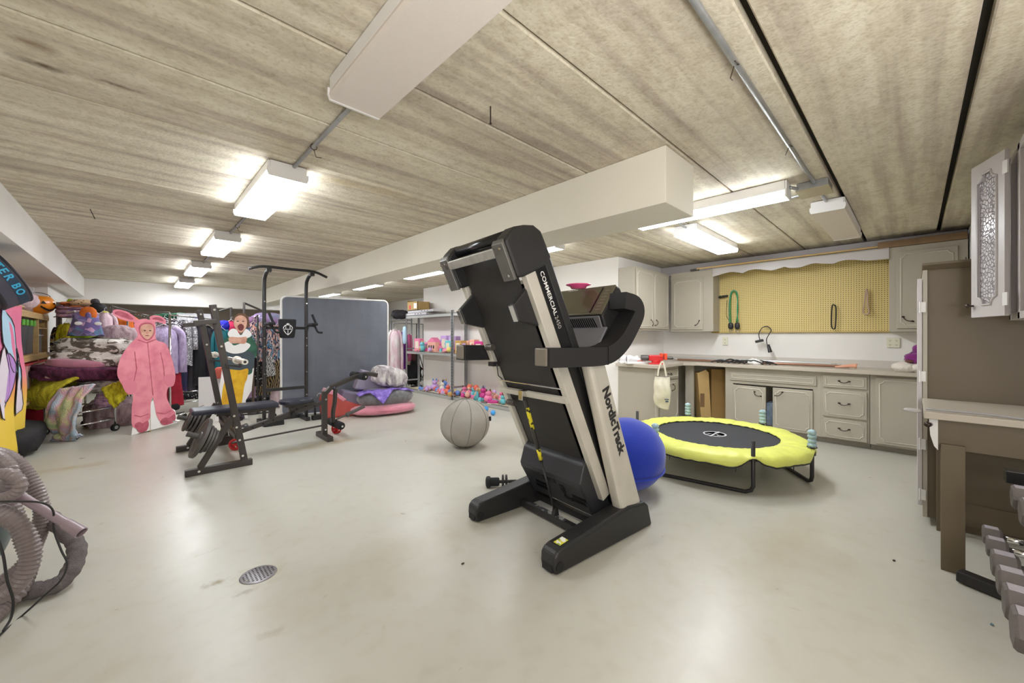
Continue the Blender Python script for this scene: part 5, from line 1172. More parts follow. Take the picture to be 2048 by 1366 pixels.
garment('black_coat', 'black coat hanging behind the far upright of the bench rack', 'coat', 384, 414, 648, 772, 6.95, M_BLKC, 'coat', seed=13)
garment('puffer_coat', 'shiny black puffer coat between the two rack uprights', 'coat', 398, 432, 652, 776, 7.1, mat('black_puffer', (34, 34, 40), .35, bump=.8, bscale=12), 'coat', seed=14, tk=.25)
garment('navy_coat', 'navy coat left of the green-coated standee', 'coat', 418, 446, 655, 765, 7.15, M_NAVYC, 'coat', seed=15)
garment('purple_dress', 'dark purple iridescent dress under the sequinned jackets', 'dress', 352, 382, 730, 782, 6.9, mat('dark_purple', (70, 40, 90), .5, rgb2=(40, 60, 96), vscale=9), 'skirt', seed=16, rail=False)
garment('charcoal_skirt', 'charcoal leather skirt beside the purple dress', 'skirt', 376, 396, 724, 780, 6.95, M_CHAR, 'skirt', seed=17, rail=False)
garment('maroon_dress', 'maroon dress low between the bench rack uprights', 'dress', 396, 420, 730, 784, 7.2, mat('maroon_cloth', (98, 28, 44), .8, bump=.4), 'skirt', seed=18, rail=False)
lump('feather_pompom', 'royal blue feather pompom beside the green-coated standee', 'pompom', 436, 458, 641, 664, 6.9, mat('royal_feather', (36, 40, 190), .8, bump=1, bscale=40), .15, 1, .3, 5, 50, part='pompom')
garment('hot_pink_top', 'hot pink top hanging above the green coat shoulder', 'top', 450, 474, 642, 690, 7.0, mat('hot_pink_cloth', (214, 50, 96), .8, bump=.3), 'coat', seed=19)
garment('teal_jacket', 'teal jacket hanging left of the green-coated standee', 'jacket', 428, 458, 658, 742, 6.8, M_TEAL, 'coat', seed=20)
lump('coral_bag', 'small coral handbag on the barbell hook level behind the rack', 'handbag', 431, 449, 734, 757, 6.7, mat('coral_leather', (206, 96, 80), .5), .08, .6, .05, 2, 51, part='bag_body')
gf = thing('green_cloth', at(290, 632, 7.6), 'dark green cloth folded over the high back rail', 'folded cloth', face_rz(at(290, 632, 7.6)))
ga, gb2 = at(300, 636, 7.8), at(378, 636, 8.05); rack('clothes_rack', 'tall chrome rack at the back carrying the green cloth', (ga.x, ga.y, 0), (gb2.x, gb2.y, 0), 1.66)
drape('green_cloth', 'dark green cloth laid over the high back rail', 'folded cloth', [(308, 629, 7.7), (368, 626, 8.0), (368, 637, 8.0), (308, 638, 7.7)], M_GRNC, 8, .03, .02, .01)
bpy.data.objects.remove(gf)
# clear hangers box and chrome basket
bk = thing('wire_basket', at(385, 797, 6.9), 'low chrome wire base of a clothes rack left of the green-coated standee', 'wire basket', face_rz(at(385, 797, 6.9)))
bk.location.z = 0
wbk = .54; mb = MB()
for z in (.16, .34): mb.tube([(-wbk/2, -.15, z), (wbk/2, -.15, z), (wbk/2, .2, z), (-wbk/2, .2, z)], .010, 8, closed=True)
for x in (-wbk/2, wbk/2):
    for y in (-.15, .2): mb.cyl((x, y, .0), (x, y, .36), .010, 8)
mb.build('frame', M_CHROME, bk, smooth=True)
rn = random.Random(5); MB().ell((0, .02, .25), (wbk * .9, .28, .12), 22, 8, p=.6, amp=.3, fs_=6).build('contents', M_DOTS, bk, smooth=True)
bx = thing('hanger_box', at(382, 642, 6.9), 'clear plastic box of hangers on top of the racks behind the bench uprights', 'box', face_rz(at(382, 642, 6.9)))
M_CLR = mat('clear_plastic', (226, 226, 230), .15, alpha=.35)
MB().box((-.19, -.12, 0), (.32, .12, .13)).build('box_body', M_CLR, bx, bevel=.006)
hb_ = MB()
for k in range(12): hb_.tube([(-.16 + .04 * k, -.08, .02), (-.14 + .04 * k, .0, .10), (-.12 + .04 * k, .08, .02)], .006, 5)
hb_.build('hangers', M_WHITE, bx)['kind'] = 'stuff'
wp = thing('white_board', at(425, 828, 6.7), 'white panel with dark marks leaning behind the bench rack', 'board', face_rz(at(425, 828, 6.7))); wp.location.z = 0
MB().box((-.19, 0, 0), (.12, .02, .60)).build('panel', M_WHITEP, wp, bevel=.004)
MB().tube([(.0, -.003, .50), (.04, -.003, .46), (.01, -.003, .42), (.05, -.003, .40)], .006, 6).build('mark', M_BLK, wp)
# ---- standees
def flat(poly, m, par, name, y=0, th=.004, cx=0, s=1, z0=0): 
    P = [((x - cx) * s, (z0 - z) * s) for x, z in poly]
    return MB().prism(P, y - th, y, 'y').build(name, m, par)
def smooth2(poly, n=4):
    P = [(x, y, 0) for x, y in poly]; P3 = [Vector(P[-1])] + [Vector(p) for p in P] + [Vector(P[0]), Vector(P[1])]; out = []
    for i in range(1, len(P3) - 2):
        for k in range(n):
            t = k / n; a, b, c, d = P3[i-1], P3[i], P3[i+1], P3[i+2]
            q = .5 * ((2*b) + (c-a)*t + (2*a-5*b+4*c-d)*t*t + (3*b-a-3*c+d)*t**3); out.append((q.x, q.y))
    return out
M_SUIT = mat('pink_plush_print', (232, 146, 160), .7, rgb2=(214, 116, 136), vscale=7, contrast=(.3, .6)); M_SUITD = mat('pink_plush_dark', (196, 100, 118), .7, rgb2=(170, 76, 92), vscale=14); M_SUITM = mat('pink_plush_mid', (222, 130, 148), .7)
M_SKIN = mat('print_skin', (222, 176, 152), .6, rgb2=(196, 142, 122), vscale=12); M_BACKB = mat('board_brown', (176, 150, 124), .8)
ps = thing('pink_standee', (.15, 7.22, 0), 'life-size cardboard standee of a person in a pink hooded plush suit with long ears', 'standee', face_rz(Vector((.15, 7.22, 0))) + 28)
S1 = 5.15 / F_PX
def f1(poly, m, name, y, sm=True): return flat(smooth2(poly) if sm else poly, m, ps, name, y, .003, 289, S1, 866)
suit = [(258, 682), (268, 668), (262, 650), (262, 642), (252, 640), (240, 636), (230, 628), (230, 620), (238, 618), (252, 622), (262, 630), (268, 636), (280, 634), (288, 636), (288, 630), (296, 626), (308, 628), (316, 636), (315, 644), (308, 642), (298, 640), (298, 652), (298, 670), (300, 678), (316, 686), (324, 706), (331, 734), (334, 758), (330, 776), (320, 780), (318, 800), (326, 822), (334, 838), (326, 852), (308, 850), (300, 836), (296, 812), (293, 796), (289, 812), (288, 838), (276, 852), (260, 850), (258, 820), (260, 786), (252, 784), (243, 764), (236, 744), (238, 722), (246, 700)]
flat([(258, 866), (262, 830), (296, 800), (334, 830), (338, 858), (300, 862)], M_WHITEP, ps, 'base_board', .006, .006, 289, S1, 866)
f1([(x, y) for x, y in suit], M_SUIT, 'suit', -.001)
f1([(270, 650), (276, 643), (288, 642), (295, 648), (296, 662), (291, 674), (283, 679), (275, 672), (270, 662)], M_SUITD, 'hood_rim', -.004)
f1([(272, 652), (277, 646), (288, 645), (293, 650), (294, 662), (289, 672), (283, 676), (276, 670), (272, 661)], M_SKIN, 'face', -.006)
for x in (279, 288): f1([(x - 2, 658), (x, 657), (x + 2, 658), (x, 659.5)], M_BLK, 'eye', -.008)
f1([(279, 668), (283, 667), (287, 668), (283, 669.5)], mat('lip_brown', (150, 84, 80), .6), 'mouth', -.008); f1([(282.5, 660), (284, 660), (285, 664.5), (281.5, 664.5)], mat('nose_shade', (200, 146, 126), .6), 'nose', -.008)
f1([(232, 626), (238, 621), (250, 625), (260, 634), (258, 637), (246, 633)], M_SUITD, 'inner_ear', -.004); f1([(292, 634), (299, 630), (308, 632), (312, 638), (302, 636)], M_SUITD, 'inner_ear', -.004)
f1([(243, 758), (255, 756), (265, 762), (266, 776), (258, 785), (248, 778)], M_SUITM, 'mitten', -.005); f1([(314, 752), (328, 752), (333, 762), (329, 774), (320, 776), (313, 766)], M_SUITM, 'mitten', -.005)
for ln in ([(262, 700), (263.5, 700), (267, 735), (262, 762), (260.5, 762), (265, 735)], [(306, 704), (307.5, 704), (313, 735), (314, 756), (312.5, 756), (311.5, 735)], [(268, 676), (282, 682), (299, 675), (299, 677), (283, 684.5), (268, 678)], [(262, 826), (272, 831), (286, 828), (286, 829.5), (272, 833), (262, 828)], [(300, 828), (314, 833), (326, 828), (326, 829.5), (314, 835), (300, 830)]): flat(ln, M_SUITD, ps, 'seam_print', -.004, .0015, 289, S1, 866)
flat([(283.4, 682), (284.6, 682), (294, 792), (292.6, 792)], M_SUITD, ps, 'front_seam', -.004, .002, 289, S1, 866)
f1([(263, 846), (270, 842), (276, 846), (284, 842), (286, 852), (282, 862), (272, 864), (266, 856)], M_SUITD, 'slipper', -.005); f1([(306, 848), (314, 842), (322, 844), (332, 838), (334, 848), (328, 856), (314, 858), (308, 854)], M_SUITD, 'slipper', -.005)
MB().prism([(0, .0), (.26, 0), (0, .8)], -.004, .004, 'x').build('easel_back', M_CARD, ps)
es = thing('green_coat_standee', (1.17, 7.30, 0), 'life-size cardboard standee of a shouting person in green coat, white cuffs and yellow tights', 'standee', face_rz(Vector((1.17, 7.3, 0))))
S2 = 6.05 / F_PX
def f2(poly, m, name, y, sm=True): return flat(smooth2(poly) if sm else poly, m, es, name, y, .003, 480, S2, 837)
flat([(440, 836), (446, 790), (452, 730), (504, 735), (500, 780), (490, 800), (494, 836)], M_WHITEP, es, 'base_board', .006, .006, 480, S2, 837)
f2([(455, 678), (468, 668), (494, 668), (506, 682), (510, 704), (504, 716), (500, 722), (500, 745), (480, 748), (456, 742), (450, 716), (452, 696)], mat('green_print', (58, 110, 86), .7, rgb2=(40, 84, 66), vscale=9), 'coat', -.001)
f2([(456, 700), (500, 702), (502, 736), (480, 742), (456, 738)], mat('slate_print', (66, 78, 86), .7), 'coat_skirt', -.003)
f2([(458, 736), (480, 738), (494, 736), (492, 756), (488, 768), (484, 800), (480, 826), (472, 826), (470, 790), (466, 800), (460, 826), (450, 826), (452, 780), (456, 756)], mat('yellow_tights', (234, 190, 40), .7, rgb2=(206, 150, 24), vscale=7), 'tights', -.004)
f2([(470, 640), (474, 628), (484, 623), (494, 630), (496, 645), (492, 654), (474, 652)], mat('brown_hair', (128, 96, 72), .8, rgb2=(90, 62, 48), vscale=40), 'hair', -.003)
f2([(471, 640), (474, 632), (483, 628), (491, 634), (492, 646), (488, 658), (482, 663), (475, 657), (471, 648)], M_SKIN, 'face', -.006)
f2([(477, 649), (482, 645), (487, 649), (486, 656), (482, 659), (478, 656)], mat('open_mouth', (110, 44, 44), .6), 'mouth', -.009)
for x in (477, 486): f2([(x - 2.5, 640), (x, 639), (x + 2.5, 640), (x, 641)], M_BLK, 'eye', -.009)
f2([(461, 664), (466, 656), (474, 656), (482, 668), (490, 656), (497, 660), (500, 668), (492, 674), (482, 672), (470, 674), (463, 671)], M_WHITEP, 'collar', -.008)
f2([(462, 674), (466, 671), (476, 672), (483, 672), (491, 671), (492, 678), (488, 685), (477, 684), (467, 684), (463, 680)], M_SKIN, 'hands', -.011)
f2([(454, 686), (463, 680), (470, 688), (478, 686), (488, 682), (498, 688), (490, 700), (480, 704), (468, 704), (457, 698)], M_WHITEP, 'cuffs', -.009)
f2([(452, 836), (454, 826), (466, 824), (470, 836)], mat('boot_grey', (86, 80, 96), .7), 'boot', -.005); f2([(474, 836), (472, 826), (484, 824), (488, 836)], mat('boot_grey', (86, 80, 96)), 'boot', -.005)
MB().prism([(0, .0), (.26, 0), (0, .8)], -.004, .004, 'x').build('easel_back', M_CARD, es)
# ---- clothes between green-coated standee and mattress
rD = rack('clothes_rack', 'black clothes rack of patterned shirts left of the mattress', (1.38, 7.15, 0), (1.62, 8.75, 0), 1.62, mm=M_BLKM)
GP2 = 'patterned shirts left of the mattress'
for k, (a, b, y0_, y1_, d_, lab) in enumerate([(494, 520, 646, 716, 6.75, 'blue and peach patterned shirt right beside the green-coated standee'), (510, 536, 645, 724, 6.9, 'patterned shirt second from the green-coated standee, half behind the tower post'), (530, 552, 646, 726, 6.95, 'patterned shirt just right of the left tower post'), (544, 566, 650, 722, 7.1, 'patterned shirt nearest the white edge of the mattress')]):
    garment('patterned_shirt', lab, 'shirt', a, b, y0_, y1_, d_, M_PATT, 'coat', GP2, seed=30 + k)
garment('dotted_dress', 'black dress with white dots under the patterned shirts', 'dress', 500, 532, 712, 772, 6.9, M_DOTS, 'skirt', seed=35, rail=False)
garment('tiger_dress', 'olive and black tiger print dress behind the tower post', 'dress', 512, 540, 745, 790, 6.95, M_TIGER, 'skirt', seed=36, rail=False)
garment('tiger_dress', 'larger tiger print dress next to the mattress edge', 'dress', 532, 566, 714, 778, 7.05, M_TIGER, 'skirt', seed=37, rail=False)
garment('swirl_dress', 'small black and white swirl print dress above the tiger print', 'dress', 526, 550, 712, 752, 6.9, M_BWP, 'dress', seed=38, rail=False)
garment('lilac_dress', 'fluffy lilac dress hanging right of the green-coated standee legs', 'dress', 484, 512, 712, 796, 6.85, fur('lilac_fluff', (156, 122, 160), (186, 156, 190), 16), 'skirt', seed=39, rail=False)
garment('pink_dress', 'pale pink dress low beside the mattress edge', 'dress', 540, 566, 768, 812, 7.15, F_PPINK, 'skirt', seed=40, rail=False)
lump('dark_bundle', 'dark clothes heap on the floor behind the power tower', 'cloth bundle', 496, 564, 788, 814, 7.3, M_BLKC, .5, .7, .3, 4, 55, part='bundle')
lump('plastic_bag', 'glossy lilac-blue plastic bag on top of the patterned shirts', 'bag', 508, 564, 626, 652, 7.2, mat('bag_gloss', (150, 160, 190), .15, rgb2=(176, 130, 190), vscale=7, coat=.5), .3, .8, .2, 4, 56, part='bag')
lump('plastic_bag', 'small mauve plastic bag left of the lilac-blue bag', 'bag', 494, 516, 634, 650, 7.0, mat('bag_mauve', (150, 110, 150), .2, coat=.5), .2, .8, .2, 4, 57, part='bag')
zr = thing('metal_rack_frame', at(505, 800, 7.3), 'dark metal rack frame rising behind the green-coated standee', 'rack frame'); zr.location.z = 0
MB().tube([at(488, 640, 7.0), at(488, 606, 7.0), at(531, 624, 7.9), at(531, 650, 7.9)], .02, 8).build('top_frame', M_IRON, zr, W=True)
c_ = at(506, 700, 6.5); MB().cyl((c_.x, c_.y, .0), (c_.x, c_.y, 1.1), .018, 10).build('post', mat('rust_steel', (110, 90, 80), .5, metal=.4), zr, W=True)
c2_ = at(462, 640, 7.4); MB().tube([at(440, 622, 7.9), at(462, 616, 7.4), Vector((c2_.x, c2_.y, 1.0))], .02, 8).build('side_frame', M_IRON, zr, W=True)
MB().cyl((c_.x, c_.y, .0), (c_.x, c_.y, .04), .10, 16).build('foot', M_IRON, zr, W=True)
# extra clothes on the far right racks, behind the mattress edge
rE = rack('clothes_rack', 'chrome clothes rack right of the mattress', tuple(at(786, 700, 9.6)), tuple(at(846, 700, 10.6)), 1.62, mm=M_GALV)
garment('fluffy_coat', 'white and pink fluffy long coat hanging right of the mattress', 'coat', 776, 804, 658, 762, 9.4, fur('white_pink_fur', (222, 180, 196), (232, 222, 220), 9), 'coat', seed=50, tk=.2, slv=.8)
garment('mint_dress', 'pale mint dress behind the white and pink fluffy coat', 'dress', 792, 806, 666, 728, 9.6, mat('mint_cloth', (196, 210, 196), .8), 'dress', seed=51)
garment('purple_coat', 'bright purple coat hanging beside the metal shelving', 'coat', 796, 814, 664, 738, 9.8, mat('violet_cloth', (136, 56, 170), .8, bump=.5, rgb2=(110, 40, 140), vscale=8), 'coat', seed=52)
garment('pink_coat', 'pink coat seen through the end frame of the shelving', 'coat', 812, 824, 668, 722, 9.9, mat('pink_magenta', (196, 96, 140), .8, bump=.5), 'coat', seed=53)
garment('cream_top', 'cream top hanging below the pink coat behind the shelving', 'top', 808, 822, 700, 736, 9.9, mat('cream_cloth', (206, 190, 176), .8), 'skirt', seed=54, rail=False)
ws = thing('wire_shelf', at(800, 640, 10.5), 'wire shelf heaped with dark clothes right of the mattress top', 'wire shelf', face_rz(at(800, 640, 10.5))); ws.location.z = 0
zt = at(800, 640, 10.5).z
wsm = MB()
for k in range(12): wsm.cyl((-.22 + k * .045, -.2, zt), (-.22 + k * .045, .2, zt), .005, 6)
for y in (-.2, .2): wsm.cyl((-.24, y, zt), (.30, y, zt), .009, 8)
wsm.build('wires', M_GALV, ws)['kind'] = 'stuff'
for x in (-.24, .30):
    for y in (-.2, .2): MB().cyl((x, y, 0), (x, y, zt + .12), .014, 10).build('post', M_GALV, ws, smooth=True)
lump('dark_bundle', 'dark folded clothes on the wire shelf', 'cloth bundle', 784, 816, 620, 638, 10.5, M_CHAR, .35, .7, .2, 4, 60, part='bundle')
lump('dark_bundle', 'dark clothes and straps low behind the shelving end', 'cloth bundle', 812, 842, 722, 768, 10.0, M_BLKC, .4, .7, .3, 4, 61, part='bundle')
fc = thing('folding_chair', at(836, 765, 10.2), 'dark red and black folding chair behind the shelving end', 'chair', 20); fc.location.z = 0
for x in (-.2, .2): MB().tube([(x, -.15, .02), (x, .15, .9)], .012, 8).tube([(x, .15, .02), (x, -.15, .45)], .012, 8).build('leg', M_BLKM, fc)
MB().box((-.2, -.2, .43), (.2, .15, .46)).build('seat', mat('maroon_vinyl', (96, 30, 34), .5), fc, bevel=.01); MB().box((-.2, .10, .62), (.2, .13, .85)).build('backrest', mat('maroon_vinyl', (96, 30, 34)), fc, bevel=.01)
gp_ = at(833, 700, 9.9); gpt = thing('garment_pole', (gp_.x, gp_.y, 0), 'black telescopic garment pole behind the shelving', 'pole')
MB().cyl((0, 0, .05), (0, 0, 1.2), .022, 10).cyl((0, 0, 1.2), (0, 0, 1.62), .012, 10).build('pole', M_BLKM, gpt); MB().cyl((0, 0, 0), (0, 0, .04), .14, 16).build('foot', M_BLKM, gpt)

# ================================================================ LEFT ALCOVE SHELF
sh = thing('pine_shelf', (-1.2, 7.9, 0), 'pine shelving unit in the alcove at the left edge', 'shelving unit')
M_PINEX = mat('pine_light', (214, 178, 122), .5, var=.25, vscale=4, stretch=(1, 6, 6))
for y in (6.70, 8.34, 9.09): 
    for x in (-1.40, -1.00): MB().box((x, y, 0), (x + .05, y + .045, 1.58)).build('post', M_PINEX, sh, W=True, bevel=.003)
for z in (1.58, 1.03, .45): MB().box((-1.40, 6.68, z), (-.94, 9.14, z + .03)).build('shelf_board', M_PINEX, sh, W=True, bevel=.003)
MB().box((-1.40, 8.385, 1.40), (-.95, 9.09, 1.42)).build('shelf_board', M_PINEX, sh, W=True, bevel=.003)
MB().box((-.955, 6.70, 1.53), (-.935, 9.13, 1.58)).build('front_rail', M_PINEX, sh, W=True); MB().box((-.955, 6.70, .985), (-.935, 9.13, 1.03)).build('front_rail', M_PINEX, sh, W=True)
def bin_(y0, y1, z0, z1, label, m, lid, x=(-1.36, -.98), h=.02, latch=None):
    t = thing('storage_bin', ((x[0] + x[1]) / 2, (y0 + y1) / 2, z0), label, 'storage bin')
    dx, dy, dz = (x[1] - x[0]) / 2, (y1 - y0) / 2, z1 - z0
    vs = [(-dx*.92, -dy*.92, 0), (dx*.92, -dy*.92, 0), (dx*.92, dy*.92, 0), (-dx*.92, dy*.92, 0), (-dx, -dy, dz - h), (dx, -dy, dz - h), (dx, dy, dz - h), (-dx, dy, dz - h)]
    MB().add(vs, [(0,3,2,1), (4,5,6,7), (0,1,5,4), (1,2,6,5), (2,3,7,6), (3,0,4,7)]).build('box_body', m, t, bevel=.01)
    MB().box((-dx - .01, -dy - .01, dz - h), (dx + .01, dy + .01, dz)).build('lid', lid, t, bevel=.006)
    if latch: 
        for s in (-.5, .5): MB().box((dx + .008, s * dy - .05, dz - .07), (dx + .025, s * dy + .05, dz + .004)).build('latch', latch, t, bevel=.004)
    return t
M_DBIN = mat('dark_bin', (88, 90, 98), .4, bump=.1); M_GL = mat('green_latch', (110, 190, 70), .4)
bin_(7.35, 7.80, 1.062, 1.50, 'dark grey storage bin with green latches on the middle pine shelf, left one', M_DBIN, mat('bin_lid_dark', (66, 66, 72), .4), latch=M_GL)
bin_(7.84, 8.28, 1.062, 1.50, 'dark grey storage bin with green latches next to the pine divider', M_DBIN, mat('bin_lid_dark', (66, 66, 72)), latch=M_GL)
bin_(8.45, 8.95, 1.062, 1.32, 'clear plastic box in the right bay of the pine shelf', M_CLR, M_WHITE)
bin_(7.45, 8.75, .64, .96, 'clear plastic box with red lid below the middle pine shelf', mat('clear_box_full', (196, 184, 196), .3, rgb2=(214, 150, 140), vscale=5), mat('red_lid', (196, 60, 70), .4), x=(-1.38, -.93))
bin_(7.0, 8.2, .48, .62, 'flat white box on the bottom pine shelf under the red-lidded box', M_WHITE, M_WHITE)
ct_ = thing('cardboard_tube', (-1.0, 8.75, 1.455), 'brown cardboard tube lying in the right bay of the pine shelf', 'tube')
MB().lathe([(.028, -.3), (.038, -.3), (.038, .06), (.028, .06), (.028, -.28)], seg=20, M=Matrix.Rotation(R(90), 3, 'Y')).build('tube', M_CARD, ct_, smooth=False)
pu = thing('pumpkin_bucket', (-1.02, 8.70, 1.61), 'orange plastic pumpkin bucket with carved face on top of the pine shelf', 'bucket')
MB().lathe([(.0, 0), (.10, .005), (.17, .06), (.195, .13), (.18, .20), (.145, .255), (.135, .255), (.17, .20), (.18, .13), (.16, .07), (.0, .02)], seg=36).build('bucket', mat('pumpkin_orange', (238, 140, 20), .35, coat=.3), pu, smooth=True)
cd_ = Vector((-pu.location.x, -pu.location.y, 0)).normalized(); rx = Vector((-cd_.y, cd_.x, 0))
def onb(a, z, o=.002):
    rr = .197 * math.sqrt(max(0, 1 - ((z - .13) / .165) ** 2)) + o; th = math.atan2(cd_.y, cd_.x) + a; return Vector((rr * cos(th), rr * sin(th), z))
def facep(poly, nm):
    vs = [onb(a, z, .001) for a, z in poly] + [onb(a, z, .004) for a, z in poly]; n = len(poly)
    MB().add(vs, [tuple(range(n)), tuple(range(2*n-1, n-1, -1))] + [(i, (i+1) % n, (i+1) % n + n, i + n) for i in range(n)]).build(nm, M_BLKG, pu)
facep([(.25, .145), (.55, .145), (.40, .19)], 'eye'); facep([(1.0, .145), (1.25, .145), (1.12, .185)], 'eye')
for a in range(6):
    a0 = .25 + a * .18; z0 = .10 - .05 * sin(pi * a / 6); z1 = .10 - .05 * sin(pi * (a + 1) / 6)
    facep([(a0, z0 + .02), (a0, z0 - .005), (a0 + .18, z1 - .005), (a0 + .18, z1 + .02)], 'mouth')
MB().tube([(.14 * cos(t), 0, .25 + .06 * sin(t)) for t in [pi * j / 12 for j in range(13)]], .005, 6).build('handle', M_BLKG, pu)
fp_ = thing('pink_fluffy_cushion', (-1.02, 7.55, 1.61), 'pale pink fluffy round cushion on top of the pine shelf', 'cushion')
MB().ell((0, 0, .12), (.34, .5, .24), 24, 14, amp=.12, fs_=4).build('cushion', F_PPINK, fp_, smooth=True)
pf = thing('pink_fluffy_cushion', (-.98, 8.85, .48), 'pink soft bundle on the lower pine shelf right of the red-lidded box', 'cushion')
MB().ell((0, 0, .14), (.3, .45, .28), 20, 12, amp=.15, fs_=3).build('cushion', F_PPINK, pf, smooth=True)
tb_ = thing('clear_tub', (-1.1, 8.2, 1.61), 'tall translucent tub standing behind the pumpkin bucket', 'tub'); MB().lathe([(.0, 0), (.12, 0), (.14, .34), (.13, .34), (.0, .01)], seg=24).build('tub', M_CLR, tb_, smooth=True)
bl_ = tag(MB().ell((-1.05, 7.0, .16), (.6, 1.2, .30), 20, 10, p=.6, amp=.1).build('black_bin_bag', M_BLKC, smooth=True), 'black bag on the floor under the pine shelf', 'bag')
# towel hanging in front of the shelf, generic pastel print
tw = thing('beach_towel', (-.88, 6.2, .12), 'pink, pale blue and yellow beach towel with outlined shapes hanging at the left edge', 'towel')
def towel_mat():
    m = bpy.data.materials.new('towel_print'); m.use_nodes = True; nt = m.node_tree; b = nt.nodes['Principled BSDF']; b.inputs['Roughness'].default_value = .9
    tc = nt.nodes.new('ShaderNodeTexCoord'); sp = nt.nodes.new('ShaderNodeSeparateXYZ'); nt.links.new(tc.outputs['Object'], sp.inputs[0])
    r = nt.nodes.new('ShaderNodeValToRGB'); mr = nt.nodes.new('ShaderNodeMapRange'); mr.inputs[1].default_value = 0; mr.inputs[2].default_value = 1.5
    nt.links.new(sp.outputs[2], mr.inputs[0]); nt.links.new(mr.outputs[0], r.inputs[0]); el = r.color_ramp.elements
    cols = [(0, (236, 202, 62)), (.30, (240, 204, 80)), (.42, (240, 160, 90)), (.52, (236, 130, 150)), (.75, (226, 120, 160)), (1, (230, 120, 150))]
    while len(el) < len(cols): el.new(.5)
    for i, (p_, c_) in enumerate(cols): el[i].position = p_; el[i].color = srgb(*c_)
    nt.links.new(r.outputs[0], b.inputs['Base Color']); return m
def tfn(u, v):
    y = -.62 + 1.24 * u; z = .0 + 1.50 * v; y = y * (1 - .10 * v) - .04 * v
    edge = max(0, u - .55) / .45
    return (.02 * sin(u * 14 + v) * (1 - .5 * v) + .012 * sin(9 * v + u * 4) + .0, y - .10 * edge * v * v, z)
MB().grid(tfn, 44, 24).build('cloth', towel_mat(), tw, smooth=True, solid=.008)
def tpatch(poly, m, nm, o=.012):
    P = smooth2(poly, 3); n = len(P); vs = []
    for oo in (o, o + .002):
        for u, v in P: x, y, z = tfn(u, v); vs.append((x + oo, y, z))
    MB().add(vs, [tuple(range(n)), tuple(range(2*n-1, n-1, -1))] + [(i, (i+1) % n, (i+1) % n + n, i + n) for i in range(n)]).build(nm, m, tw)
    ln = [Vector((tfn(u, v)[0] + o + .003, tfn(u, v)[1], tfn(u, v)[2])) for u, v in P]
    MB().tube(ln, .004, 5, closed=True).build('print_line', M_BLK, tw)
M_PB = mat('towel_pale_blue', (176, 208, 230), .9); M_PW = mat('towel_white', (228, 216, 226), .9); M_PV = mat('towel_violet', (186, 140, 206), .9)
tpatch([(.02, .95), (.35, .93), (.60, .80), (.66, .60), (.45, .55), (.30, .7), (.05, .75)], M_PB, 'print_shape')
tpatch([(.55, .62), (.80, .60), (.84, .42), (.88, .26), (.58, .26), (.62, .42)], M_PW, 'print_shape')
tpatch([(.68, .58), (.80, .56), (.80, .36), (.70, .34)], M_PB, 'print_shape', .016)
tpatch([(.30, .68), (.48, .60), (.46, .44), (.36, .36), (.30, .50)], M_PV, 'print_shape', .014)
tpatch([(.05, .70), (.30, .66), (.40, .50), (.36, .34), (.05, .30)], M_PW, 'print_shape')
tpatch([(.62, .70), (.76, .68), (.78, .60), (.70, .56), (.62, .62)], mat('towel_pink', (236, 180, 190), .9), 'print_shape', .014)
MB().cyl((0, -.75, 1.50), (0, .60, 1.50), .012, 8).build('hanging_rod', M_PINEX, tw)
# big dark ring with blue lettering above the towel
rc_ = at(-20, 553, 3.4)
rg = thing('lettered_ring', rc_, 'big dark grey hollow ring with blue block letters hanging in the upper left corner', 'ring')
fw = Vector((.69535, .71867, 0)); rt = Vector((.71867, -.69535, 0)); axn = (-rt * .38 - Vector((0, 0, 1)) * .54 - fw * .76).normalized()
rg.rotation_euler = (-axn).to_track_quat('Z', 'Y').to_matrix().to_euler()
RM = rg.rotation_euler.to_matrix().inverted()
M_RING = mat('ring_charcoal', (84, 82, 98), .6, bump=.2, bscale=120, var=.2, vscale=5); M_RINGD = mat('ring_dark', (44, 42, 52), .5)
Rr = .285; hz = .085
MB().lathe([(Rr - .03, -hz), (Rr, -hz), (Rr, hz), (Rr - .03, hz), (Rr - .03, -hz)], seg=64).build('band', M_RING, rg, smooth=False)
MB().tube([((Rr - .022) * cos(a), (Rr - .022) * sin(a), -hz) for a in [j * pi / 32 for j in range(64)]], .024, 10, closed=True).build('near_rim', M_RINGD, rg, smooth=True)
MB().tube([((Rr - .004) * cos(a), (Rr - .004) * sin(a), hz) for a in [j * pi / 32 for j in range(64)]], .010, 8, closed=True).build('far_rim', M_RINGD, rg, smooth=True)
MB().lathe([(Rr + .0005, .0), (Rr + .002, .0), (Rr + .002, .062), (Rr + .0005, .062)], seg=64).build('letter_band', mat('ring_navy', (44, 66, 90), .6), rg)
f0 = RM @ ((-fw) - axn * (-fw).dot(axn)); th0 = math.atan2(f0.y, f0.x)
upv = Vector((0, 0, 1)); r0 = Vector((cos(th0), sin(th0), 0)); tgs = upv.cross(r0)
a_ = -.36 + .75
for k, ch in enumerate('TTER BO'):
    if ch == ' ': a_ += .11; continue
    th = th0 + a_; rad = Vector((cos(th), sin(th), 0)); tg = upv.cross(rad)
    text('letter', ch, .075, mat('letter_blue', (70, 186, 232), .5), rg, frame(tg, upv, rad, rad * (Rr + .003) - tg * .022 + upv * .006), .0012, .002, 1.0); a_ += .19
MB().tube([RM @ Vector((0, 0, .25)), RM @ Vector((0, 0, 2.085 - rc_.z))], .003, 6).build('hanging_wire', M_BLKM, rg)
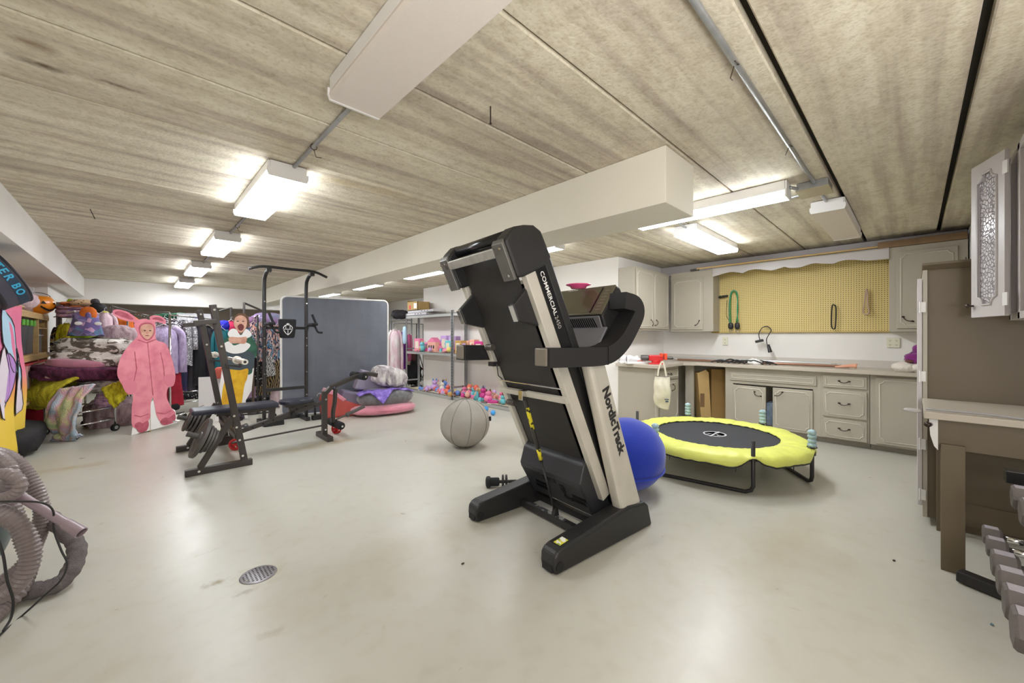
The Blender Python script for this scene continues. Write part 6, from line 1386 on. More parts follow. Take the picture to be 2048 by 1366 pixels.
# ================================================================ METAL SHELVING AND TOYS
def shelving(y0, y1, label):
    t = thing('metal_shelving', (4.83, (y0 + y1) / 2, 0), label, 'shelving unit')
    for y in (y0, y1):
        for x in (4.64, 5.0):
            s = 1 if x < 4.8 else -1; ys = 1 if y == min(y0, y1) else -1
            MB().box((x, y, 0), (x + s * .04, y + ys * .004, 1.83)).box((x, y, 0), (x + s * .004, y + ys * .04, 1.83)).build('slotted_post', M_GALV, t, W=True)
            sl = MB()
            for k in range(30): z = .06 + k * .06; sl.box((x - s * .001, y + ys * .015, z), (x - s * .0004, y + ys * .024, z + .022))
            sl.build('slots', M_BLKG, t, W=True)['kind'] = 'stuff'
    for z in (.05, .93, 1.755):
        MB().box((4.66, y0 - .0, z), (5.0, y1, z + .014)).build('shelf_board', mat('shelf_chipboard', (206, 196, 170), .7, var=.1, vscale=40), t, W=True)
        for x in (4.642, 4.99): MB().box((x, y0, z - .045), (x + .012, y1, z + .018)).build('beam', M_ALU, t, W=True, bevel=.003)
        MB().box((4.638, y0, z + .012), (4.66, y1, z + .022)).build('edge_strip', mat('dark_edge', (96, 96, 98), .5), t, W=True)
    for y in (y0 + .02, y1 - .02):
        for z in (.25, 1.0): MB().box((4.66, y - .006, z - .015), (5.0, y + .006, z + .015)).build('end_brace', M_GALV, t, W=True)
    return t
shelving(6.56, 8.44, 'galvanised slotted shelving unit, farther one, right of the cushions')
shelving(4.66, 6.54, 'galvanised slotted shelving unit, nearer one, partly behind the treadmill')
# stuff on top shelf
cbx = thing('cardboard_box', (4.80, 8.15, 1.775), 'open cardboard box with red print on top of the farther shelving unit', 'box'); 
def dy(t, nm, m, a, b, **k): MB().box(a, b).build(nm, m, t, W=True, **k)
cbx.location.z = 1.90
dy(cbx, 'side', M_CARD, (4.66, 7.93, 1.90), (4.67, 8.40, 2.10)); dy(cbx, 'side', M_CARD, (4.97, 7.93, 1.90), (4.98, 8.40, 2.10)); dy(cbx, 'side', M_CARD, (4.66, 8.39, 1.90), (4.98, 8.40, 2.14)); dy(cbx, 'side', M_CARD, (4.66, 7.93, 1.90), (4.98, 7.94, 2.10)); dy(cbx, 'bottom', M_CARD, (4.66, 7.93, 1.90), (4.98, 8.40, 1.91))
dy(cbx, 'red_print', M_RED, (4.657, 8.24, 1.93), (4.66, 8.31, 2.02)); dy(cbx, 'white_label', M_WHITEP, (4.657, 7.97, 1.94), (4.66, 8.1, 2.06))
for k, (ya, yb, za, xo, lab) in enumerate([(7.55, 8.42, 1.78, .0, 'flat white parcel at the bottom of the stack on the shelving top'), (7.3, 8.40, 1.84, .02, 'flat white parcel under the open cardboard box')]):
    q = thing('white_parcel', (4.82, (ya + yb) / 2, za), lab, 'parcel'); MB().box((4.65 + xo, ya, za), (4.99, yb, za + .052)).build('parcel', mat('parcel_white', (206, 202, 206), .5, var=.1, vscale=6), q, W=True, bevel=.006)
    for j in range(3): MB().box((4.647 + xo, ya + .2 + j * .12, za + .02), (4.65 + xo, ya + .25 + j * .12, za + .035)).build('print_mark', M_CHAR, q, W=True)
hb2 = thing('hanging_bag', (4.60, 8.42, 1.12), 'light blue cloth bag hanging on the far end post of the shelving', 'bag')
MB().ell((0, 0, .2), (.06, .14, .42), 16, 12, p=.6, amp=.06).build('bag', mat('light_blue_cloth', (176, 206, 226), .7), hb2, smooth=True)
# toys
rn = random.Random(11)
def toy_doll(loc, hair, dress, rz, lab, grp, lying=False):
    t = thing('toy_doll', loc, lab, 'doll', rz, grp)
    M = Matrix.Rotation(R(85), 3, 'X') if lying else Matrix.Identity(3); o = Vector((0, 0, .022 if lying else 0))
    f = lambda v: M @ Vector(v) + o
    b = MB(); b.tube([f((0, 0, .0)), f((0, 0, .05)), f((0, 0, .09))], .03, 10, rf=lambda q: 1.2 - .75 * q); b.build('dress', dress, t, smooth=True)
    MB().ell(f((0, 0, .115)), (.048, .046, .052), 12, 8).build('head', mat('doll_skin', (236, 190, 160), .5), t, smooth=True)
    MB().ell(f((0, .008, .125)), (.062, .058, .062), 12, 8, amp=.2, fs_=4).build('hair', hair, t, smooth=True)
    a = MB()
    for s in (-1, 1): a.tube([f((s * .012, -.0, .085)), f((s * .045, -.01, .05))], .007, 6)
    a.build('arms', mat('doll_skin', (236, 190, 160)), t, smooth=True); return t
TC_ = {'pink': (236, 130, 170), 'peach': (240, 180, 160), 'lilac': (206, 170, 226), 'magenta': (206, 60, 140), 'aqua': (110, 196, 206), 'yellow': (236, 220, 120), 'cream': (232, 222, 200), 'coral': (232, 110, 90), 'blue': (110, 150, 220), 'black': (50, 40, 60), 'brown': (110, 66, 50), 'gold': (196, 156, 90)}
TM = {k: mat('toy_' + k, v, .45, bump=.2, bscale=40) for k, v in TC_.items()}
TK = list(TC_); TP = ['pink', 'peach', 'lilac', 'pink', 'magenta', 'cream', 'pink', 'coral', 'aqua', 'peach', 'yellow', 'lilac', 'blue', 'magenta', 'gold']
def toy_block(loc, c, sz, rz, lab, grp):
    t = thing('toy_box', loc, lab, 'toy box', rz, grp); x, y, z = sz
    MB().box((-x/2, -y/2, 0), (x/2, y/2, z)).build('box_body', TM[c], t, bevel=.006)
    MB().box((-x/2 - .001, -y*.3, z*.25), (-x/2 + .002, y*.3, z*.8)).build('window', TM['cream' if c != 'cream' else 'pink'], t)
    MB().box((-x*.3, -y/2 - .001, z*.25), (x*.3, -y/2 + .002, z*.8)).build('window', TM['lilac'], t); return t
def toy_soft(loc, c, sz, rz, lab, grp, c2='cream'):
    t = thing('soft_toy', loc, lab, 'soft toy', rz, grp); s = sz
    MB().ell((0, 0, s * .45), (s * 1.1, s * .9, s * .9), 14, 9, amp=.1).build('body', TM[c], t, smooth=True); MB().ell((0, 0, s * 1.05), (s * .7, s * .65, s * .6), 14, 9).build('head', TM[c], t, smooth=True)
    for q in (-1, 1): MB().ell((q * s * .22, 0, s * 1.4), (s * .18, s * .12, s * .35), 8, 6).build('ear', TM[c2], t, smooth=True)
    return t
def toy_shoe(loc, c, rz, lab, grp):
    t = thing('toy_shoe', loc, lab, 'shoe', rz, grp)
    MB().ell((0, 0, .02), (.12, .05, .045), 14, 8, p=.8, flat=0).build('upper', TM[c], t, smooth=True); MB().ell((-.03, 0, .035), (.05, .046, .05), 10, 8).build('heel_cup', TM[c], t, smooth=True); MB().box((-.06, -.024, 0), (.06, .024, .008)).build('sole', TM['cream'], t, bevel=.004); return t
def row(y0, y1, z, n, grp, where, kinds, seed, xr=(4.68, 4.92)):
    r = random.Random(seed)
    for k in range(n):
        y = y0 + (y1 - y0) * (k + .5) / n + r.uniform(-.02, .02); x = r.uniform(*xr); kd = kinds[(k * 7 + seed) % len(kinds)]; c = TP[(k * 5 + seed * 3) % len(TP)]; c2 = TK[(k * 3 + seed + 4) % len(TK)]
        pos = '%s from the left in %s' % (ORD[k], where); rs = r.uniform(1.3, 1.9); rz = r.uniform(-60, 60)
        if kd == 'doll': t = toy_doll((x, y, z), TM[c2], TM[c], rz, '%s doll with %s hair, %s' % (c, c2, pos), grp)
        elif kd == 'lying': t = toy_doll((x, y, z), TM[c2], TM[c], rz, 'lying %s doll, %s hair, %s' % (c, c2, pos), grp, True)
        elif kd == 'block': t = toy_block((x, y, z), c, (.07 + r.random() * .03, .09 + r.random() * .04, .10 + r.random() * .1), rz * .2, '%s toy box, %s' % (c, pos), grp)
        elif kd == 'soft': t = toy_soft((x, y, z), c, .09 + r.random() * .03, rz, '%s soft toy, %s' % (c, pos), grp, c2)
        else: t = toy_shoe((x, y, z), c, rz, '%s toy shoe, %s' % (c, pos), grp)
        t.scale = (rs,) * 3
row(8.25, 6.62, .945, 16, 'toys on the middle shelf of the farther unit', 'middle shelf front row, far unit', ['lying', 'shoe', 'block', 'doll', 'soft'], 1)
row(8.05, 6.62, .945, 12, 'toys on the middle shelf of the farther unit', 'middle shelf back row, far unit', ['block', 'doll', 'soft'], 2, (4.86, 4.95))
row(6.48, 5.3, .945, 12, 'toys on the middle shelf of the nearer unit', 'middle shelf, near unit', ['block', 'doll', 'block', 'soft'], 3)
row(7.85, 6.60, .065, 18, 'toys on the bottom shelf of the farther unit', 'bottom shelf front row, far unit', ['shoe', 'lying', 'soft', 'lying', 'shoe'], 4)
row(7.7, 6.62, .065, 10, 'toys on the bottom shelf of the farther unit', 'bottom shelf back row, far unit', ['soft', 'lying', 'shoe'], 5, (4.84, 4.94))
row(6.48, 4.9, .065, 20, 'toys on the bottom shelf of the nearer unit', 'bottom shelf front row, near unit', ['shoe', 'lying', 'soft', 'doll'], 6)
row(6.3, 5.0, .065, 9, 'toys on the bottom shelf of the nearer unit', 'bottom shelf back row, near unit', ['doll', 'soft', 'shoe'], 7, (4.84, 4.94))
bx1 = thing('toy_house', (4.78, 7.42, .945), 'pink and peach toy house box standing on the middle shelf', 'toy house'); MB().box((-.08, -.16, 0), (.08, .16, .22)).build('box_body', TM['peach'], bx1, bevel=.006); MB().prism([(-.17, .22), (.17, .22), (0, .32)], -.08, .08, 'x').build('roof', TM['pink'], bx1)
for y in (-.09, .0, .09): MB().box((-.083, y - .025, .08), (-.079, y + .025, .15)).build('window', TM['black'], bx1)
# light blue balls on floor
for k, (px, py, lab) in enumerate([(986, 830, 'small light blue plastic ball on the floor right of the grey ball'), (972, 822, 'small blue plastic ball half under the bottom shelf')]):
    d = 1.26 * F_PX / (py - 4 - 672); p = at(px, py - 6, d); t = tag(MB().ell((p.x, p.y, .045), (.085, .085, .085), 16, 12).build('plastic_ball', mat('ball_blue', (70, 160, 230), .3), smooth=True), lab, 'ball')
# yellow cabinet / black stool behind treadmill
yc = thing('yellow_cube', (3.55, 2.95, 0), 'yellow plastic drawer cube behind the treadmill upright', 'drawer cube', -10)
MB().box((-.2, -.2, .38), (.2, .2, .84)).build('body', mat('yellow_plastic', (236, 212, 112), .5), yc, bevel=.01)
MB().box((-.17, -.215, .41), (.17, -.2, .60)).build('drawer', mat('yellow_plastic2', (226, 200, 92), .5), yc, bevel=.006); MB().box((-.17, -.215, .64), (.17, -.2, .81)).build('drawer', mat('yellow_plastic2', (226, 200, 92)), yc, bevel=.006)
MB().box((-.02, -.225, .66), (.03, -.21, .78)).build('handle', mat('yellow_pale', (240, 226, 160), .5), yc)
bx2 = thing('cardboard_box', (3.52, 2.97, 0), 'brown cardboard box under the yellow drawer cube', 'box', -10); MB().box((-.24, -.23, 0), (.24, .23, .375)).build('box_body', M_CARD, bx2, bevel=.004); MB().box((-.24, -.232, .34), (.24, -.228, .375)).build('flap', M_BROWNWOOD, bx2)
sto = thing('folding_stool', (2.80, 2.18, 0), 'black folding stool with chrome rods seen between treadmill deck and upright', 'stool', -8)
MB().box((-.16, -.15, .70), (.25, .15, .74)).build('seat', M_BLK, sto, bevel=.012)
MB().box((-.16, -.15, .55), (.25, -.13, .69)).build('side_panel', M_BLK, sto, bevel=.005)
for s in (-1, 1): MB().cyl((-.14, s * .13, 0), (.22, s * .13, .69), .010, 8).cyl((.22, s * .13, 0), (-.14, s * .13, .69), .010, 8).build('leg', M_CHROME, sto)

# ================================================================ COUNTER THINGS
ZC = .911
def sneaker(loc, rz, label):
    t = thing('sneaker', loc, label, 'shoe', rz, 'white sneakers on the worktop')
    def sf(u, v):
        a = 2 * pi * u; x = -.14 + .28 * v; wd = .042 * (1 - .35 * abs(v - .62) ** 1.2) * min(1, (v + .02) * 9) ** .5 * min(1, (1.02 - v) * 9) ** .5
        hh = (.10 - .062 * max(0, v - .22) ** .8 * 1.1) if v > .05 else .09
        return (x, wd * cos(a), max(.018, .02 + hh * .5 + hh * .5 * sin(a)))
    g = MB().grid(sf, 16, 16); g.build('upper', mat('sneaker_white', (232, 228, 232), .5), t, smooth=True)
    MB().prism([(-.145, .0), (.13, 0), (.15, .02), (.145, .03), (-.148, .032)], -.045, .045, 'y').build('sole', M_WHITEP, t, bevel=.008)
    MB().tube([(.0, -.042, .04), (.04, -.044, .05), (.08, -.042, .04)], .004, 6).build('stripe', TM['coral'], t); MB().ell((.01, 0, .09), (.06, .03, .05), 10, 8).build('tongue', M_WHITEP, t, smooth=True)
sneaker((5.05, 2.72, ZC), -35, 'white sneaker with coral marks at the left end of the worktop'); sneaker((5.12, 2.86, ZC), -45, 'second white sneaker just behind the first on the worktop')
vs_ = thing('bench_vise', (5.20, 2.50, ZC), 'red bench vise on the corner of the worktop', 'vise', -55)
MB().box((-.10, -.07, 0), (.10, .07, .02)).cyl((0, 0, .02), (0, 0, .05), .06, 18).build('base', M_RED, vs_, bevel=.004)
MB().box((-.10, -.045, .045), (.09, .045, .125)).build('body', M_RED, vs_, bevel=.012); MB().box((.10, -.055, .06), (.14, .055, .15)).build('front_jaw', mat('orange_red', (222, 70, 40), .35), vs_, bevel=.008); MB().box((.05, -.055, .10), (.085, .055, .15)).build('rear_jaw', mat('orange_red', (222, 70, 40)), vs_, bevel=.008)
MB().cyl((-.20, 0, .085), (-.10, 0, .085), .04, 16).build('slide', M_IRON, vs_, bevel=.006); MB().cyl((.14, 0, .085), (.22, 0, .085), .022, 12).cyl((.21, -.07, .085), (.21, .07, .085), .007, 8).build('screw_handle', M_IRON, vs_)
to = thing('tote_bag', (5.62, 2.345, .30), 'off-white canvas tote bag hanging from the vise at the worktop corner', 'bag', -40)
c_ = at(1324, 725, 4.95); to.location = (c_.x, c_.y, 0); to.rotation_euler = (0, 0, R(face_rz(c_)))
def tbf(u, v):
    a = 2 * pi * u; z = .90 - .105 - .45 * v if False else (.79 - .40 * v); w_ = .085 + .015 * sin(3 * v) - .02 * max(0, v - .85) * 4
    z -= (.03 * cos(a * 1.0 + .6) if v > .9 else 0); n_ = noise.noise(Vector((cos(a) * 2, sin(a) * 2, v * 5)))
    return (w_ * cos(a) + .01 * n_, (.012 + .035 * sin(pi * min(1, v * 1.1))) * sin(a) + .01 * n_, z)
g = MB().grid(tbf, 30, 20); g.f.append(tuple(20 * 31 + j for j in range(30))); g.build('bag_body', mat('canvas', (222, 214, 196), .9, bump=.5, bscale=16, var=.08, vscale=8), to, smooth=True)
for y in (-.012, .012): MB().tube(smooth_path([(-.05, y, .79), (-.04, y, .88), (-.01, y, .96), (.015, y, .965), (.035, y, .88), (.05, y, .79)]), .008, 6, sq=(.02, .004)).build('strap', mat('canvas', (222, 214, 196)), to)
MB().tube([(-.085, -.018, .79), (0, -.022, .788), (.085, -.018, .79)], .003, 6).build('top_hem', M_BLK, to); MB().box((.03, -.055, .50), (.08, -.050, .512)).box((.04, -.055, .47), (.075, -.050, .49)).build('blue_print', mat('navy_print', (70, 80, 110), .6), to)
# long tubes along the back of the worktop
for k, (a, b, r_, m, lab, nm) in enumerate([((6.35, 2.75, ZC + .03), (6.42, .75, ZC + .03), .022, M_ALU, 'long aluminium tube lying along the back of the worktop', 'metal_tube'), ((6.15, 2.6, ZC + .02), (6.20, .55, ZC + .02), .016, mat('copper_tube', (150, 112, 92), .35, metal=.4), 'long brown metal rod in front of the aluminium tube', 'metal_rod'), ((6.28, 2.7, ZC + .018), (6.33, .62, ZC + .018), .014, M_STEEL, 'thin steel rod between the two longer tubes', 'metal_rod')]):
    tag(MB().cyl(a, b, r_, 12).build(nm, m, smooth=False), lab, 'tube')
ps_ = thing('plastic_strip', (6.44, 1.0, ZC), 'crumpled clear plastic film on the back of the worktop', 'plastic film')
def pf_(u, v): return (-.05 + .1 * v, -.35 + .7 * u, .01 + .05 * abs(noise.noise(Vector((u * 12, v * 4, 2)))))
MB().grid(pf_, 40, 6).build('film', M_CLR, ps_, smooth=True)
sb = MB(); rn = random.Random(3)
for k in range(9):
    y = 1.95 - k * .07; sb.tube(smooth_path([(6.06 + rn.uniform(-.04, .05), y + .12, ZC + .012), (6.08 + rn.uniform(-.05, .05), y, ZC + .03 + rn.random() * .03), (6.05 + rn.uniform(-.04, .05), y - .12, ZC + .012)]), .010, 6)
tag(sb.build('black_straps', M_BLK), 'tangle of black straps on the worktop under the pegboard', 'straps')
lump_c = thing('white_cloth', (6.08, 1.52, ZC), 'small crumpled white cloth among the black straps on the worktop', 'cloth'); MB().ell((0, 0, .03), (.12, .18, .09), 18, 10, amp=.6, fs_=4, flat=0).build('cloth', M_WHITEP, lump_c, smooth=True)
pch = thing('peach_shell', (6.15, .58, ZC), 'peach coloured plastic cone lying on the worktop', 'plastic cone', 12)
MB().tube([(0, .10, .012), (0, .04, .022), (0, -.03, .03), (0, -.08, .034), (0, -.10, .03)], .03, 12, rf=lambda q: .25 + .8 * q).build('cone', mat('peach_plastic', (232, 170, 140), .4), pch, smooth=True)
pl = thing('plush_toy', (5.75, .06, ZC - .02), 'purple and white plush bundle at the right end of the worktop', 'soft toy')
pl.location = (5.98, .02, ZC)
M_PLUW = mat('plush_white', (226, 216, 206), .95, bump=1, bscale=50); M_PLUP = mat('plush_purple', (130, 30, 120), .9, bump=.5, var=.3, vscale=12, sheen=.4)
MB().ell((0, .06, .05), (.16, .20, .12), 18, 12, amp=.2).ell((0, -.06, .05), (.15, .18, .12), 18, 12, amp=.2).build('body', M_PLUW, pl, smooth=True)
MB().ell((.0, -.02, .15), (.12, .16, .12), 16, 10, amp=.4, fs_=4).ell((.02, -.08, .24), (.12, .16, .14), 16, 10, amp=.3, fs_=4).build('cape', M_PLUP, pl, smooth=True)
MB().ell((-.04, .02, .12), (.05, .08, .03), 10, 6).build('brown_patch', TM['brown'], pl, smooth=True)
# cardboard carton in the kneehole
kx = thing('tall_carton', (6.2, 2.16, 0), 'two tall brown cardboard cartons leaning in the kneehole, front one', 'box')
kx['label'] = 'tall narrow cardboard carton leaning in the kneehole, nearer one with open top'; kx.rotation_euler = (0, R(0), R(-50)); kx.location = (6.16, 2.20, 0)
MB().add([(-.08, -.1, .0), (.06, -.1, 0), (.06, .1, 0), (-.08, .1, 0), (-.14, -.1, .75), (.02, -.1, .76), (.02, .1, .76), (-.14, .1, .75)], [(0,3,2,1), (4,5,6,7), (0,1,5,4), (1,2,6,5), (2,3,7,6), (3,0,4,7)]).build('box_body', M_CARD, kx)
MB().box((-.10, -.104, .25), (-.04, -.1, .45)).build('print', mat('card_print', (120, 92, 60), .8), kx); MB().prism([(-.14, .75), (-.02, .80), (.02, .76)], -.1, -.095, 'y').build('flap', M_CARD, kx)
k2 = thing('tall_carton', (6.30, 2.10, 0), 'tall narrow cardboard carton standing upright behind the leaning one in the kneehole', 'box', -50); MB().box((-.06, -.02, 0), (.14, .14, .80)).build('box_body', mat('cardboard2', (172, 138, 84), .8), k2, bevel=.003)
# things hanging on the pegboard (board face x = 6.505)
XB = 6.49
def on_wall(px, py, x=XB):
    rx_ = (px - 1024) / F_PX; a = .69535 + .71867 * rx_; d = x / a; return at(px, py, d)
def wtube(pts, r, n=5): return MB().tube(smooth_path([on_wall(px, py) + Vector((-o, 0, 0)) for px, py, o in pts], n), r, 8)
h1 = thing('jump_rope', on_wall(1445, 595), 'jump rope with black ribbed handles hanging at the left of the pegboard', 'jump rope')
A, Bq = on_wall(1432, 596), on_wall(1457, 592)
MB().cyl(A + Vector((-.03, 0, 0)), Bq + Vector((-.03, 0, 0)), .016, 12).build('handle', M_BLK, h1, W=True)
for k in range(4): c = A.lerp(Bq, .15 + k * .24) + Vector((-.03, 0, 0)); MB().cyl(c, c.lerp(Bq + Vector((-.03, 0, 0)), .12), .020, 12).build('rib', M_BLKRUB, h1, W=True)
wtube([(1436, 598, .02), (1428, 620, .01), (1427, 650, .01), (1426, 665, .01)], .003).build('rope', M_BRONZE, h1, W=True); wtube([(1455, 600, .02), (1453, 630, .01), (1458, 640, .01), (1460, 655, .01)], .003).build('rope', M_BRONZE, h1, W=True)
h2 = thing('resistance_bands', on_wall(1470, 590), 'green resistance tubes with black clip ends hanging on the pegboard', 'resistance bands')
wtube([(1463, 648, .03), (1462, 620, .03), (1463, 592, .03), (1469, 583, .03), (1475, 592, .03), (1477, 620, .03), (1474, 645, .03)], .008).build('green_tube', mat('green_rubber', (40, 130, 60), .35), h2, W=True, smooth=True)
wtube([(1461, 648, .045), (1460, 615, .045), (1463, 588, .045), (1470, 581, .045), (1477, 590, .045), (1476, 620, .045), (1478, 645, .045)], .006).build('teal_tube', mat('teal_rubber', (50, 150, 120), .35), h2, W=True, smooth=True)
for px in (1463, 1476):
    q = on_wall(px, 652) + Vector((-.04, 0, 0)); MB().ell(q, (.05, .07, .10), 14, 10, p=.7).build('clip_cover', M_BLK, h2, W=True, smooth=True)
    for s in (-1, 1): MB().tube([q + Vector((0, s * .015, -.05)), q + Vector((-.01, s * .02, -.075)), q + Vector((0, s * .012, -.095)), q + Vector((0, s * .0, -.075))], .004, 6).build('snap_hook', M_CHROME, h2, W=True)
h3 = thing('light_cord', on_wall(1535, 655), 'short black cord with flat plug and socket hanging below the pegboard', 'cord')
wtube([(1522, 680, .06), (1520, 668, .06), (1526, 656, .05), (1536, 653, .03), (1544, 660, .05), (1541, 668, .07), (1536, 678, .08), (1537, 688, .08), (1540, 694, .08)], .006).build('cable', M_BLK, h3, W=True, smooth=True)
q = on_wall(1521, 682) + Vector((-.06, 0, 0)); MB().obox(q, (.05, .10, .035), Matrix.Rotation(R(-15), 3, 'X')).build('plug', M_BLK, h3, W=True, bevel=.006)
MB().cyl(on_wall(1539, 689) + Vector((-.08, 0, 0)), on_wall(1544, 704) + Vector((-.10, 0, 0)), .018, 12, .026).build('socket', M_BLK, h3, W=True, bevel=.004)
for nm, lab, a, b, cxx, m, r_, cat in (('black_belt', 'black cogged drive belt hanging on the right half of the pegboard', 609, 658, 1668.5, M_BLKRUB, .007, 'belt'), ('rope_loop', 'pale braided rope loop hanging near the right edge of the pegboard', 578, 630, 1733, mat('pale_rope', (186, 160, 140), .8), .009, 'rope')):
    t = thing(nm, on_wall(cxx, a), lab, cat); w_ = 4 if nm == 'black_belt' else 6
    if nm == 'black_belt': P = [(cxx - 1, a, .03), (cxx - w_, a + 6, .03), (cxx - w_ - 1, b - 8, .03), (cxx - 1, b, .03), (cxx + w_ - 1, b - 6, .03), (cxx + w_, a + 8, .03)]
    else: P = [(cxx, a, .03), (cxx - 2, a + 12, .03), (cxx - w_ + 1, b - 16, .04), (cxx - w_, b - 5, .04), (cxx, b, .04), (cxx + w_, b - 6, .04), (cxx + 3, b - 18, .03), (cxx + 2, a + 12, .03)]
    pts = [on_wall(x, y) + Vector((-o, 0, 0)) for x, y, o in P]
    MB().tube(smooth_path(pts + [pts[0]], 5)[:-1], r_, 8, closed=True).build('loop', m, t, W=True, smooth=True)
    q = on_wall(cxx, a); MB().cyl(q + Vector((.02, 0, 0)), q + Vector((-.05, 0, .0)), .003, 6).build('peg_hook', M_CHROME, t, W=True)

# ================================================================ VACUUM HOSES, LOWER LEFT
def hose(pts, r, label, rib=.009, m=None, cat='hose', pitch=.017):
    P = smooth_path(pts, 14)
    # resample at equal steps, alternate radius for the ribs
    L = [0]
    for a, b in zip(P, P[1:]): L.append(L[-1] + (b - a).length)
    n = int(L[-1] / (pitch / 2)); Q = []; j = 0
    for k in range(n + 1):
        s = L[-1] * k / n
        while j < len(L) - 2 and L[j + 1] < s: j += 1
        t = (s - L[j]) / max(1e-6, L[j + 1] - L[j]); Q.append(P[j].lerp(P[j + 1], t))
    c = Q[len(Q) // 2]; th = thing('vacuum_hose', (c.x, c.y, 0), label, cat)
    MB().tube(Q, r, 18, rf=lambda q: 1 + (.10 if int(round(q * n)) % 2 else -.12)).build('ribbed_hose', m, th, W=True, smooth=False)
    return th
M_HOSE = mat('hose_grey', (140, 128, 128), .35); M_HOSE2 = mat('hose_sleeve', (120, 112, 112), .95, bump=.8, bscale=150, var=.25, vscale=30)
hose([at(-60, 905, 1.95), at(-10, 915, 1.9), at(16, 935, 1.88), at(22, 962, 1.88), at(5, 988, 1.9), at(-40, 1000, 1.95)], .030, 'upper small coil of grey ribbed vacuum hose at the left edge', m=M_HOSE)
hose([at(-60, 900, 2.1), at(10, 912, 2.1), at(50, 945, 2.1), at(80, 1000, 2.1), at(82, 1050, 2.1), at(62, 1105, 2.1), at(30, 1145, 2.05), at(-40, 1190, 2.0)], .032, 'outer large loop of grey ribbed vacuum hose at the left edge', m=M_HOSE)
hose([at(-50, 1015, 1.85), at(10, 1030, 1.82), at(45, 1060, 1.82), at(62, 1105, 1.82), at(48, 1150, 1.80), at(12, 1185, 1.78), at(-50, 1210, 1.75)], .035, 'front thick loop of grey ribbed vacuum hose at the left edge', m=M_HOSE)
hose([at(-40, 955, 1.80), at(15, 948, 1.80), at(40, 965, 1.80), at(32, 985, 1.80), at(0, 998, 1.80), at(-40, 1000, 1.80)], .024, 'middle small loop of grey ribbed hose wrapped round the tube', m=M_HOSE)
hose([at(10, 1000, 1.98), at(28, 1020, 1.98), at(45, 1080, 1.98), at(60, 1125, 1.95), at(40, 1180, 1.86), at(5, 1215, 1.80), at(-40, 1265, 1.70)], .031, 'inner loop of grey ribbed vacuum hose running down to the floor', m=M_HOSE)
P = smooth_path([at(98, 1035, 2.15), at(130, 1062, 2.12), at(152, 1090, 2.1), at(150, 1125, 2.05), at(122, 1165, 1.98), at(80, 1192, 1.93), at(30, 1198, 1.91)], 10)
P = [Vector((p.x, p.y, max(p.z, .045))) for p in P]
c = P[len(P)//2]; th = thing('padded_hose', (c.x, c.y, 0), 'hose in a fuzzy grey knitted sleeve curling to the floor beside the coils', 'hose')
MB().tube(P, .038, 16, rf=lambda q: 1 + .05 * sin(q * 90) + .05 * sin(q * 37)).build('sleeve', M_HOSE2, th, W=True, smooth=True)
wd = thing('vacuum_wand', at(100, 1020, 1.8), 'mauve-grey plastic vacuum tube pointing right from the hose coil', 'vacuum wand')
a, b = at(28, 985, 1.86), at(163, 1066, 1.86)
MB().cyl(a, a.lerp(b, .78), .0195, 20).build('tube', mat('wand_mauve', (150, 132, 140), .35), wd, W=True, smooth=False, bevel=.002)
MB().tube([a.lerp(b, .76), a.lerp(b, .80), b], .021, 20, rf=lambda q: 1 + .12 * q, caps=False).build('end_cuff', mat('wand_mauve', (150, 132, 140)), wd, W=True, solid=.004)
cc = thing('cord', at(60, 1150, 1.8), 'thin black power cord looping round the vacuum tube to the floor', 'cord'); cc.location.z = 0
MB().tube(smooth_path([at(-20, 1004, 1.76), at(40, 1003, 1.76), at(85, 1006, 1.78), at(106, 1022, 1.84), at(108, 1060, 1.86), at(122, 1100, 1.86), at(134, 1128, 1.86), at(122, 1160, 1.84), at(90, 1190, 1.82), at(40, 1235, 1.80), at(-10, 1278, 1.66)], 8), .0042, 8).build('cable', M_BLK, cc, W=True, smooth=True)
MB().tube(smooth_path([at(-10, 1060, 1.72), at(6, 1110, 1.72), at(14, 1160, 1.72), at(26, 1200, 1.74), at(22, 1235, 1.74), at(6, 1262, 1.70)], 8), .005, 8).build('cable', M_BLK, cc, W=True, smooth=True)
vb = thing('canister_vacuum', at(-95, 1130, 2.1), 'dark canister vacuum body mostly hidden behind the hoses at the left edge', 'vacuum'); vb.location.z = 0
MB().ell((0, 0, .25), (.40, .40, .5), 28, 16, p=.7).build('canister', mat('canister_grey', (70, 80, 80), .4), vb, smooth=True); MB().cyl((0, 0, .50), (0, 0, .55), .12, 20).build('cap', M_BLK, vb, bevel=.01)

# ================================================================ DUMBBELL RACK, LOWER RIGHT
dr_ = thing('dumbbell_rack', (3.05, -.35, 0), 'dark metal dumbbell rack at the lower right edge', 'dumbbell rack')
MB().beam(at(1917, 1160, 2.07) + Vector((0, 0, .03)), Vector((2.95, -.62, .03)), .065, .055).build('foot', M_BLKM, dr_, W=True, bevel=.006)
MB().beam((3.0, -.45, .03), (2.75, -.62, .62), .05, .05, up=(1, 0, 0)).build('side_upright', M_BLKM, dr_, W=True, bevel=.004)
MB().beam((2.05, -.62, .26), (3.02, -.40, .24), .05, .05).build('rail', M_BLKM, dr_, W=True, bevel=.004); MB().beam((2.05, -.66, .52), (3.02, -.50, .50), .05, .05).build('rail', M_BLKM, dr_, W=True, bevel=.004)
M_HEX = mat('hex_grey', (100, 92, 90), .55, var=.25, vscale=18, bump=.2, bscale=120); M_HEXP = mat('hex_pale', (176, 170, 178), .5, var=.2, vscale=30)
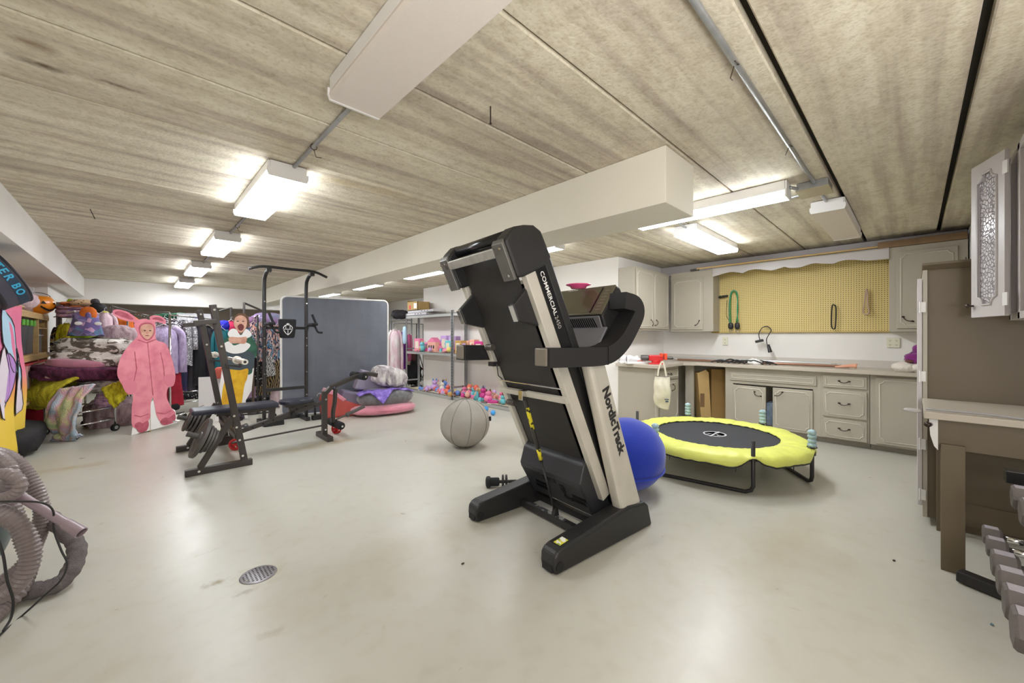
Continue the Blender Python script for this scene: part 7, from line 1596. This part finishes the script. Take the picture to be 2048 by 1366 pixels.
def hexbell(c, r, L, label, num=None, rz=0):
    t = thing('hex_dumbbell', c, label, 'dumbbell', rz, 'hex dumbbells on the rack')
    # axis along local y; head nearest room is at +y
    for s in (1, -1):
        hx_ = [(r * cos(R(60 * k)), r * sin(R(60 * k))) for k in range(6)]
        V = [(x * q, s * yy, z * q) for yy, q in ((L * .5 - r * 1.35, .80), (L * .5 - r * 1.15, 1), (L * .5 - r * .12, 1), (L * .5, .88)) for x, z in hx_]
        Fc = []
        for j in range(3):
            for i in range(6): Fc.append((j*6+i, j*6+(i+1) % 6, (j+1)*6+(i+1) % 6, (j+1)*6+i))
        Fc += [tuple(range(5, -1, -1)), tuple(range(18, 24))]
        o = MB().add(V, Fc).build('hex_head', M_HEX, t, bevel=.0015)
        MB().prism([(-r * .46, 0), (r * .46, 0), (r * .46, .0012), (-r * .46, .0012)], s * (L * .5 - r * .16), s * (L * .5 - r * 1.10), 'y').build('worn_lit_top_facet', M_HEXP, o, W=False).location = (0, 0, r * .866)  # pale colour stands for wear and for light painted onto the top
        if s == 1 and num:
            MB().box((-r * .42, L * .5 - r * .82, r * .866), (r * .42, L * .5 - r * .30, r * .868)).build('number_plate', M_HEXP, o)
            text('number', num, r * .62, M_BLK, o, frame((0, 1, 0), (-1, 0, 0), (0, 0, 1), (r * .24, L * .5 - r * .86, r * .870)), .0006, .001)
    MB().cyl((0, -L * .5 + r, 0), (0, L * .5 - r, 0), .016, 14).build('grip', M_CHROME, t, smooth=True)
specs = [(3.02, .046, .20, 'smallest grey hex dumbbell, farthest on the lower rack tier', None), (2.87, .048, .21, 'second farthest grey hex dumbbell on the lower rack tier', None), (2.70, .058, .23, 'third farthest hex dumbbell on the lower tier, pale top facet', None),
         (2.53, .060, .24, 'grey hex dumbbell with a raised number plate reading fifteen', '15'), (2.36, .066, .25, 'plain grey hex dumbbell between the numbered one and the nearest one', None), (2.18, .074, .28, 'largest hex dumbbell nearest the camera on the lower tier', None)]
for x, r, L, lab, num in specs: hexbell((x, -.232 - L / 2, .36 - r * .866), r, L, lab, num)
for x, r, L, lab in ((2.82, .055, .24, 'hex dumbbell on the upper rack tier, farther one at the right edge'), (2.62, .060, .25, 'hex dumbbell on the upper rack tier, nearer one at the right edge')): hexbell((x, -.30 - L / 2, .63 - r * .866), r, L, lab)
MB().box((2.98, -.46, .60), (3.05, -.30, .66)).build('tray_end', M_BLKG, dr_, W=True, bevel=.004)
